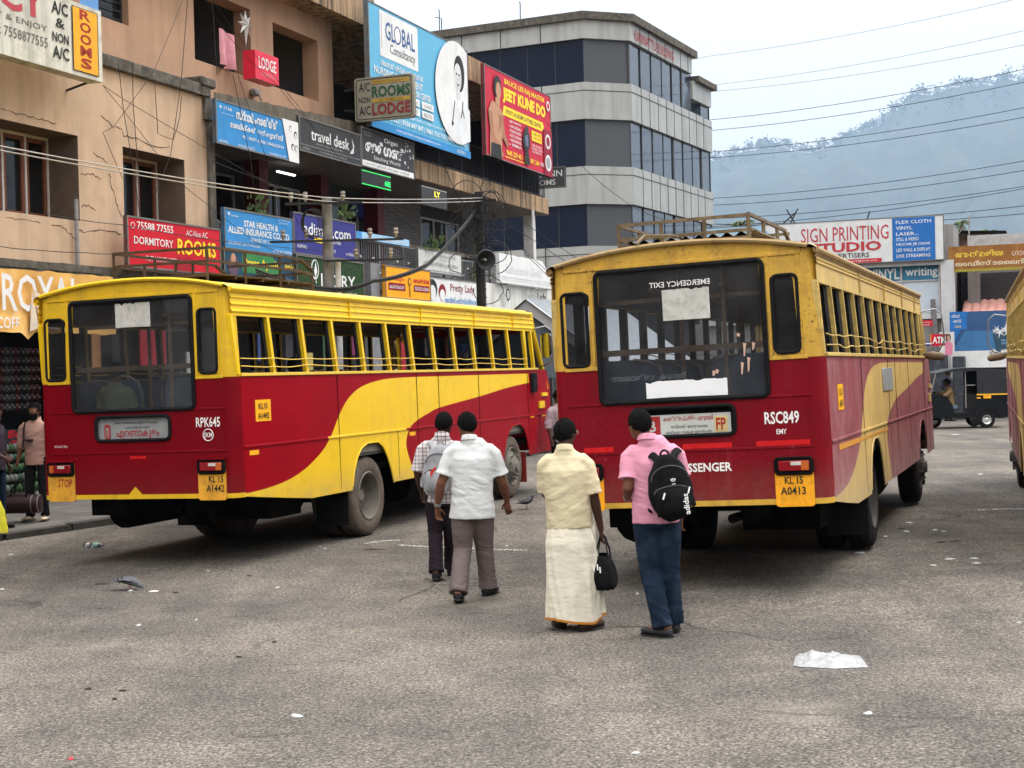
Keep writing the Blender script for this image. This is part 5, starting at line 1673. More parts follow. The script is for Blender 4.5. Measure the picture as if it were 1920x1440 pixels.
for i, (z0, z1, x1) in enumerate(((6.75, 8.39, RX2), (9.86, 11.70, RX2), (13.13, 14.83, RX2))):
    b = MB()
    d = 0
    b.add([(0, 16, z0), (0, 0, z0), (0, 0, z1), (0, 16, z1)], [(0, 1, 2, 3)])
    wf = part('glass_wall', b, M_GLASS_D, gb)
    b = MB()
    b.add([(0, 0, z0), (CH, -CH, z0), (CH, -CH, z1), (0, 0, z1)], [(0, 1, 2, 3)])
    part('corner_panel', b, M_GLASS_G, gb)
    b = MB()
    n_ = 8
    for k in range(n_):
        x0, x_ = CH + (x1 - CH) * k / n_, CH + (x1 - CH) * (k + 1) / n_
        t = .012 * ((k * 7) % 3 - 1)
        zt = z1 if not (i == 2 and x_ > RX + .3) else 13.75
        b.add([(x0, -CH + t, z0), (x_, -CH - t, z0), (x_, -CH - t, zt), (x0, -CH + t, zt)], [(0, 1, 2, 3)])
    part('glass_wall', b, M_GLASS_R, gb)
    b = MB()
    for k in range(1, 12): b.box(-.02, .0, k * 1.2 - .015, k * 1.2 + .015, z0, z1)
    for k in range(0, n_ + 1):
        x = CH + (x1 - CH) * k / n_
        wd = .07 if k in (0, 5) and i == 2 or k in (4, 7) and i != 2 else .010
        b.box(x - wd, x + wd, -CH - .035, -CH + .01, z0, z1 if x < RX + .3 or i != 2 else 13.75)
    part('mullion', b, M_JOINT, wf)
b = MB()
b.add([(.5, 16, 0), (.5, -.3, 0), (CH, -CH + .5, 0), (RX2, -CH + .5, 0), (.5, 16, 4.3), (.5, -.3, 4.3), (CH, -CH + .5, 4.3), (RX2, -CH + .5, 4.3)], [(0, 1, 5, 4), (1, 2, 6, 5), (2, 3, 7, 6)])
part('ground_floor', b, M_DGREY, gb)
b = MB()
for x, y, h in ((2.2, 7.5, 1.5), (3.5, 4.3, 1.7), (2.2, 7.4, 1.2)):
    b.tube([(x, y, 15.8), (x + .05, y, 15.8 + h), (x + .0, y + .3 * (h < 1.4), 15.9 + h)], .022, 5)
part('roof_rod', b, M_WIRE, gb)
board('inn_sign', 'dark grey sign ending in white INN and OMS letters, beside the balcony end', 14.97, 16.65, 7.94, 8.62, 45.1, C('sign_slate', (.06, .062, .065)), .1, cFLEX, frame=ST @ Matrix.Translation((45, 0, 0)), plane=CM(0, 16.65, 7.94), items=[('t', "HILL", .08, .54, .44, .30, cW, .01), ('t', "INN", .62, .54, .32, .30, cW, .01), ('t', "ROOMS", .24, .14, .56, .27, cW, .01)])

# ------------------------------------------------------------ cross street buildings at the right
SC = 52.0
M_CONC = mat('wall_concrete', (.22, .21, .20), .9, var=.2, scale=1.5, streak=((.10, .095, .09), .4, 4))
M_WHITEW = mat('wall_white', (.50, .50, .50), .85, var=.1, streak=((.30, .29, .27), .35, 4))
pb = thing('printing_shop', 'two storey sign printing shop with white framed blue and white shop glazing', 'building', ST, (SC + 2, 7, 0))
b = MB()
b.box(SC + .1, SC + 8, 3.3, 12.5, 0, 3.5)
b.box(SC + .6, SC + 8, 3.35, 12.4, 3.5, 6.7)
part('wall', b, M_CONC, pb)
b = MB()
b.box(SC - .1, SC + .5, 3.32, 3.75, 0, 5.42)
b.box(SC - .05, SC + .5, 3.75, 12, 5.28, 5.44)
b.box(SC - .05, SC + .5, 3.75, 12, 3.42, 3.62)
part('frame_wall', b, M_WHITEW, pb)
for k in range(6):
    v = 3.8 + k * 1.28
    b = MB()
    b.box(SC + .2, SC + .24, v + .03, v + 1.25, 4.78, 5.27)
    g1 = part('shop_window', b, C('film_teal', (.04, .17, .27)), pb)
    if k < 3:
        txt(g1, CM(SC + .19, v + 1.2, 4.82), ["writing", "VINYL", "FLEX"][k], .05, .02, 1.08, .38, cW, .02)
    b = MB()
    b.box(SC + .2, SC + .24, v + .03, v + 1.25, 3.64, 4.74)
    g2 = part('shop_window', b, mat('film_frosted', (.50, .56, .62), .15, var=.08, scale=1.5, dirt=((.3, .35, .40), .3, 1.5)), pb)
    if 0 < k < 4:
        txt(g2, CM(SC + .19, v + 1.15, 4.5), ["", "STUDIO", "LASER", "SIGN"][k], .1, .02, .9, .18, cTQ, .02)
b = MB()
for k in range(7): b.box(SC + .15, SC + .22, 3.78 + k * 1.28, 3.84 + k * 1.28, 3.62, 5.28)
b.box(SC + .15, SC + .22, 3.78, 11.5, 4.74, 4.78)
part('glazing_bar', b, M_FRAME, pb)
board('printing_hoarding', 'long white sign printing studio hoarding with red words and a blue panel, above the shop', 0, 8.4, 0, 1.56, 0, C('hoarding_white', (.60, .61, .61)), .15, cFLEX, frame=ST @ Matrix.Translation((SC - .2, 0, 0)), plane=CM(0, 12.0, 5.42), items=[
    ('p', [(0, 0), (.42, 0), (.25, 1), (0, 1)], C('sky_print', (.30, .48, .62))), ('p', [(0, .0), (.20, 0), (.32, .55), (.10, .8), (0, .6)], C('blue_print', (.06, .16, .45))), ('t', "anja", .08, .22, .31, .48, cNV, .04),
    ('t', "SIGN PRINTING", .42, .53, .36, .32, C('hoarding_red', (.42, .04, .05)), .0), ('t', "STUDIO", .46, .28, .29, .22, C('hoarding_red', (.42, .04, .05)), .035), ('t', "ADVERTISERS", .51, .14, .19, .11, cK, .01), ('p', R4(.50, .02, .75, .11), C('hoarding_red2', (.45, .03, .04))), ('t', "email: advertisers@mail.com", .53, .04, .2, .05, cW),
    ('p', R4(.795, .02, .965, .97), C('hoarding_panel', (.02, .13, .40)))] + [('t', t_, .81, y, w_, .075, cW, .006) for t_, y, w_ in (("FLEX CLOTH", .84, .14), ("VINYL", .71, .065), ("LASER...", .58, .09), ("STILL & VIDEO", .46, .09), ("HELICAM, JIB CRANE", .34, .135), ("LED WALL & DISPLAY", .22, .135), ("LIVE STREAMING", .09, .135))])
b = MB()
for v, h, dv in ((9.2, .35, .5), (8.7, .5, -.3), (8.9, .5, .3), (6.2, .25, .1)):
    b.tube([(SC, v, 6.95), (SC, v - dv, 7.0 + h)], .025, 5)
part('roof_rod', b, M_IRON, pb)
# garment shop with a brown board, roller shutter and tiled awning
sh = thing('garment_shop', 'grey garment shop with dark roller shutter and faded red tiled awning', 'building', ST, (SC + 3, 1, 0))
b = MB()
b.box(SC + 2, SC + 9, -4, 3.2, 0, 5.9)
b.box(SC + 1.5, SC + 2, 2.55, 2.95, 0, 5.1)
part('wall', b, M_CONC, sh)
b = MB()
for k in range(22):
    z = 3.5 + k * .07
    b.box(SC + 1.88, SC + 1.98, -2.5, 2.5, z, z + .055)
part('roller_shutter', b, mat('shutter_dark', (.045, .043, .045), .6, .2), sh)
b = MB()
b.box(SC + 1.9, SC + 1.99, 2.95, 3.2, 0, 5.1)
part('doorway', b, M_DARK, sh)
b = MB()
for r_ in range(4):
    for k in range(17):
        v = 3.1 - k * .27
        x0, z0 = SC + .3 + r_ * .42, 3.55 + r_ * .13
        b.grid(lambda u, w_: Vector((x0 + .46 * u, v - .27 * w_, z0 + .15 * u + .055 * sin(w_ * pi))), 1, 5)
part('tiled_awning', b, mat('tile_faded', (.42, .20, .165), .9, var=.25, scale=3, dirt=((.30, .24, .2), .45, 3)), sh)
b = MB()
b.box(SC + .22, SC + .34, -1.5, 3.12, 3.46, 3.58)
part('awning_edge', b, M_CONC, sh)
txt(kid(sh, 'roller_shutter')[0], CM(SC + 1.87, 1.25, 4.3), "FOR SALE\nLADIES WEAR\n04864 222", 0, 0, .8, .42, C('faint_grey', (.25, .24, .25)), 0)
board('garment_sign', 'long brown board with yellow and cream curly lettering, over the dark shutter', 0, 4.6, 0, .88, 0, mat('board_brown', (.25, .10, .022), .7, var=.2, scale=2, streak=((.40, .24, .05), .45, 3)), .12, None, frame=ST @ Matrix.Translation((SC + .2, 0, 0)), plane=CM(0, 3.5, 5.0), items=[
    ('t', "\u0d06\u0d7b\u0d2e\u0d30\u0d3f\u0d2f", .05, .52, .34, .30, C('board_lemon', (.72, .50, .06)), .03), ('t', "\u0d17\u0d3e\u0d7c\u0d2e\u0d46\u0d28\u0d4d\u0d31\u0d4d\u0d38\u0d4d", .45, .54, .36, .26, C('board_pinkish', (.55, .38, .30)), .02), ('t', "\u0d32\u0d47\u0d21\u0d40\u0d38\u0d4d \u0d1f\u0d48\u0d32\u0d31\u0d3f\u0d02\u0d17\u0d4d", .05, .22, .58, .2, C('board_cream', (.70, .60, .42)), .02), ('p', R4(0, 0, 1, .10), C('board_olive', (.32, .27, .04)))])
board('roof_board', 'weathered grey tin board standing on the roof behind the brown board', 0, 3.2, 0, .42, 0, mat('tin_grey', (.40, .40, .39), .7, var=.15, streak=((.25, .24, .22), .4, 4)), .06, None, frame=ST @ Matrix.Translation((SC + 1.9, 0, 0)), plane=CM(0, 2.95, 5.95), items=[('t', "HINDUSTAN KOYA COMPLEX", .08, .25, .8, .4, C('tin_letters', (.33, .33, .32)))])
rb = thing('brick_shed', 'crumbling brick rooftop shed with dark sheet roof, right of the long hoarding', 'shed', ST, (SC + 5, 3.5, 5.9))
b = MB()
b.grid(lambda u, v: Vector((SC + 4 + .2 * noise.noise((u * 9, v * 9, 2)), 4.6 - 2.3 * u, 5.2 + 1.45 * v)), 14, 10, 0, False)
b.box(SC + 4.1, SC + 7, 2.3, 4.6, 5.2, 6.6)
part('wall', b, mat('brick_old', (.20, .12, .085), .95, var=.35, scale=6, dirt=((.09, .08, .06), .5, 5)), rb)
b = MB()
b.prism([(5.0, 6.72), (1.7, 6.55), (1.7, 6.62), (5.0, 6.80)], lambda v, z, d: (d, v, z), SC + 3.6, SC + 7.4)
part('roof', b, M_CHASSIS, rb)
b = MB()
b.tube([(SC + 3.4, 3.0, 5.9), (SC + 3.4, 2.95, 7.2)], .03, 5)
b.tube([(SC + 3.4, 3.4, 6.5), (SC + 3.4, 2.8, 7.3)], .015, 5)
part('roof_rod', b, M_PIPE, rb)
# dark frontage behind the auto
b = MB()
b.box(SC + 1.0, SC + 1.2, -4, 3.2, 0, 3.3)
solo('open_shop', 'dark open shop front under the tiled awning', 'shop', b, M_DARK, ST, (SC + 1, 0, 0))
v0, zt = fx(1786, 585, SC - 1)
v1, zb = fx(1895, 688, SC - 1)
board('milkshake_banner', 'large blue and white shop banner of milk splashing into a dark cup', 0, 3.1, 0, zt - zb, 0, C('tarp_navy', (.035, .085, .20)), .03, None, cat='banner', frame=ST @ Matrix.Translation((SC - 1, 0, 0)), plane=CM(0, v0 + .1, zb), items=[
    ('p', [(0, 0), (1, 0), (1, .30), (0, .30)], cW), ('p', [(.02, .30), (1, .30), (1, .62), (.16, .66)], C('tarp_mid', (.05, .16, .34))), ('p', [(.0, .30), (.0, 1), (.20, 1)], C('star_print', (.02, .14, .42))),
    ('t', "\u0d38\u0d4d\u0d31\u0d3e\u0d7c \u0d39\u0d46", .02, .86, .15, .08, cW, .01), ('t', "\u0d0e\u0d32\u0d3f", .06, .76, .08, .07, cW, .01), ('t', "ARCTIC\n& JERSEY", .72, .82, .20, .13, C('tarp_grey', (.25, .28, .34)), .01),
    ('p', [(.60, .96), (.635, .96), (.60, .62), (.565, .62)], cW, 'milk_print'), ('p', [(.44, .62), (.70, .62), (.67, .24), (.48, .24)], C('cup_dark', (.03, .07, .11)), 'cup_print'), ('t', "MILK\nSHAKE", .53, .40, .10, .09, cLB)]
    + [('p', star_pts(.46 + .027 * k, .64 + .03 * sin(k * 2.1), .06 + .03 * (k % 3), .22, 5, .45, k), cW, 'milk_print') for k in range(10)] + [('p', star_pts(.42 + .03 * k, .26 + .03 * sin(k * 1.7), .05, .4, 6, .5, k), cW if k % 3 else cG, 'milk_print') for k in range(12)])
b = MB()
b.grid(lambda u, v: Vector((SC - 1.6 + .6 * v, v0 - 3.0 * u, zb - .05 - .22 * (1 - v) + .04 * sin(u * 11))), 24, 3)
solo('shop_awning', 'sagging dark grey cloth awning below the blue and white banner', 'awning', b, mat('tarp_slate', (.10, .11, .13), .7), ST, (SC - 1.3, 1.5, zb - .2))
v0, zz = fx(1735, 628, SC - 2)
b = MB()
for nm, lab, px0, py0, px1, py1, mm, it in (
    ('atm_sign', 'small red ATM sign standing beside the worn bus front', 1745, 626, 1776, 649, cR, [('t', "ATM", .12, .22, .78, .56, cW, .03), ('p', R4(.0, 0, .05, 1), C('sticker_orange', (.8, .25, .02)))]),
    ('bank_sign', 'small blue sign with white edge, left of the red sign', 1733, 640, 1750, 649, cNV, [('p', R4(.1, .4, .9, .7), cW)]),
    ('shop_sign', 'small red shop board high behind the worn bus mirror', 1728, 600, 1748, 612, cR, [('t', "\u0d2e\u0d23\u0d2a\u0d4d\u0d2a\u0d41\u0d31\u0d02", .08, .5, .8, .3, cW), ('t', "GOLD", .15, .12, .6, .25, cW)]),
    ('star_board', 'blue board with white curly script, left of the milk banner', 1781, 584, 1812, 618, C('star_print', (.02, .14, .42)), [('t', "\u0d38\u0d4d\u0d31\u0d3e\u0d7c", .12, .66, .5, .2, cW, .02), ('t', "\u0d39\u0d46\u0d7d\u0d24\u0d4d\u0d24\u0d4d", .2, .38, .5, .2, cW, .02), ('t', "2024", .3, .1, .35, .12, cY)]),
    ('woman_poster', 'white poster of a woman in a pink dress, below the blue board', 1762, 622, 1789, 666, C('poster_white', (.56, .55, .54)), [('p', [(.35, .0), (.85, .0), (.9, .45), (.72, .58), (.5, .58), (.38, .42)], C('dress_pink', (.58, .20, .30)), 'portrait'), ('p', EL(.62, .76, .15, .16), cK, 'portrait'), ('p', EL(.62, .73, .10, .12), C('face_tan', (.45, .27, .18)), 'portrait')])):
    va, za = fx(px0, py1, SC - 2)
    vb, zb2 = fx(px1, py0, SC - 2)
    board(nm, lab, 0, va - vb, 0, zb2 - za, 0, mm, .06, None, frame=ST @ Matrix.Translation((SC - 2, 0, 0)), plane=CM(0, va, za), items=it)
b = MB()
b.box(SC - 1.9, SC - 1.4, 2.9, 3.3, 0, 2.1, 0, None, .03)
b.box(SC - 1.9, SC - 1.0, 3.5, 4.6, 0, 2.3, 0, None, .03)
b.box(SC - 1.92, SC - 1.88, 3.6, 3.9, .4, 2.0)
solo('kiosk_booth', 'dark roadside booth behind the worn bus front', 'booth', b, mat('booth_slate', (.035, .04, .05), .6, var=.3, dirt=((.2, .2, .22), .2, 5)), ST, (SC - 1.5, 3.7, 0))

# ------------------------------------------------------------ bus shelter behind the bright bus
sh2 = thing('bus_shelter', 'small shelter with pale metal gable roof between the two front buses', 'shelter', ST, (37, 11.5, 0))
vp, zp = fx(988, 563, 34)
b = MB()
zE, dv = zp - 1.75, 2.35
for sg in (-1, 1):
    b.prism([(vp, zp), (vp + sg * dv, zE), (vp + sg * dv, zE - .26), (vp, zp - .3)], lambda v, z, d: (d, v, z), 34, 34.08)
part('gable_board', b, mat('gable_white', (.50, .51, .52), .5, .2, var=.08), sh2)
b = MB()
for sg in (-1, 1):
    for k in range(38):
        s = 33.9 + k * .22
        b.add([(s, vp, zp + .03), (s, vp + sg * (dv + .2), zE - .12), (s + .17, vp + sg * (dv + .2), zE - .12), (s + .17, vp, zp + .03)], [(0, 1, 2, 3)])
        b.add([(s + .17, vp, zp + .03), (s + .17, vp + sg * (dv + .2), zE - .12), (s + .195, vp + sg * (dv + .2), zE - .07), (s + .195, vp, zp + .08)], [(0, 1, 2, 3)])
        b.add([(s + .195, vp, zp + .08), (s + .195, vp + sg * (dv + .2), zE - .07), (s + .22, vp + sg * (dv + .2), zE - .12), (s + .22, vp, zp + .03)], [(0, 1, 2, 3)])
part('roof', b, mat('roof_sheet', (.36, .38, .40), .45, .4, var=.1), sh2)
b = MB()
for s in (34.2, 37.5, 41.5):
    for sg in (-1, 1):
        b.tube([(s, vp + sg * 2.0, 0), (s, vp + sg * 2.0, zE)], .05, 8)
part('post', b, M_STEEL, sh2)
b = MB()
b.prism([(vp, zp - .35), (vp + dv * .9, zE - .2), (vp - dv * .9, zE - .2)], lambda v, z, d: (d, v, z), 34.15, 34.2)
part('gable_panel', b, C('gable_slate', (.12, .14, .16)), sh2)

# ------------------------------------------------------------ poles, horn and wires
def solo_st(*a, **k):
    return solo(*a, **k)
def pw(x, y, d):
    """world point on the pixel's ray at forward distance d"""
    r = ray(x, y)
    return Vector((0, 0, CAM_H)) + r * (d / r.y)
p1 = pw(617, 545, 25.2)
p1t = pw(613, 370, 25.2)
up = thing('utility_pole', 'grey concrete utility pole with insulators, in front of the navy dot-com board', 'pole', None, (p1.x, p1.y, 0))
b = MB()
b.tube([(p1.x, p1.y, 0), (p1.x, p1.y, p1t.z)], [.13, .085], 10)
part('pole', b, M_POLE, up)
b = MB()
for z, x0, x1 in ((4.35, -1.4, 1.9), (4.0, -.1, 1.9), (5.0, -1.0, .9)):
    b.box(p1.x + x0 * .7, p1.x + x1 * .7, p1.y - .2, p1.y - .13, z - .018, z + .018)
part('cross_arm', b, M_IRON, up)
for x, z in ((-.75, 4.38), (-.35, 4.38), (.75, 4.38), (1.2, 4.38), (-.6, 5.03), (-.35, 5.03), (.3, 5.03), (.5, 4.03), (1.1, 4.03)):
    b = MB()
    b.lathe([(0, .17), (.035, .17), (.045, .13), (.03, .11), (.05, .08), (.03, .05), (.02, 0)], 10, Matrix.Translation((p1.x + x, p1.y - .16, z)))
    part('insulator', b, mat('porcelain', (.20, .18, .16), .35, var=.2), up)
b = MB()
b.tube([(p1.x + .17, p1.y - .05, 0), (p1.x + .17, p1.y - .05, 4.0)], .05, 8)
part('conduit', b, mat('pipe_pale', (.42, .42, .43), .5), up)
b = MB()
rng_ = random.Random(31)
for k in range(4):
    c = Vector((p1.x - .28 + .1 * k * .2, p1.y - .2, 4.66))
    b.tube([c + Vector(((.20 + .01 * k) * cos(t) * .75, .02 * k, (.22 + .015 * k) * sin(t))) for t in [2 * pi * i / 24 for i in range(24)]], .008, 5, closed=True)
part('cable_coil', b, M_WIRE, up)
p2 = pw(903, 575, 29.5)
p2t = pw(903, 360, 29.5)
u2 = thing('utility_pole', 'dark iron pole wrapped in tangled cables, carrying the horn loudspeaker', 'pole', None, (p2.x, p2.y, 0))
b = MB()
b.tube([(p2.x, p2.y, 0), (p2.x, p2.y, p2t.z)], [.11, .09], 8)
part('pole', b, M_POLE_D, u2)
b = MB()
b.box(p2.x - .5, p2.x + .35, p2.y - .12, p2.y - .06, p2t.z - .22, p2t.z - .16)
b.box(p2.x - .35, p2.x - .05, p2.y - .14, p2.y - .08, p2t.z - .55, p2t.z - .35)
part('cross_arm', b, M_IRON, u2)
b = MB()
for k in range(38):
    z = p2t.z - .2 - abs(rng_.gauss(.5, .55))
    c = Vector((p2.x + rng_.gauss(.03, .16), p2.y - .1 + rng_.gauss(0, .1), z))
    ra, rb2 = rng_.uniform(.08, .42), rng_.uniform(.1, .5)
    ph = rng_.uniform(0, 6)
    n_ = rng_.randint(9, 22)
    b.tube([c + Vector((ra * cos(ph + i * .28) + .02 * i * rng_.uniform(-.5, .5) * .3, .05 * sin(i), rb2 * sin(ph + i * .28))) for i in range(n_)], .009, 4)
for k in range(14):
    b.tube([(p2.x + .1 * cos(k) * 1.1, p2.y + .12 * sin(k), p2t.z - .35 - .16 * k), (p2.x + .1 * cos(k + 2) * 1.2, p2.y + .12 * sin(k + 2), p2t.z - .38 - .16 * k), (p2.x + .11 * cos(k + 4), p2.y + .11 * sin(k + 4), p2t.z - .45 - .16 * k)], .012, 4)
part('cable_tangle', b, M_WIRE, u2)
hl = thing('horn_loudspeaker', 'grey horn loudspeaker clamped to the dark pole, facing the yard', 'loudspeaker', None, pw(905, 487, 29.2))
hc = pw(911, 487, 28.9)
ax = Vector((.35, -.93, -.12)).normalized()
Mh = ax.to_track_quat('Z', 'Y').to_matrix().to_4x4()
Mh.translation = hc
b = MB()
b.lathe([(.195, .02), (.205, 0), (.195, -.02), (.14, -.12), (.09, -.22), (.07, -.38), (.09, -.39), (.09, -.5), (0, -.5)], 28, Mh)
b.lathe([(.19, .012), (.13, -.11), (.07, -.21), (.03, -.3)], 28, Mh)
part('horn', b, mat('horn_grey', (.06, .06, .063), .5, .2, var=.2), hl)
b = MB()
b.lathe([(0, -.02), (.025, -.02), (.03, -.06), (.025, -.3)], 12, Mh)
part('horn_core', b, M_PIPE, hl)
b = MB()
b.tube([(p2.x, p2.y - .1, hc.z), Mh @ Vector((0, 0, -.4))], .03, 6)
part('clamp', b, M_IRON, hl)
pp = pw(1762, 640, 50)
b = MB()
b.tube([(pp.x, pp.y, 0), pw(1749, 561, 50)], [.12, .09], 8)
solo('leaning_pole', 'leaning grey pole behind the worn bus mirror', 'pole', b, M_POLE, None, (pp.x, pp.y, 0))

def wire(pts, r=.012, m=None, sag=.0, lab='thin dark service wire slung across the shop fronts', grp='service wires along the shop fronts', n_=14):
    P = [Vector(p) for p in pts]
    q = []
    for a, c in zip(P, P[1:]):
        for k in range(n_):
            t = k / n_
            p = a.lerp(c, t)
            p.z -= sag * 4 * t * (1 - t)
            q.append(p)
    q.append(P[-1])
    b = MB()
    b.tube(q, r, 4)
    return solo('overhead_wire', lab, 'wire', b, m or M_WIRE, None, q[0], grp)
g3 = 'pale twin wires from the left to the dark pole'
wire([pw(-20, 270, 15), pw(615, 371, 25)], .008, M_WIRE_L, .05, 'pale wire running from the left edge past both poles', g3)
wire([pw(-20, 278, 15), pw(615, 378, 25)], .008, M_WIRE_L, .05, 'pale wire running from the left edge past both poles', g3)
wire([pw(615, 371, 25), pw(905, 371, 29.4)], .009, M_WIRE_L, .03, 'pale wire running from the left edge past both poles', g3)
wire([pw(615, 378, 25), pw(905, 377, 29.4)], .009, M_WIRE_L, .03, 'pale wire running from the left edge past both poles', g3)
for k in range(3):
    wire([pw(890, 395 + 3 * k, 29.3), pw(800, 495 + 3 * k, 27), pw(700, 525 + 2 * k, 25.5), pw(620, 540 + 3 * k, 25), pw(480, 505 + 5 * k, 22)], .020 if k == 0 else .013, None, .05, 'thick black cable drooping from the dark pole over the orange board', 'thick cables between the poles')
FW = lambda x, y, v: ST @ Vector((fs(x, y, v)[0], v, fs(x, y, v)[1]))
for a in ([(193, 160), (230, 205), (265, 250), (335, 340), (400, 392), (480, 455), (590, 500)], [(193, 160), (255, 200), (480, 332), (580, 372), (617, 392)],
          [(345, -5), (290, 130), (215, 235), (193, 248), (230, 335)], [(352, -5), (340, 150), (320, 290), (290, 365)], [(222, 118), (232, 210), (245, 285), (262, 400)], [(248, 118), (250, 200), (260, 330)],
          [(385, 0), (430, 70), (470, 115), (520, 160), (565, 215), (640, 300), (700, 370), (790, 440)], [(400, 0), (440, 60), (500, 125), (560, 200), (590, 240)], [(398, 0), (407, 140)], [(437, 140), (470, 300), (480, 390)], [(446, 140), (500, 300), (560, 420)],
          [(290, 155), (296, 250), (325, 262), (337, 220), (340, 180)], [(0, 462), (60, 468), (165, 474), (215, 476), (330, 470)], [(395, 300), (470, 330), (560, 370)], [(85, 400), (150, 412), (226, 421), (400, 450), (600, 470)]):
    wire([FW(x, y, 14.3) for x, y in a], .0062, None, .01, n_=3)
for a in ([(905, 372), (960, 440), (1010, 500), (1040, 520)], [(905, 380), (1000, 450), (1120, 520)], [(1025, 230), (1100, 320), (1200, 395), (1290, 420)], [(935, 375), (1060, 470), (1130, 505)], [(830, 300), (860, 370), (900, 410)], [(905, 400), (985, 470), (1060, 530)]):
    wire([pw(x, y, 29 + (x - 905) * .03) for x, y in a], .008, None, .06, 'thin wire fanning out right from the dark pole', 'wires fanning out from the dark pole', 4)
g4 = 'power lines crossing the sky and hill'
for xa, ya, yb in ((1280, 105, -8), (1330, 160, 55), (1330, 172, 82), (1330, 225, 128), (1330, 245, 152), (1330, 285, 200), (1330, 296, 218), (1330, 372, 300), (1330, 385, 318), (1340, 410, 348), (1340, 425, 352), (1560, 420, 385), (1700, 420, 400)):
    wire([pw(xa - 500, ya + (ya - yb) * .85, 95), pw(1330, ya, 80), pw(1930, yb, 66)], .016, M_WIRE if ya > 200 else M_WIRE_L, .25, 'distant power line sloping up to the right across sky and hill', g4)

# ------------------------------------------------------------ vegetation
M_LEAF = mat('leaf_green', (.06, .10, .025), .7, var=.5, scale=8)
M_LEAF_D = mat('leaf_pale', (.10, .14, .06), .7, var=.4, scale=8)
M_TRUNK = mat('palm_trunk', (.14, .11, .085), .95, var=.3)
def palm(x, y, D, sc, label, n_=26, seed=1):
    top = pw(x, y, D)
    t = thing('palm_tree', label, 'tree', None, (top.x, top.y, 0), 'palms behind the buildings')
    b = MB()
    b.tube([(top.x + .2, top.y, 0), (top.x + .1, top.y, top.z * .5), top], [.22, .17, .12], 8)
    part('trunk', b, M_TRUNK, t)
    r = random.Random(seed)
    b = MB()
    for k in range(n_):
        a, el, L = r.uniform(0, 2 * pi), r.uniform(-.25, 1.2), sc * r.uniform(.8, 1.15)
        d = Vector((cos(a), sin(a), 0))
        pts = []
        for i in range(9):
            u = i / 8
            pts.append(top + d * L * u * cos(el * (1 - u * .5)) + Vector((0, 0, L * (u * sin(el) - .75 * u * u))))
        for i in range(1, 9):
            p, q = pts[i - 1], pts[i]
            side = d.cross(Vector((0, 0, 1)))
            for sg in (-1, 1):
                for j in range(3):
                    m_ = p.lerp(q, j / 3)
                    ln = sc * .26 * sin(min(1, (i + .3) / 8) * pi * .9 + .2) * r.uniform(.7, 1.1)
                    tip = m_ + side * sg * ln + (q - p).normalized() * ln * .5 + Vector((0, 0, -.4 * ln))
                    b.add([m_, m_ + (q - p) * .22, tip], [(0, 1, 2)])
        b.tube(pts, .025, 3)
    part('crown', b, M_LEAF_D, t)
palm(1392, 420, 62, .55, 'small palm crown showing above the worn bus roof rack', seed=3)
palm(1853, 437, 63, .62, 'palm fronds rising behind the grey tin board', seed=5)
palm(1802, 418, 66, .4, 'palm fronds peeping over the brick rooftop shed', seed=8)
# plants on the gallery edge
def pot_plant(s, v, z, h, label, seed):
    r = random.Random(seed)
    t = thing('balcony_plant', label, 'plant', ST, (s, v, z), 'plants on the gallery edge')
    b = MB()
    for k in range(60):
        a = r.uniform(0, 2 * pi)
        p = Vector((s + r.gauss(0, .18), v + r.gauss(0, .08), z + r.uniform(0, h)))
        L = r.uniform(.08, .2)
        d = Vector((cos(a), -.3, sin(a) * .7 + .3)).normalized() * L
        n_ = d.cross(Vector((0, 1, .2))).normalized() * L * .28
        b.add([p, p + d * .5 + n_, p + d, p + d * .5 - n_], [(0, 1, 2, 3)])
    part('leaves', b, M_LEAF, t)
    b = MB()
    for k in range(5): b.tube([(s + r.gauss(0, .05), v, z), (s + r.gauss(0, .15), v, z + h * .9)], .008, 4)
    part('stem', b, M_TRUNK, t)
for q in ((37.0, 14.9, 5.0, .65, 'leafy creeper on the gallery wall left of the dark pole', 2), (36.8, 14.9, 4.3, .6, 'creeper hanging through the railing beside the dark pole', 4), (25.3, 14.9, 5.2, .35, 'potted plant above the blue insurance board', 6), (29.0, 14.9, 5.3, .5, 'tall leafy pot plant above the navy board', 7), (33.3, 14.6, 5.1, .3, 'dry tuft on the railing below the roller shutter', 9)):
    pot_plant(*q)

# ------------------------------------------------------------ hill, haze
HD = 6500.0
rid = [(-200, 420), (300, 400), (900, 340), (1200, 318), (1330, 300), (1380, 282), (1420, 275), (1470, 273), (1515, 284), (1530, 280), (1560, 266), (1590, 252), (1625, 240), (1650, 229), (1668, 212), (1690, 194), (1710, 180), (1735, 172), (1770, 163), (1800, 158), (1850, 152), (1890, 148), (1920, 138), (2050, 100), (2300, 60), (2700, 90)]
def ridge(x):
    for (a, ya), (c, yc) in zip(rid, rid[1:]):
        if a <= x <= c: return ya + (yc - ya) * (x - a) / (c - a)
    return 420
b = MB()
NX, NY = 240, 34
def hill(u, v):
    px = -150 + 2800 * u
    P = pw(px, ridge(px) + 5, HD)
    dist = 1 - v
    x, y = P.x * (1 - .45 * dist), HD - 3400 * dist
    z = P.z * (v ** 1.25)
    k = sin(v * pi) * 160
    z += k * noise.fractal((px * .006, v * 2.2, 1.3), 1, 2, 5) + 20 * noise.fractal((px * .05, v * 18, 4), 1, 2, 3) * (v > .04)
    return Vector((x, y + 200 * noise.noise((px * .01, v * 3, 8)), max(-1, z)))
b.grid(hill, NX, NY)
M_FOREST = mat('hill_forest', (.014, .022, .014), .95, var=.6, scale=.012, dirt=((.05, .048, .03), .35, .005))
solo('hill', None, None, b, M_FOREST, kind='structure')
b = MB()
rr = random.Random(77)
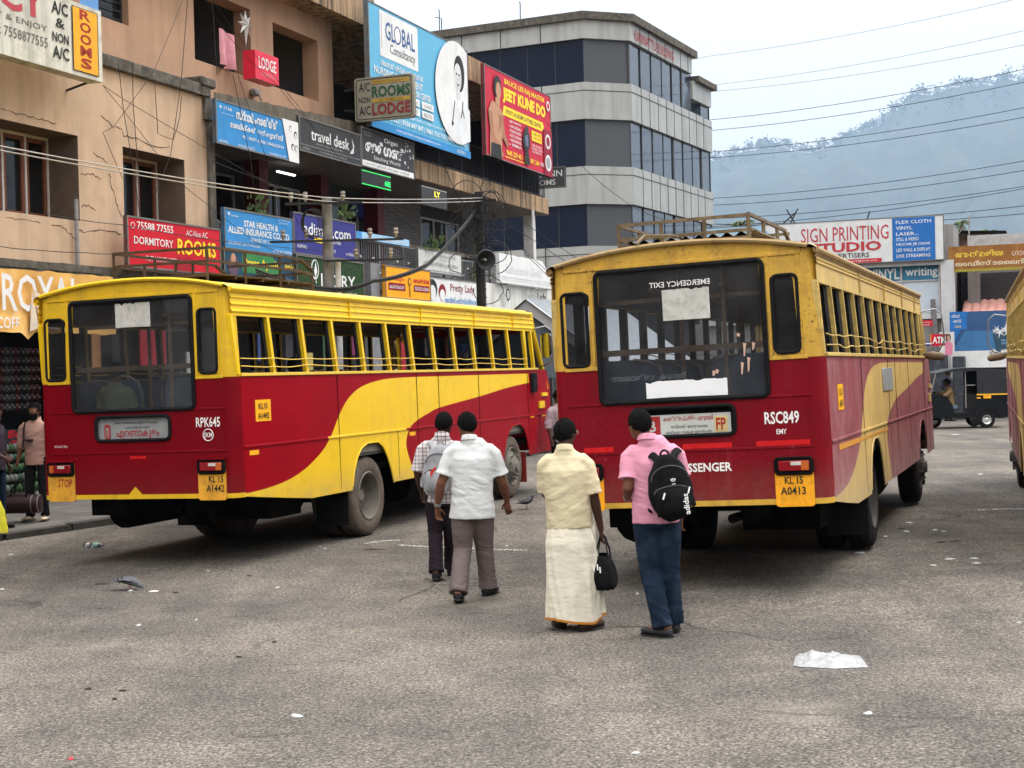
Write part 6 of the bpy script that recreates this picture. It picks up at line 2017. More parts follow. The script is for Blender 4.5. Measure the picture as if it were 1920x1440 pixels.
for k in range(650):
    px = rr.uniform(1300, 1960) if k > 80 else rr.uniform(-100, 1300)
    v = 1.0 if rr.random() < .8 else rr.uniform(.9, 1)
    P = hill((px + 150) / 2800, v)
    h = 2.2 * (rr.uniform(8, 25) if rr.random() < .4 else rr.uniform(7, 13))
    c = P + Vector((0, -12, h * .35))
    for j in range(rr.randint(16, 30)):
        cc = c + Vector((rr.gauss(0, h * .24), rr.gauss(0, 3), rr.gauss(h * .12, h * .22)))
        R_ = h * rr.uniform(.05, .12)
        q = [cc + Vector((rr.uniform(-1, 1), rr.uniform(-1, 1), rr.uniform(-1, 1))) * R_ * 1.5 for _ in range(4)]
        b.add(q, [(0, 1, 2), (0, 2, 3), (0, 1, 3), (1, 2, 3)])
    b.tube([P + Vector((0, -12, -4)), c], h * .03, 4)
solo('hill_trees', 'hazy fringe of forest trees along the far hill', 'forest', b, M_FOREST, kind='stuff')
hz = bpy.data.materials.new('haze')
hz.use_nodes = True
n_, l_ = hz.node_tree.nodes, hz.node_tree.links
n_.remove(n_['Principled BSDF'])
pv = n_.new('ShaderNodeVolumePrincipled')
pv.inputs['Color'].default_value = (.47, .64, .84, 1)
pv.inputs['Density'].default_value = .000098
l_.new(pv.outputs[0], n_['Material Output'].inputs['Volume'])
b = MB()
b.box(-7600, 7600, -400, 7600, -3, 1750)
solo('haze', 'pale blue haze filling the valley air', 'haze', b, hz, kind='stuff')

# unseen building added behind the photographer to shade and be mirrored in bus rears
st = thing('added_shade_building', 'unseen grey building with a canopy, added behind the photographer to shade the bus rears', 'building', None, (0, -16, 0))
b = MB()
b.box(-40, 40, -26, -16, 0, 8)
part('wall', b, M_CONC, st)
b = MB()
b.box(-38, 38, -17, -8, 4.2, 4.6)
part('canopy', b, M_CONC, st)
for k in range(10):
    b = MB()
    b.box(-35 + 7.5 * k, -34.6 + 7.5 * k, -8.8, -8.4, 0, 4.2)
    part('column', b, M_WHITEW, st)
# ------------------------------------------------------------ people
def skin(n_, c): return mat('skin_' + n_, c, .6, spec=.2, var=.12, scale=14, bump=.05, bscale=120)
SK1, SK2, SK3 = skin('brown', (.15, .062, .034)), skin('dark', (.060, .026, .017)), skin('tan', (.24, .115, .068))
M_HAIR = mat('hair_black', (.006, .0055, .0055), .75, var=.5, scale=40, bump=.9, bscale=110, spec=.06)
M_SOLE = mat('shoe_black', (.010, .009, .009), .5, var=.3, spec=.2)
def cloth(n_, c, var=.1, **k):
    return mat(n_, c, .9, var=var, scale=5, bump=.45, bscale=9, wave=(1, 1, 2.2), spec=.08, **k)

def hand_mesh(b, w_, d, side, curl, r=1.):
    """palm and five fingers from the wrist w_ along d; side = thumb direction; curl 0..1"""
    d = Vector(d).normalized()
    side = (Vector(side) - d * d.dot(Vector(side))).normalized()
    nrm = d.cross(side)
    k = .92 * r
    P = lambda a, c, e=0: Vector(w_) + d * a * k + side * c * k + nrm * e * k
    b.tube([P(-.02, 0), P(.015, 0), P(.05, .002), P(.085, .004), P(.1, .004)], [(.026 * k, .020 * k), (.032 * k, .018 * k), (.041 * k, .017 * k), (.041 * k, .015 * k), (.034 * k, .011 * k)], 10, up=nrm)
    for i, (c, L) in enumerate(((.031, .072), (.011, .080), (-.010, .075), (-.030, .058))):
        p = P(.088, c)
        a = .25 + curl * .55 + .08 * i
        pts, rad = [p], [.0092 * k]
        dd = d + side * (c * 2.2)
        ang = 0
        for j in range(3):
            ang += a * (.6, 1.15, .9)[j]
            v = dd * cos(ang) + nrm * sin(ang)
            pts.append(pts[-1] + v.normalized() * L * k * (.42, .32, .26)[j])
            rad.append((.0088, .008, .0062)[j] * k)
        b.tube(pts, rad, 8)
    t0 = P(.028, .030)
    t1 = t0 + (d * .6 + side * .75 + nrm * .25).normalized() * .038 * k
    t2 = t1 + (d * .85 + side * .3 + nrm * (.3 + .5 * curl)).normalized() * .032 * k
    t3 = t2 + (d * .9 + side * .05 + nrm * (.3 + .7 * curl)).normalized() * .022 * k
    b.tube([t0, t1, t2, t3], [.014 * k, .011 * k, .0098 * k, .007 * k], 8)

def V3(p): return Vector(p)
def make_person(label, base, yaw, J, sk, shirt, bottom, shoes, vox=.0075, hair=M_HAIR, lean=0, group=None, extra=None, hairlen=1.0):
    M = Matrix.Translation(base) @ Matrix.Rotation(-yaw, 4, 'Z')
    root = thing('person', label, 'person', M, (0, 0, 0), group)
    root.matrix_world = M
    H, NK, PV = V3(J['head']), V3(J['neck']), V3(J['pelvis'])
    sL, sR = V3(J['shL']), V3(J['shR'])
    mid = (sL + sR) / 2
    hw = (sR - sL).length / 2
    fat = J.get('fat', 1.)
    hy = J.get('hyaw', 0)
    Hm = Matrix.Translation(H) @ Matrix.Rotation(-hy, 4, 'Z') @ Matrix.Rotation(J.get('nod', 0), 4, 'X')
    # body: one continuous skin surface
    b = MB()
    sp = lambda t: PV.lerp(mid, t)
    b.tube([sp(-.12), sp(0), sp(.3), sp(.62), sp(.88), sp(1.0), NK, H + Vector((0, -.012, -.03))],
           [(.10, .09), (.125 * fat, .09 * fat), (.122 * fat, .09 * fat), (.138 * fat, .095 * fat), (hw * .78, .08), (hw * .55, .062), (.056, .058), (.052, .056)], 16, up=(0, 1, 0))
    hb = lambda c, r: b.ball((0, 0, 0), r, 0, 18, 12, None) if False else b.grid(lambda u, v: Hm @ (Vector(c) + Vector((r[0] * sin(pi * v) * cos(2 * pi * u), r[1] * sin(pi * v) * sin(2 * pi * u), r[2] * cos(pi * v)))), 18, 12)
    hb((0, 0, .02), (.074, .093, .092))
    hb((0, .022, -.045), (.058, .066, .075))
    hb((0, .093, -.015), (.012, .018, .024))            # nose
    hb((0, .086, -.032), (.017, .012, .010))
    hb((0, .078, -.062), (.024, .012, .007))            # lips
    hb((0, .074, -.095), (.022, .016, .014))            # chin
    for sx in (-1, 1):
        hb((sx * .076, -.006, -.012), (.009, .020, .032))   # ears
        hb((sx * .030, .078, .012), (.018, .012, .010))     # brow
        hb((sx * .034, .068, -.028), (.020, .018, .018))    # cheek
    for k in ('L', 'R'):
        s_, e, w_ = V3(J['sh' + k]), V3(J['el' + k]), V3(J['wr' + k])
        sg = -1 if k == 'L' else 1
        s2 = s_ + (mid - s_) * .2 + Vector((0, 0, -.05))
        q = J.get('arm', 1.)
        b.tube([s2, s2.lerp(e, .35), s2.lerp(e, .75), e, e.lerp(w_, .25), e.lerp(w_, .7), w_], [.055 * q, .050 * q, .043 * q, .039 * q, .041 * q, .032 * q, .025 * q], 12)
        d = V3(J['hd' + k]) if 'hd' + k in J else (w_ - e).normalized()
        hand_mesh(b, w_, d, J.get('th' + k, (-sg * .35, .9, 0)), J.get('cu' + k, .25), J.get('hs', 1.))
        hp, kn, an = V3(J['hp' + k]), V3(J['kn' + k]), V3(J['an' + k])
        b.tube([hp, hp.lerp(kn, .5), kn, kn.lerp(an, .35), an], [.082, .068, .052, .052, .036], 12)
        fd = V3(J.get('ft' + k, (0, 1, 0))).normalized()
        b.tube([an + Vector((0, 0, .01)) - fd * .045, an - fd * .04 + Vector((0, 0, -.035)), an + fd * .06 + Vector((0, 0, -.035)), an + fd * .15 + Vector((0, 0, -.045))], [.032, .036, .038, .024], 10)
    body = part('body', remesh(b, vox, 2), sk, root)
    # eyes
    b = MB()
    for sx in (-1, 1):
        b.grid(lambda u, v: Hm @ (Vector((sx * .031, .079, -.002)) + .0115 * Vector((sin(pi * v) * cos(2 * pi * u), sin(pi * v) * sin(2 * pi * u) * .8, cos(pi * v) * .7))), 8, 6)
        part('eye', b, mat('eye_white', (.55, .52, .5), .2), body)
        b = MB()
        b.grid(lambda u, v: Hm @ (Vector((sx * .031, .087, -.002)) + .0055 * Vector((sin(pi * v) * cos(2 * pi * u), sin(pi * v) * sin(2 * pi * u) * .5, cos(pi * v)))), 8, 6)
        part('pupil', b, M_HAIR, body)
        b = MB()
    # hair: a cap with an uneven edge, longer at the nape
    b = MB()
    def cap(u, v):
        a = 2 * pi * u
        back = .5 - .5 * sin(a)                     # 1 at the back of the head
        low = (.50 + .24 * back) * hairlen if back > .25 else .40
        ph = pi * v * low
        n0 = noise.noise((cos(a) * 3, sin(a) * 3, v * 5 + H.x * 9))
        r = 1 + .05 * n0 + .025 * noise.noise((a * 6, v * 16, 3))
        p = Vector((.087 * r * sin(ph) * cos(a), .106 * r * sin(ph) * sin(a) - .006, .016 + .106 * r * cos(ph)))
        if v > .93: p *= .965
        return Hm @ p
    b.grid(cap, 40, 22)
    rh = random.Random(int(abs(H.x) * 1000) + 5)
    for _ in range(700):                              # short tufts that break the outline
        u, v = rh.random(), rh.uniform(.05, .97)
        p, q = cap(u, v), cap(u, min(1, v + .06))
        c0 = Hm @ Vector((0, 0, .01))
        nrm = (p - c0).normalized()
        dn = (q - p).normalized() if (q - p).length > 1e-6 else nrm
        tip = p + dn * rh.uniform(.010, .026) + nrm * rh.uniform(.002, .010)
        sd_ = nrm.cross(dn) * rh.uniform(.002, .005)
        b.add([p - sd_ - nrm * .003, p + sd_ - nrm * .003, tip], [(0, 1, 2)])
    part('hair', b, hair, body)
    # shirt
    b = MB()
    hem = J['hem']
    pw_ = J.get('flare', 1.)
    tt = lambda z: sp((z - PV.z) / (mid.z - PV.z))
    secs = [(hem, .172 * fat * pw_, .135 * fat), (PV.z + .12, .168 * fat, .13 * fat), (PV.z + (mid.z - PV.z) * .55, .172 * fat, .13 * fat), (PV.z + (mid.z - PV.z) * .8, .182 * fat, .125 * fat), (mid.z - .045, hw * 1.0, .108), (mid.z + .004, hw * .84, .09), (mid.z + .034, hw * .55, .08), (NK.z - .028, .088, .078), (NK.z + .005, .068, .07)]
    pts = [tt(z) for z, _, _ in secs[:-2]] + [NK + Vector((0, -.01, -.028)), NK + Vector((0, -.012, .012))]
    b.tube(pts, [(rx, ry) for _, rx, ry in secs], 26, up=(0, 1, 0))
    slv = J.get('sleeve', .75)
    for k in ('L', 'R'):
        s_, e, w_ = V3(J['sh' + k]), V3(J['el' + k]), V3(J['wr' + k])
        s2 = s_ + Vector((0, 0, -.036))
        path = [s_.lerp(mid, .5) + Vector((0, 0, -.045)), s_.lerp(mid, .18) + Vector((0, 0, -.036))]
        rad = [.074, .070]
        for t in (.12, .3, .6, .8, 1.0):
            if t <= slv + .01:
                path.append(s2.lerp(e, t)); rad.append(.063 + .009 * t)
        if slv < 1.0:
            path.append(s2.lerp(e, slv + .04)); rad.append(J.get('cuff', .077))
        else:
            path += [e.lerp(w_, .15), e.lerp(w_, slv - 1)]; rad += [.060, .052]
        b.tube(path, rad, 14)
    sd = J.get('seed', 1)
    def wr(c):
        low = max(0, 1 - abs(c.z - PV.z - .15) / .32)
        f1 = noise.noise((c.x * 5 + sd, c.y * 5, c.z * 17 + c.x * 7 * (1 if sd % 2 else -1)))
        f2 = noise.noise((c.x * 13 + c.z * 9, c.y * 13 + sd, c.z * 9))
        cr = max(0, 1 - abs(f1) * 4.5) * max(0, low - .12 + .5 * noise.noise((c.x * 3, c.y * 3 + sd, c.z * 3)))
        return .004 * f2 + .007 * (low + .15) * f1 - .0065 * cr
    part('shirt', remesh(b, .010, 2, wr), shirt, root)
    # trousers or wrap
    b = MB()
    if J.get('wrap'):
        z0 = J['wrap']
        cx = (V3(J['anL']) + V3(J['anR'])) / 2
        b2 = []
        n_ = 72
        def wrapf(u, v):
            z = PV.z - .0 - (PV.z - .0 - z0) * v
            a = 2 * pi * u
            c = Vector((PV.x, PV.y, 0)).lerp(Vector((cx.x, cx.y, 0)), v)
            rx, ry = .150 * fat + .034 * min(1, v * 5) + .004 * v, .118 * fat + .03 * min(1, v * 5) + .01 * v
            fold = (.008 + .011 * v) * (1 - 2 * abs(noise.noise((cos(a) * 2.2 + z * 1.8, sin(a) * 2.2 - z * 1.3, z * 1.1 + 4)))) + .012 * v * sin(a * 7 + z * 5) * (cos(a) > .2)
            return Vector((c.x + (rx + fold) * cos(a), c.y + (ry + fold) * sin(a), z + (.016 * sin(a * 2) + .03 * (cos(a) > .72) * 0) * v))
        b.grid(wrapf, n_, 60)
        wp = part('wrap', b, bottom, root)
        b = MB()
        def band(u, v):
            p, q = wrapf(u, 1.0), wrapf(u, .975)
            c = Vector((cx.x, cx.y, p.z))
            t = p.lerp(q, v)
            return t + (t - Vector((cx.x, cx.y, t.z))).normalized() * .003
        b.grid(band, n_, 1)
        part('border', b, mat('border_orange', (.42, .16, .02), .8), wp)
        b = MB()                                        # loose front flap hanging at the right side
        def flap(u, v):
            z = PV.z - .02 - (PV.z - .03 - z0) * v
            return Vector((PV.x + .13 + .06 * u + .06 * v * u + .02 * v, PV.y - .06 + .16 * u + .015 * sin(u * 9 + v * 4), z + .01 * u))
        b.grid(flap, 10, 30)
        part('flap', b, bottom, wp)
        b = MB()
        b.grid(lambda u, v: flap(u, .972 + .03 * v) + Vector((.002, -.004, 0)), 10, 1)
        part('border', b, mat('border_orange', (.42, .16, .02), .8), wp)
    else:
        b.tube([PV + Vector((0, 0, -.10)), PV + Vector((0, 0, -.02)), PV + Vector((0, 0, .10))], [(.14 * fat, .115 * fat), (.158 * fat, .122 * fat), (.142 * fat, .105 * fat)], 20, up=(0, 1, 0))
        lw_ = J.get('leg', 1.)
        for k in ('L', 'R'):
            hp, kn, an = V3(J['hp' + k]), V3(J['kn' + k]), V3(J['an' + k])
            b.tube([hp + Vector((0, 0, .03)), hp.lerp(kn, .3), hp.lerp(kn, .7), kn, kn.lerp(an, .4), kn.lerp(an, .8), an + Vector((0, 0, J.get('cuffz', -.015)))], [.098 * lw_, .098 * lw_, .085 * lw_, .077 * lw_, .074 * lw_, .076 * lw_, .078 * lw_], 16)
        def wr2(c):
            an_ = min(V3(J['anL']).z, V3(J['anR']).z)
            low = max(0, 1 - abs(c.z - an_ - .08) / .16) + .8 * max(0, 1 - abs(c.z - V3(J['knL']).z) / .15) + .5 * max(0, 1 - abs(c.z - PV.z + .1) / .15)
            f1 = noise.noise((c.x * 6 + sd, c.y * 6, c.z * 20 + c.x * 9))
            f2 = noise.noise((c.x * 14, c.y * 14 + sd, c.z * 5))
            cr = max(0, 1 - abs(f1) * 4.5) * (.1 + low)
            return .004 * f2 + .007 * low * f1 - .006 * cr
        part('trousers', remesh(b, .0105, 2, wr2), bottom, root)
    for k in ('L', 'R'):
        an = V3(J['an' + k])
        fd = V3(J.get('ft' + k, (0, 1, 0))).normalized()
        b = MB()
        up = Vector((0, 0, 1))
        pit = J.get('toe' + k, 0)
        c0 = an + Vector((0, 0, -.045))
        dn = fd * cos(pit) - up * sin(pit)
        b.tube([c0 - dn * .075, c0 - dn * .06, c0 - dn * .01, c0 + dn * .07, c0 + dn * .14, c0 + dn * .185], [(.025, .02), (.040, .038), (.043, .042), (.047, .034), (.043, .026), (.022, .014)], 14, up=up)
        so = MB()
        so.tube([c0 - dn * .08 - up * .032, c0 - dn * .05 - up * .036, c0 + dn * .07 - up * .036, c0 + dn * .15 - up * .032, c0 + dn * .19 - up * .026], [(.028, .012), (.042, .013), (.050, .012), (.046, .011), (.022, .008)], 14, up=up)
        sh_ = part('shoe', b, shoes, root)
        part('sole', so, M_SOLE, sh_)
    if extra: extra(root, body, J)
    return root

def collar(m, w_=.066):
    def f(root, body, J):
        NK = V3(J['neck'])
        b = MB()
        def cb(u, v):
            a = 2 * pi * u
            r = w_ * (1.02 + (.10 if v < .5 else .0) + .16 * max(0, .5 - abs(v - .25)) * 0)
            z = (-.016, .026, .030, -.012)[round(v * 3)]
            r = w_ * (1.20, 1.05, .97, .95)[round(v * 3)]
            return NK + Vector((r * cos(a), r * 1.04 * sin(a) - .010, z - .014 * sin(a)))
        b.grid(cb, 28, 3)
        part('collar', b, m, [c for c in root.children if c.name.startswith('shirt')][0])
    return f

SH_W = cloth('shirt_white', (.56, .575, .57), .05)
SH_C = cloth('shirt_cream', (.58, .505, .335), .08)
SH_P = cloth('shirt_pink', (.62, .27, .36), .07)
SH_T = cloth('shirt_peach', (.34, .20, .165), .1)
TR_G = cloth('trousers_taupe', (.135, .105, .100), .1)
TR_D = cloth('trousers_plum', (.020, .014, .018), .2)
TR_K = cloth('trousers_black', (.010, .010, .012), .2)
MUNDU = cloth('mundu_cream', (.66, .615, .50), .05)
def denim():
    m = cloth('denim', (.010, .019, .036), .35, dirt=((.045, .068, .10), .42, 3.2))
    return m
TR_B = denim()
def plaid():
    m = cloth('shirt_plaid', (.56, .52, .52), .04)
    n, l = m.node_tree.nodes, m.node_tree.links
    b = n['Principled BSDF']
    src = b.inputs['Base Color'].links[0].from_socket
    tc = n.new('ShaderNodeTexCoord')
    sp = n.new('ShaderNodeSeparateXYZ')
    l.new(tc.outputs['Object'], sp.inputs[0])
    tot = None
    for ax, sc in ((0, 26), (2, 26), (0, 13), (2, 13)):
        s = n.new('ShaderNodeMath'); s.operation = 'MULTIPLY'; s.inputs[1].default_value = sc
        l.new(sp.outputs[ax], s.inputs[0])
        f = n.new('ShaderNodeMath'); f.operation = 'FRACT'
        l.new(s.outputs[0], f.inputs[0])
        g = n.new('ShaderNodeMath'); g.operation = 'LESS_THAN'; g.inputs[1].default_value = .24 if sc == 26 else .10
        l.new(f.outputs[0], g.inputs[0])
        h = n.new('ShaderNodeMath'); h.operation = 'MULTIPLY'; h.inputs[1].default_value = .36
        l.new(g.outputs[0], h.inputs[0])
        if tot is None: tot = h.outputs[0]
        else:
            a = n.new('ShaderNodeMath'); a.operation = 'ADD'; a.use_clamp = True
            l.new(tot, a.inputs[0]); l.new(h.outputs[0], a.inputs[1])
            tot = a.outputs[0]
    mx = n.new('ShaderNodeMix'); mx.data_type = 'RGBA'
    l.new(tot, mx.inputs[0]); l.new(src, mx.inputs[6])
    mx.inputs[7].default_value = (.06, .03, .032, 1)
    l.new(mx.outputs[2], b.inputs['Base Color'])
    return m
SH_PL = plaid()

def at_feet(x, y, dz=0):
    p = gnd(x, y)
    return Vector((p.x, p.y, p.z + dz))
GRP = 'men walking across the yard'
# white shirt, taupe trousers
def x1(root, body, J):
    collar(SH_W)(root, body, J)
    w_ = V3(J['wrL'])
    b = MB()
    d = (V3(J['elL']) - w_).normalized()
    b.tube([w_ + d * .015, w_ + d * .045], .034, 14)
    part('wristwatch', b, M_STEEL, body)
m1 = make_person('man in a white short sleeved shirt and taupe trousers, arms swinging, with a wristwatch', at_feet(890, 1123), radians(2), dict(
    head=(-.035, .03, 1.575), neck=(-.01, .0, 1.455), pelvis=(0, 0, .84), shL=(-.185, .0, 1.385), shR=(.205, .0, 1.375), elL=(-.275, -.03, 1.06), elR=(.275, .05, 1.05), wrL=(-.325, .06, .835), wrR=(.305, .20, .865),
    hdL=(.05, .15, -1), hdR=(.12, .1, -1), thL=(.6, .8, 0), thR=(-.8, .3, 0), cuL=.35, cuR=.15, hpL=(-.085, 0, .83), hpR=(.085, 0, .83), knL=(-.10, .02, .45), knR=(.09, .14, .45), anL=(-.13, -.22, .105), anR=(.11, .22, .085), ftL=(.05, 1, 0), ftR=(.45, 1, 0), toeL=.25,
    hem=.735, fat=1.13, flare=1.1, sleeve=.72, cuff=.085, leg=1.12, hyaw=-.55, arm=1.08, seed=3), SK1, SH_W, TR_G, M_SOLE, extra=x1, group=GRP)
# plaid shirt with a grey backpack
m2b = at_feet(828, 1084)
m2 = make_person('man in a checked shirt and dark trousers, half hidden by the white shirted man', m2b, radians(4), dict(
    head=(.06, .03, 1.545), neck=(.04, 0, 1.43), pelvis=(.03, 0, .83), shL=(-.155, 0, 1.355), shR=(.225, 0, 1.345), elL=(-.215, -.02, 1.07), elR=(.29, .05, 1.05), wrL=(-.19, .08, .86), wrR=(.28, .2, .86),
    hdL=(.15, .1, -1), cuL=.6, hpL=(-.05, 0, .82), hpR=(.11, 0, .82), knL=(-.055, .02, .45), knR=(.09, .12, .44), anL=(-.03, -.16, .10), anR=(.07, .26, .085), toeL=.1,
    hem=.76, fat=1.0, sleeve=.95, cuff=.072, leg=.98, hyaw=.35, seed=5), SK2, SH_PL, TR_D, M_SOLE, extra=collar(SH_PL), group=GRP)
# cream shirt and mundu
def x3(root, body, J):
    collar(SH_C, .062)(root, body, J)
    H = V3(J['head'])
    Hm = Matrix.Translation(H) @ Matrix.Rotation(-J['hyaw'], 4, 'Z')
    b = MB()
    for sx in (-1, 1):
        b.tube([Hm @ Vector((sx * .032 + .024 * cos(t), .105, .0 + .018 * sin(t))) for t in [2 * pi * i / 16 for i in range(16)]], .002, 5, closed=True)
        b.tube([Hm @ Vector((sx * .056, .104, .004)), Hm @ Vector((sx * .08, .02, .004)), Hm @ Vector((sx * .083, -.02, -.008))], .002, 5)
    part('spectacles', b, M_STEEL, body)
m3b = at_feet(1080, 1179)
m3 = make_person('man in a cream shirt and long cream wrap with an orange hem, head turned right', m3b, radians(6), dict(
    head=(-.05, .03, 1.55), neck=(-.055, .0, 1.43), pelvis=(-.03, 0, .84), shL=(-.220, 0, 1.365), shR=(.115, 0, 1.36), elL=(-.222, .05, 1.09), elR=(.165, -.02, 1.07), wrL=(-.20, .26, 1.0), wrR=(.215, .04, .775),
    hdL=(.5, .9, 0), hdR=(.03, .1, -1), thR=(-.3, .9, 0), cuL=.6, cuR=1.0, hpL=(-.11, 0, .82), hpR=(.06, 0, .82), knL=(-.11, .05, .45), knR=(.04, .0, .45), anL=(-.125, .06, .09), anR=(.085, -.08, .09), ftL=(-.35, 1, 0), ftR=(.75, .8, 0),
    hem=.80, fat=1.10, flare=.98, sleeve=.98, cuff=.073, wrap=.075, hyaw=.5, seed=4), SK2, SH_C, MUNDU, mat('sandal_brown', (.045, .022, .014), .6), extra=x3, group=GRP)
# pink shirt, jeans, black backpack
m4b = at_feet(1246, 1190)
def x4(root, body, J):
    collar(SH_P)(root, body, J)
    w_ = V3(J['wrL'])
    d = (V3(J['elL']) - w_).normalized()
    b = MB()
    b.tube([w_ + d * .015, w_ + d * .04], .032, 14)
    part('wristwatch', b, M_STEEL, body)
m4 = make_person('man in a pink shirt and blue jeans, left hand at his waist, head turned left', m4b, radians(0), dict(
    head=(-.155, .02, 1.62), neck=(-.10, .0, 1.515), pelvis=(-.045, 0, .93), shL=(-.245, .02, 1.435), shR=(.125, -.02, 1.44), elL=(-.262, -.06, 1.14), elR=(.165, .02, 1.16), wrL=(-.25, .16, 1.04), wrR=(.15, .06, .90),
    hdL=(.7, .6, -.1), cuL=.6, cuR=.5, thR=(-.5, .8, 0), hpL=(-.125, 0, .92), hpR=(.045, 0, .92), knL=(-.10, .03, .49), knR=(.055, .05, .49), anL=(-.02, -.10, .085), anR=(.085, .10, .085), ftL=(-.8, .55, 0), ftR=(.15, 1, 0),
    hem=.865, fat=1.06, flare=1.03, sleeve=.72, cuff=.082, leg=1.06, hyaw=-.5, seed=7), SK1, SH_P, TR_B, mat('shoe_charcoal', (.02, .019, .02), .6), extra=x4, group=GRP)

# ---- bags carried
BK = mat('bag_black', (.008, .008, .009), .85, spec=.08, var=.4, scale=10, bump=.3, bscale=14)
BG = mat('bag_grey', (.30, .30, .315), .8, var=.2, scale=7, bump=.35, bscale=12, dirt=((.14, .14, .15), .35, 9))
def backpack(label, base, yaw, c, w_, h_, d_, m, trim, tilt=0.):
    M = Matrix.Translation(base) @ Matrix.Rotation(-yaw, 4, 'Z')
    root = thing('backpack', label, 'backpack', M, (0, 0, 0))
    T = Matrix.Translation(c) @ Matrix.Rotation(tilt, 4, 'Y')
    b = MB()
    def sh(u, v):
        a, z = 2 * pi * u, v
        prof = (sin(pi * min(1, max(0, .5 + (v - .5) * .98))) ** .38)
        sq = lambda t: (abs(t) ** .6) * (1 if t > 0 else -1)
        wz = w_ * (1.0 - .22 * v ** 2.5)
        x, y = sq(cos(a)) * wz / 2 * prof, sq(sin(a)) * d_ / 2 * prof * (1 - .28 * v)
        n0 = .010 * noise.noise((x * 14, y * 14, v * 6))
        return T @ Vector((x * (1 + n0 * 3), y + n0 - .0, (v - .5) * h_ + n0))
    b.grid(sh, 40, 26)
    bd = part('pack_body', b, m, root)
    b = MB()
    b.grid(lambda u, v: T @ Vector(((u - .5) * w_ * .74, -d_ * .5 + .01 - .05 * sin(pi * min(.999, max(.001, v))) ** .5 * sin(pi * u) ** .4, -h_ * .40 + h_ * .42 * v)), 16, 12)
    part('front_pocket', b, m, bd)
    b = MB()
    b.tube([T @ Vector((w_ * .38 * cos(t), -d_ * .50 - .012 + .02 * abs(cos(t)), -h_ * .06 + h_ * .10 * sin(t))) for t in [pi * i / 12 for i in range(13)]], .006, 5)
    b.tube([T @ Vector((w_ * .40 * cos(t), -d_ * .40, h_ * .14 + h_ * .20 * sin(t))) for t in [pi * i / 12 for i in range(13)]], .006, 5)
    part('zip', b, trim, bd)
    for sx in (-1, 1):
        b = MB()
        y1 = d_ * .5
        b.tube([T @ Vector(p) for p in ((sx * .05, y1 - .07, h_ * .40), (sx * .085, y1 - .02, h_ * .5), (sx * .125, y1 + .06, h_ * .53), (sx * .145, y1 + .14, h_ * .47), (sx * .15, y1 + .20, h_ * .25), (sx * .155, y1 + .18, 0), (sx * .17, y1 + .06, -h_ * .22), (sx * w_ * .48, y1 - .05, -h_ * .34))], [(.030, .007)] * 5 + [(.02, .005)] * 3, 8, up=(0, 1, 0))
        part('strap', b, m, root)
    b = MB()
    b.tube([T @ Vector((.035 * cos(t), d_ * .30, h_ * .46 + .05 * sin(t))) for t in [pi * i / 8 for i in range(9)]], .009, 6)
    part('grab_loop', b, m, bd)
    return root, bd, T
r_, bd, T = backpack('black backpack with white lettering on the pink shirted man', m4b, 0, (.045, -.215, 1.15), .35, .50, .20, BK, M_DGREY, radians(-7))
L4 = T @ plane_m((0, -.163, 0), (0, 0, 1), (-1, 0, 0)) if False else T @ plane_m((.085, -.172, -.20), (0, 0, 1), (-1, 0, 0))
txt(bd, L4, "adidas", 0, -.022, .155, .042, M_LWHITE, .02)
b = MB()
for a in (-.6, 0, .6):
    b.poly([T @ Vector((.02 + .016 * sin(a) + .008 * cos(t) * cos(a) + .014 * sin(t) * sin(a), -.118, .05 + .014 * cos(a) - .008 * cos(t) * sin(a) + .014 * sin(t) * cos(a))) for t in [2 * pi * i / 12 for i in range(12)]])
b.box(.006, .034, -.119, -.117, .030, .035, 0, T)
part('emblem', b, M_LWHITE, bd)
b = MB()
for x, z in ((-.06, -.02), (.13, .0)):
    b.tube([T @ Vector((x, -.17, z)), T @ Vector((x - .02, -.178, z - .045))], .006, 5)
part('zip_pull', b, M_LWHITE, bd)
r_, bd, T = backpack('light grey backpack with dark zips on the checked shirt man', m2b, radians(4), (.015, -.20, 1.09), .31, .52, .18, BG, M_DGREY, radians(6))
b = MB()
b.poly([T @ Vector(p) for p in ((-.06, -.128, .0), (-.02, -.14, .05), (-.0, -.14, .045), (-.055, -.135, -.06))])
part('red_patch', b, C('patch_red', (.55, .03, .03)), bd)
# black handbag in the mundu man's hand
hb = m3b + Matrix.Rotation(-radians(6), 3, 'Z') @ Vector((.225, .05, .32))
root = thing('handbag', 'black cloth bag with two handles hanging from the cream wrapped man', 'bag', Matrix.Translation(hb) @ Matrix.Rotation(radians(-15), 4, 'Z'), (0, 0, 0))
b = MB()
def hbf(u, v):
    a = 2 * pi * u
    sq = lambda t: (abs(t) ** .34) * (1 if t > 0 else -1)
    p = min(1, sin(pi * (.03 + .94 * v)) ** .16)
    k = 1 - .30 * v ** 1.6
    return Vector((sq(cos(a)) * .10 * k * p + .03 * (.5 - v), sq(sin(a)) * .15 * k * p, -.01 + .27 * v + .01 * noise.noise((a, v * 4, 1))))
b.grid(hbf, 36, 20)
bb = part('bag_body', b, BK, root)
for sx in (-1, 1):
    b = MB()
    b.tube([(sx * .05, -.07, .2), (sx * .045, -.05, .29), (sx * .022, -.015, .39), (sx * .01, .0, .415), (sx * .022, .015, .39), (sx * .045, .05, .29), (sx * .05, .07, .2)], [(.011, .005)] * 7, 6)
    part('handle', b, BK, root)
b = MB()
for y, z in ((-.03, .19), (.02, .18), (.0, .2)):
    b.tube([(-.02 + y, -.135, z), (-.015 + y, -.145, z - .045)], .006, 5)
part('zip_pull', b, M_LWHITE, bb)

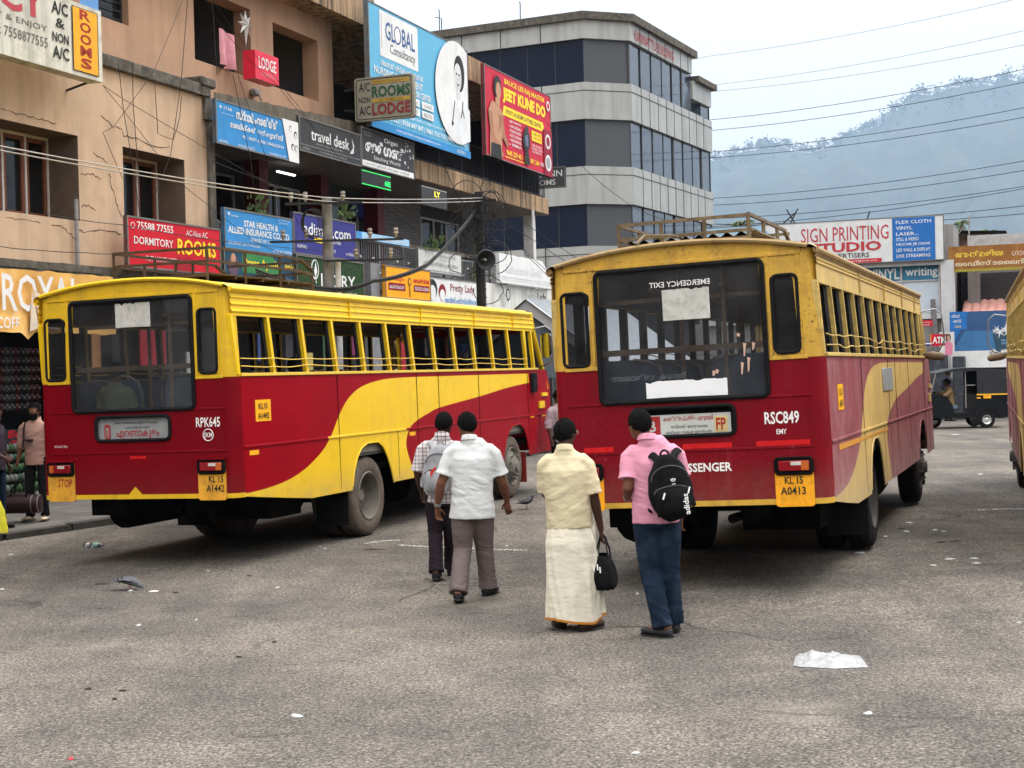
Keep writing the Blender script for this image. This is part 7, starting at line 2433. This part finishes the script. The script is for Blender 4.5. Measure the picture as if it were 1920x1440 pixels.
# ---- people by the shops
kz = .066
stand = dict(head=(0, .02, 1.57), neck=(0, 0, 1.45), pelvis=(0, 0, .90), shL=(-.19, 0, 1.38), shR=(.19, 0, 1.38), elL=(-.23, -.02, 1.10), elR=(.23, -.02, 1.10), wrL=(-.24, .06, .86), wrR=(.24, .06, .86),
    hpL=(-.09, 0, .88), hpR=(.09, 0, .88), knL=(-.10, .03, .48), knR=(.10, .03, .48), anL=(-.11, 0, .085), anR=(.11, 0, .085), ftL=(-.2, 1, 0), ftR=(.2, 1, 0), hem=.80, fat=.98, sleeve=1.3, leg=.86, seed=9)
def st_(**k):
    d = dict(stand)
    d.update(k)
    return d
CLOG = mat('clog_cream', (.55, .46, .33), .5)
pf = gnd(80, 988)
Yf = 20.6
pc = pw(72, 985, Yf)
pbase = Vector((pc.x, pc.y, kz))
pM = make_person('bearded man in a peach shirt on the pavement, half hidden by the bright bus', pbase, radians(180 + 8), st_(wrR=(.27, .02, .86), cuR=.9, seed=11), SK1, SH_T, TR_K, CLOG, vox=.010, extra=collar(SH_T))
b = MB()
Hp = Vector((0, .02, 1.57))
b.grid(lambda u, v: Hp + Vector((.064 * cos(pi * u) * (1 - .25 * v), .03 + .073 * sin(pi * u) * (1 - .1 * v), -.045 - .085 * v)), 14, 5)
part('beard', b, M_HAIR, kid(pM, 'body')[0])
b = MB()
b.tube([(.12, -.09, 1.2), (.13, -.07, 1.40), (.13, .06, 1.42), (.13, .12, 1.25), (.15, .1, 1.05)], [(.024, .008)] * 5, 6)
part('strap', b, BK, pM)
b = MB()
b.tube([(.10, .13, 1.16), (-.02, .15, 1.16)], [(.05, .01), (.05, .01)], 6)
part('phone', b, BK, pM)
dc = pw(38, 946, Yf - .25)
root = thing('duffel_bag', 'dark maroon duffel bag in the hand of the peach shirted man', 'bag', Matrix.Translation((dc.x, dc.y, dc.z)), (0, 0, 0))
b = MB()
b.tube([(-.30, 0, 0), (-.285, 0, 0), (-.1, 0, .01), (.1, 0, .01), (.285, 0, 0), (.30, 0, 0)], [.08, .125, .135, .135, .125, .08], 20)
bb = part('bag_body', b, mat('duffel_maroon', (.018, .004, .006), .5, var=.3, bump=.3, bscale=12), root)
for y in (-.08, .08):
    b = MB()
    b.tube([(-.12, y, .10), (-.08, y * .7, .24), (0, y * .2, .33), (.08, y * .7, .24), (.12, y, .10)], .013, 6)
    part('handle', b, BK, root)
b = MB()
for x in (.18, .27): b.tube([(x, 0, 0), (x + .012, 0, 0)], .138, 20)
part('pale_band', b, mat('duffel_grey', (.16, .13, .13), .5), bb)
pe = pw(-6, 1000, 19.6)
p5 = make_person('man in a dark checked shirt and jeans cut off by the left edge', Vector((pe.x, pe.y, kz)), radians(100), st_(seed=13, wrR=(.2, .25, .98)), SK2, cloth('shirt_dusk', (.035, .025, .035), .3), TR_B, M_SOLE, vox=.011)
yb = pw(-10, 968, 19.1)
root = thing('carrier_bag', 'bright yellow carrier bag at the left edge', 'bag', Matrix.Translation((yb.x, yb.y, yb.z - .22)), (0, 0, 0))
b = MB()
b.grid(lambda u, v: Vector((.17 * cos(2 * pi * u) * (1 - .5 * v ** 2) + .02 * noise.noise((u * 9, v * 5, 1)), .07 * sin(2 * pi * u) * (1 - .4 * v), .42 * v - .0)), 24, 12)
part('bag_body', b, mat('bag_yellow', (.72, .66, .04), .5, var=.1, bump=.5, bscale=14), root)
b = MB()
b.tube([(-.06, 0, .42), (-.03, 0, .52), (.03, 0, .52), (.06, 0, .42)], .01, 5)
part('handle', b, mat('bag_yellow', (.72, .66, .04)), root)
# snack packets hung in strips in the dark shop
strip_c = [(.07, .006, .008), (.06, .008, .01), (.06, .06, .06), (.04, .04, .045), (.07, .006, .008), (.012, .012, .014), (.05, .045, .04)]
for k in range(9):
    s0, zc_ = fs(-6 + 9.5 * k, 700, 16.4)
    b = MB()
    rj = random.Random(k)
    for j in range(7):
        z = 2.62 - .155 * j
        b.grid(lambda u, v: Vector((s0 + (u - .5) * .10, 16.4 - .035 * sin(pi * u) * sin(pi * v) + rj.uniform(0, .001), z - .125 * v)), 5, 5)
        b.box(s0 - .03, s0 + .03, 16.362, 16.364, z - .085, z - .055, 1)
    solo('snack_strip', 'hanging strip of shiny snack packets in the dark shop at the left', 'snack packets', b, [mat('packet_%d' % (k % 7), strip_c[k % 7], .25, var=.3, scale=20), mat('packet_print', (.14, .14, .13), .4)], ST, (s0, 16.4, 1.5), 'strips of snack packets in the dark shop')
board('snack_board', 'small dark board with red curly letters and yellow letters in the snack shop', *[fs(10, 880, 15.5)[0], fs(34, 880, 15.5)[0]], fs(20, 850, 15.5)[1], fs(20, 805, 15.5)[1], 15.5, cK, .04, None, items=[('t', "\u0d05\u0d02", .1, .62, .8, .34, cR, .02), ('t', "\u0d1a\u0d3e\u0d2f", .1, .36, .8, .18, cR, .01), ('t', "SNACKS", .1, .06, .85, .22, cY, .01)])
b = MB()
rj = random.Random(3)
s0, z0 = fs(-10, 945, 15.35)
s1, z1 = fs(75, 850, 15.35)
for i in range(11):
    for j in range(6):
        s, z = s0 + (s1 - s0) * (i + .5) / 11, .15 + .16 * j
        b.ball((s, 15.4, z + .07), (.055, .05, .065), rj.randint(0, 2), 8, 6)
solo('bottle_rack', 'rack of green drink pouches low in the snack shop', 'rack', b, [flat('pouch_green', (.012, .05, .02)), flat('pouch_lime', (.03, .08, .025)), flat('pouch_pale', (.10, .11, .10))], ST, (s0, 15.4, .1))
# passengers and others further off
def seated(label, root_bus, x, y, sh, sk, z=.98, yaw=0):
    P = pose(root_bus)
    o = P @ Vector((x, y, z))
    ya = root_bus[1] + yaw
    return make_person(label, o, ya, st_(pelvis=(0, 0, .50), neck=(0, -.02, 1.06), head=(0, .02, 1.18), shL=(-.19, -.02, .99), shR=(.19, -.02, .99), elL=(-.22, .02, .72), elR=(.22, .02, .72), wrL=(-.12, .24, .62), wrR=(.12, .24, .62), hpL=(-.09, .02, .47), hpR=(.09, .02, .47), knL=(-.1, .42, .48), knR=(.1, .42, .48), anL=(-.1, .44, .09), anR=(.1, .44, .09), hem=.46, sleeve=.75), sk, sh, TR_K, M_SOLE, vox=.012)
seated('passenger in a pale green shirt seated behind the rear glass of the bright bus', BUS1, -.62, .55, cloth('shirt_sage', (.36, .42, .26), .08), SK1)
seated('passenger in yellow leaning at a side window of the bright bus', BUS1, .75, 2.2, cloth('shirt_gold', (.70, .50, .03), .08), SK2)
seated('passenger with an arm on the sill near the front of the bright bus', BUS1, .85, 7.4, cloth('shirt_rust', (.20, .07, .05), .08), SK1)
for lab, px, py, D, ya, sh, tr in (('bystander in white and pink standing in the gap between the two buses', 1050, 905, 24.5, 2.4, cloth('shirt_rose', (.36, .27, .30), .3), TR_K),
                                   ('person in dark clothes walking past the milk banner shop front', 1778, 765, 47, 1.2, cloth('shirt_coal', (.03, .03, .04), .2), TR_K)):
    c = pw(px, py, D)
    make_person(lab, Vector((c.x, c.y, 0)), ya, st_(), SK2, sh, tr, M_SOLE, vox=.013)
# ------------------------------------------------------------ autorickshaw seen from its left side
c0 = gnd(1838, 801)
RM = Matrix.Translation((c0.x, c0.y, 0)) @ Matrix.Rotation(radians(180), 4, 'Z')   # local x forward = towards the photo's left
AK = mat('auto_black', (.006, .007, .009), .4, var=.2, spec=.15)
AH = mat('auto_hood', (.020, .021, .024), .75, var=.2, bump=.2, bscale=8)
AY = mat('auto_yellow', (.70, .38, .03), .5, var=.15)
au = thing('autorickshaw', 'black three wheeled autorickshaw with a dark cloth hood and yellow stripe', 'autorickshaw', RM, (0, 0, 0))
def ex(b, lp, y0, y1, m=0):
    return b.prism(lp, lambda x, z, d: (x, d, z), y0, y1, m)
b = MB()
ex(b, [(-.74, .36), (-.72, .98), (.30, .98), (.31, .46), (.92, .44), (.98, .70), (1.14, .94), (1.58, 1.03), (1.66, .75), (1.52, .34), (-.5, .28)], -.60, .60)
b.box(.24, .42, .56, .61, .10, .30)
ex(b, [(1.30, .35), (1.62, .42), (1.68, .85), (1.60, 1.05), (1.48, 1.0), (1.42, .6)], -.38, .38)
part('body', b, AK, au)
b = MB()
ex(b, [(-.70, .99), (-.72, 1.0), (-.66, 1.60), (-.55, 1.70), (.30, 1.74), (.9, 1.72), (1.42, 1.62), (1.44, 1.58), (.9, 1.66), (.28, 1.66), (.26, .99)], -.64, -.60)
ex(b, [(-.70, .99), (-.72, 1.0), (-.66, 1.60), (-.55, 1.70), (.30, 1.74), (.9, 1.72), (1.42, 1.62), (1.44, 1.58), (.9, 1.66), (.28, 1.66), (.26, .99)], .60, .64)
tp = [(-.72, 1.0), (-.67, 1.60), (-.55, 1.715), (.30, 1.76), (.9, 1.74), (1.44, 1.62)]
for p, q in zip(tp, tp[1:]):
    b.add([(p[0], -.65, p[1]), (q[0], -.65, q[1]), (q[0], .65, q[1]), (p[0], .65, p[1])], [(0, 1, 2, 3)])
part('hood', b, AH, au)
b = MB()
for y in (-.655, .655):
    b.box(-.72, .30, y - .004, y + .004, .955, .995)
part('stripe', b, AY, au)
b = MB()
b.box(-.12, .10, .648, .656, .86, .95)
part('number_plate', b, M_PLATE, au)
b = MB()
b.box(.18, .29, .64, .65, .86, .90)
part('reflector', b, AY, au)
for x, y in ((0, .56), (0, -.56), (1.38, 0)):
    b = MB()
    Mw = Matrix.Translation((x, y, .245)) @ Matrix.Rotation(-pi / 2, 4, 'X')
    b.lathe([(.12, .05), (.2, .06), (.24, .04), (.245, 0), (.24, -.04), (.2, -.06), (.12, -.05)], 24, Mw)
    wl_ = part('wheel', b, M_TYRE_D, au)
    b = MB()
    b.lathe([(.135, .055), (.13, .062), (.09, .03), (.05, .045), (.0, .05)], 20, Mw)
    part('rim', b, mat('rim_silver', (.55, .55, .55), .35, .6), wl_)
b = MB()
for sg in (-1, 1):
    y = .63 * sg
    b.grid(lambda u, v: Vector((.36 * cos(pi * u), y + sg * (.04 * v), .25 + .33 * sin(pi * u))), 16, 1)
part('mudguard', b, AH, au)
b = MB()
for y in (-.55, .55):
    b.tube([(1.55, y * .8, 1.02), (1.44, y, 1.60)], .018, 6)
    b.tube([(.58, y, .6), (.58, y, 1.66)], .016, 6)
    b.tube([(.30, y, 1.25), (.60, y, 1.25)], .014, 6)
b.tube([(1.50, .55, 1.1), (1.62, .72, 1.2)], .012, 5)
b.ball((1.63, .74, 1.22), (.03, .07, .05))
part('pillar', b, M_PIPE, au)
b = MB()
b.add([(1.56, -.44, 1.03), (1.56, .44, 1.03), (1.45, .52, 1.58), (1.45, -.52, 1.58)], [(0, 1, 2, 3)])
part('windscreen', b, G_PANE, au)
b = MB()
b.box(-.60, .15, -.5, .5, .55, .66, 0, None, .03)
b.box(-.66, -.50, -.5, .5, .6, 1.15, 0, None, .03)
b.box(.72, 1.0, -.28, .28, .55, .68, 0, None, .03)
part('seat', b, M_SEAT, au)
b = MB()
b.box(-.76, -.72, .40, .55, .66, .78, 0, None, .01)
b.box(-.76, -.72, -.55, -.40, .66, .78, 0, None, .01)
part('tail_lamp', b, M_LAMP, au)
b = MB()
b.tube([(1.35, -.3, 1.02), (1.30, 0, 1.0), (1.35, .3, 1.02)], .015, 6)
part('handlebar', b, M_STEEL, au)
Md = RM @ Matrix.Translation((.86, 0, .18)) @ Matrix.Rotation(-pi / 2, 4, 'Z')
KH = cloth('shirt_khaki', (.28, .19, .09), .1)
dr = make_person('driver in a khaki shirt reaching for the handlebar of the autorickshaw', Vector(), 0, st_(pelvis=(0, 0, .50), neck=(0, .06, 1.03), head=(0, .10, 1.15), shL=(-.19, .04, .96), shR=(.19, .04, .96), elL=(-.24, .22, .78), elR=(.24, .22, .78), wrL=(-.22, .44, .86), wrR=(.22, .44, .86), hpL=(-.09, .02, .47), hpR=(.09, .02, .47), knL=(-.12, .38, .45), knR=(.12, .38, .45), anL=(-.1, .40, .14), anR=(.1, .40, .14), hem=.46, sleeve=1.3), SK2, KH, TR_K, M_SOLE, vox=.012)
dr.matrix_world = Md
# ------------------------------------------------------------ pigeons
PG, PD = mat('feather_grey', (.085, .09, .105), .7, var=.2, scale=30), mat('feather_dark', (.035, .035, .042), .6, var=.4, scale=25)
def pigeon(label, base, yaw, peck, dark):
    M = Matrix.Translation(base) @ Matrix.Rotation(-yaw, 4, 'Z') @ Matrix.Scale(.82, 4)
    t = thing('pigeon', label, 'pigeon', M, (0, 0, 0))
    b = MB()
    if peck:
        sp_ = [(0, -.20, .115), (0, -.13, .118), (0, -.06, .12), (0, .02, .11), (0, .08, .085), (0, .12, .055), (0, .145, .04), (0, .16, .03)]
    else:
        sp_ = [(0, -.20, .115), (0, -.13, .125), (0, -.06, .135), (0, .02, .145), (0, .08, .165), (0, .105, .20), (0, .12, .235), (0, .145, .24)]
    b.tube(sp_, [(.022, .006), (.032, .016), (.052, .042), (.058, .052), (.045, .045), (.026, .028), (.021, .022), (.010, .010)], 16, up=(0, 0, 1))
    e = Vector(sp_[-1])
    body = part('body', b, PD if dark else PG, t)
    b = MB()
    dn = Vector((0, .5, -.85)) if peck else Vector((0, 1, -.1))
    b.tube([e, e + dn.normalized() * .022], [.006, .001], 6)
    part('beak', b, M_CHASSIS, body)
    for sx in (-1, 1):
        b = MB()
        b.tube([(sx * .05, .05, sp_[3][2] + .005), (sx * .058, -.02, sp_[2][2] + .01), (sx * .045, -.12, sp_[1][2] + .006), (sx * .02, -.18, sp_[0][2] + .004)], [(.01, .02), (.012, .042), (.008, .026), (.004, .008)], 10, up=(1, 0, 0))
        wg = part('wing', b, PD if dark else PG, t)
        b = MB()
        for k in range(2):
            y = -.05 - .05 * k
            b.tube([(sx * .064, y, sp_[2][2] - .03), (sx * .062, y - .02, sp_[2][2] + .035)], .007, 5)
        part('wing_bar', b, M_CHASSIS, wg)
        b = MB()
        b.tube([(sx * .025, .0, sp_[3][2] - .04), (sx * .025, .01, .0)], .0045, 5)
        for a in (-.5, 0, .5): b.tube([(sx * .025, .01, .004), (sx * .025 + .03 * sin(a), .01 + .03 * cos(a), .003)], .003, 4)
        part('leg', b, mat('bird_leg', (.30, .08, .07), .6), t)
    b = MB()
    b.tube([(0, -.16, .116), (0, -.20, .115), (0, -.27, .112)], [(.02, .006), (.03, .004), (.034, .003)], 8, up=(0, 0, 1))
    part('tail', b, PD, t)
    return t
g = gnd(243, 1106)
pigeon('grey pigeon pecking at white crumbs left of the walking men', g, radians(97), True, False)
g = gnd(987, 953)
pigeon('dark pigeon walking upright past the front wheel of the bright bus', g, radians(72), False, True)
# ------------------------------------------------------------ litter
def blob(name, label, cat, px, py, rx, ry, h, m, seed, group=None, yaw=None, n_=9):
    g = gnd(px, py)
    r = random.Random(seed)
    b = MB()
    ya = r.uniform(0, 3) if yaw is None else yaw
    nu = 18
    edge = [1 + .30 * r.uniform(-1, 1) for _ in range(nu)]
    def fn(u, v):
        a = 2 * pi * u
        k = edge[round(u * nu) % nu] * v
        z = h * (1 - v ** 3) * (.55 + .9 * abs(noise.noise((cos(a) * v * 2.4 + seed, sin(a) * v * 2.4, seed * .7)))) + .002
        x, y = rx * k * cos(a), ry * k * sin(a)
        return Vector((g.x + x * cos(ya) - y * sin(ya), g.y + x * sin(ya) + y * cos(ya), g.z + z))
    b.grid(fn, nu, n_)
    return solo(name, label, cat, b, m, None, g, group)
LP, LF, LD = mat('litter_white', (.36, .36, .35), .7, var=.1), mat('litter_buff', (.45, .42, .36), .85, var=.2), mat('litter_dark', (.035, .025, .02), .9, var=.3)
PLS = mat('plastic_film', (.31, .315, .32), .3, var=.16, bump=.9, bscale=22, scale=9)
# flattened plastic bag in the foreground
cs = [(1487, 1249), (1492, 1232), (1500, 1226), (1530, 1228), (1560, 1225), (1590, 1229), (1612, 1231), (1620, 1240), (1628, 1252), (1600, 1253), (1565, 1255), (1520, 1252), (1500, 1251)]
P = [gnd(x, y) for x, y in cs]
ce = sum(P, Vector()) / len(P)
b = MB()
nn = len(P) * 4
Q = []
for i in range(len(P)):
    for k in range(4): Q.append(P[i].lerp(P[(i + 1) % len(P)], k / 4))
b.grid(lambda u, v: (lambda p: Vector((p.x, p.y, p.z + .004 + .034 * (1 - v ** 4) * (.20 + 1.3 * abs(noise.noise((p.x * 7, p.y * 9, 2))) + .8 * abs(noise.noise((p.x * 24, p.y * 17, 5)))))))(ce.lerp(Q[round(u * nn) % nn], v)), nn, 22)
solo('plastic_bag', 'crumpled white plastic bag lying flat in the right foreground', 'bag', b, PLS, None, ce)
# bottle
g = gnd(176, 1024)
bt = thing('plastic_bottle', 'clear plastic bottle with a pale green label lying near the pavement', 'bottle', Matrix.Translation((g.x, g.y, g.z + .036)) @ Matrix.Rotation(radians(-6), 4, 'Z') @ Matrix.Rotation(pi / 2, 4, 'Y'), (0, 0, 0))
b = MB()
b.lathe([(0, -.13), (.03, -.13), (.034, -.12), (.034, -.05), (.031, -.045), (.034, -.04), (.034, .05), (.028, .075), (.014, .1), (.013, .115)], 18)
part('bottle_body', b, glass('clear_plastic', (.72, .76, .77), .9, .1, .12), bt)
b = MB()
b.lathe([(.0345, -.0), (.0348, .0), (.0348, .055), (.0345, .055)], 18)
part('paper_label', b, C('label_mint', (.25, .45, .42)), bt)
b = MB()
b.lathe([(.016, .105), (.016, .125), (0, .125)], 12)
part('cap', b, M_PIPE, bt)
gl_ = 'scraps of litter on the yard'
LW = 'small pale scrap of litter lying on the asphalt'
k = 0
for px, py, w_ in ((20, 1037, .09), (4, 1105, .07), (245, 1108, .06), (288, 1109, .12), (260, 1173, .08), (556, 1343, .11), (390, 1070, .06), (520, 1102, .06), (610, 1028, .07), (600, 1024, .05), (950, 1023, .07), (1195, 1115, .05), (1628, 1338, .09), (1192, 1413, .06), (1612, 1042, .12), (1660, 1010, .09), (1700, 1000, .12), (1753, 997, .10), (1770, 1000, .09), (1705, 982, .1), (1780, 1055, .15), (1826, 1054, .09), (1832, 1063, .1), (1750, 1067, .09), (1838, 890, .15), (1790, 815, .3), (1910, 1170, .06), (1890, 889, .06), (368, 1163, .05), (910, 990, .05), (860, 1003, .04), (700, 1017, .05)):
    k += 1
    blob('litter_scrap', LW, 'litter', px, py, w_ * .42, w_ * .26, .012, LP if k % 4 else LF, k, gl_)
for px, py, w_ in ((192, 1095, .16), (700, 1030, .30), (870, 1010, .1), (165, 1293, .05), (230, 1296, .05), (215, 1312, .04), (448, 1233, .05), (515, 1205, .04), (330, 1112, .06), (1690, 994, .12), (1790, 1020, .16), (1765, 1022, .12), (468, 1080, .05), (830, 1087, .08)):
    k += 1
    blob('leaf_scrap', 'small dark leaf or rubber scrap lying on the asphalt', 'litter', px, py, w_ * .5, w_ * .18, .012, LD, k, 'dark scraps on the yard', 0)
blob('litter_scrap', 'tiny red cap in the bottom left foreground', 'litter', 133, 1424, .018, .014, .012, C('cap_red', (.55, .05, .06)), 5)
# worn white paint and spilt powder on the asphalt
M_LINE = mat('road_paint', (.50, .49, .46), .85, var=.15, scale=20, dirt=((.16, .15, .135), .55, 9))
def smear(label, pts, wd, seed):
    r = random.Random(seed)
    P = [gnd(x, y) for x, y in pts]
    q = []
    for a, c in zip(P, P[1:]):
        for i in range(10): q.append(a.lerp(c, i / 10))
    q.append(P[-1])
    b = MB()
    n_ = len(q)
    for i in range(n_ - 1):
        d = (q[i + 1] - q[i]).normalized()
        s = Vector((-d.y, d.x, 0))
        for k in range(7):
            if r.random() < .30: continue
            t = r.uniform(-1, 1) * wd
            w_ = wd * r.uniform(.12, .42)
            L = (q[i + 1] - q[i]) * r.uniform(.5, 1.2)
            p = q[i] + s * t + (q[i + 1] - q[i]) * r.random() + Vector((0, 0, .005 + .0004 * k))
            b.poly([p - s * w_, p + L * .5 - s * w_ * r.uniform(.5, 1), p + L, p + L * .6 + s * w_ * r.uniform(.4, 1), p + s * w_ * r.uniform(.3, 1)])
    return solo('ground_marking', None, None, b, M_LINE, None, q[0], kind='structure')
smear('', [(684, 1020), (715, 1014), (748, 1013)], .05, 1)
smear('', [(745, 1022), (800, 1025), (860, 1027), (940, 1030), (985, 1031)], .045, 2)
smear('', [(1832, 959), (1875, 957), (1925, 957)], .08, 3)
b = None
flush_text()
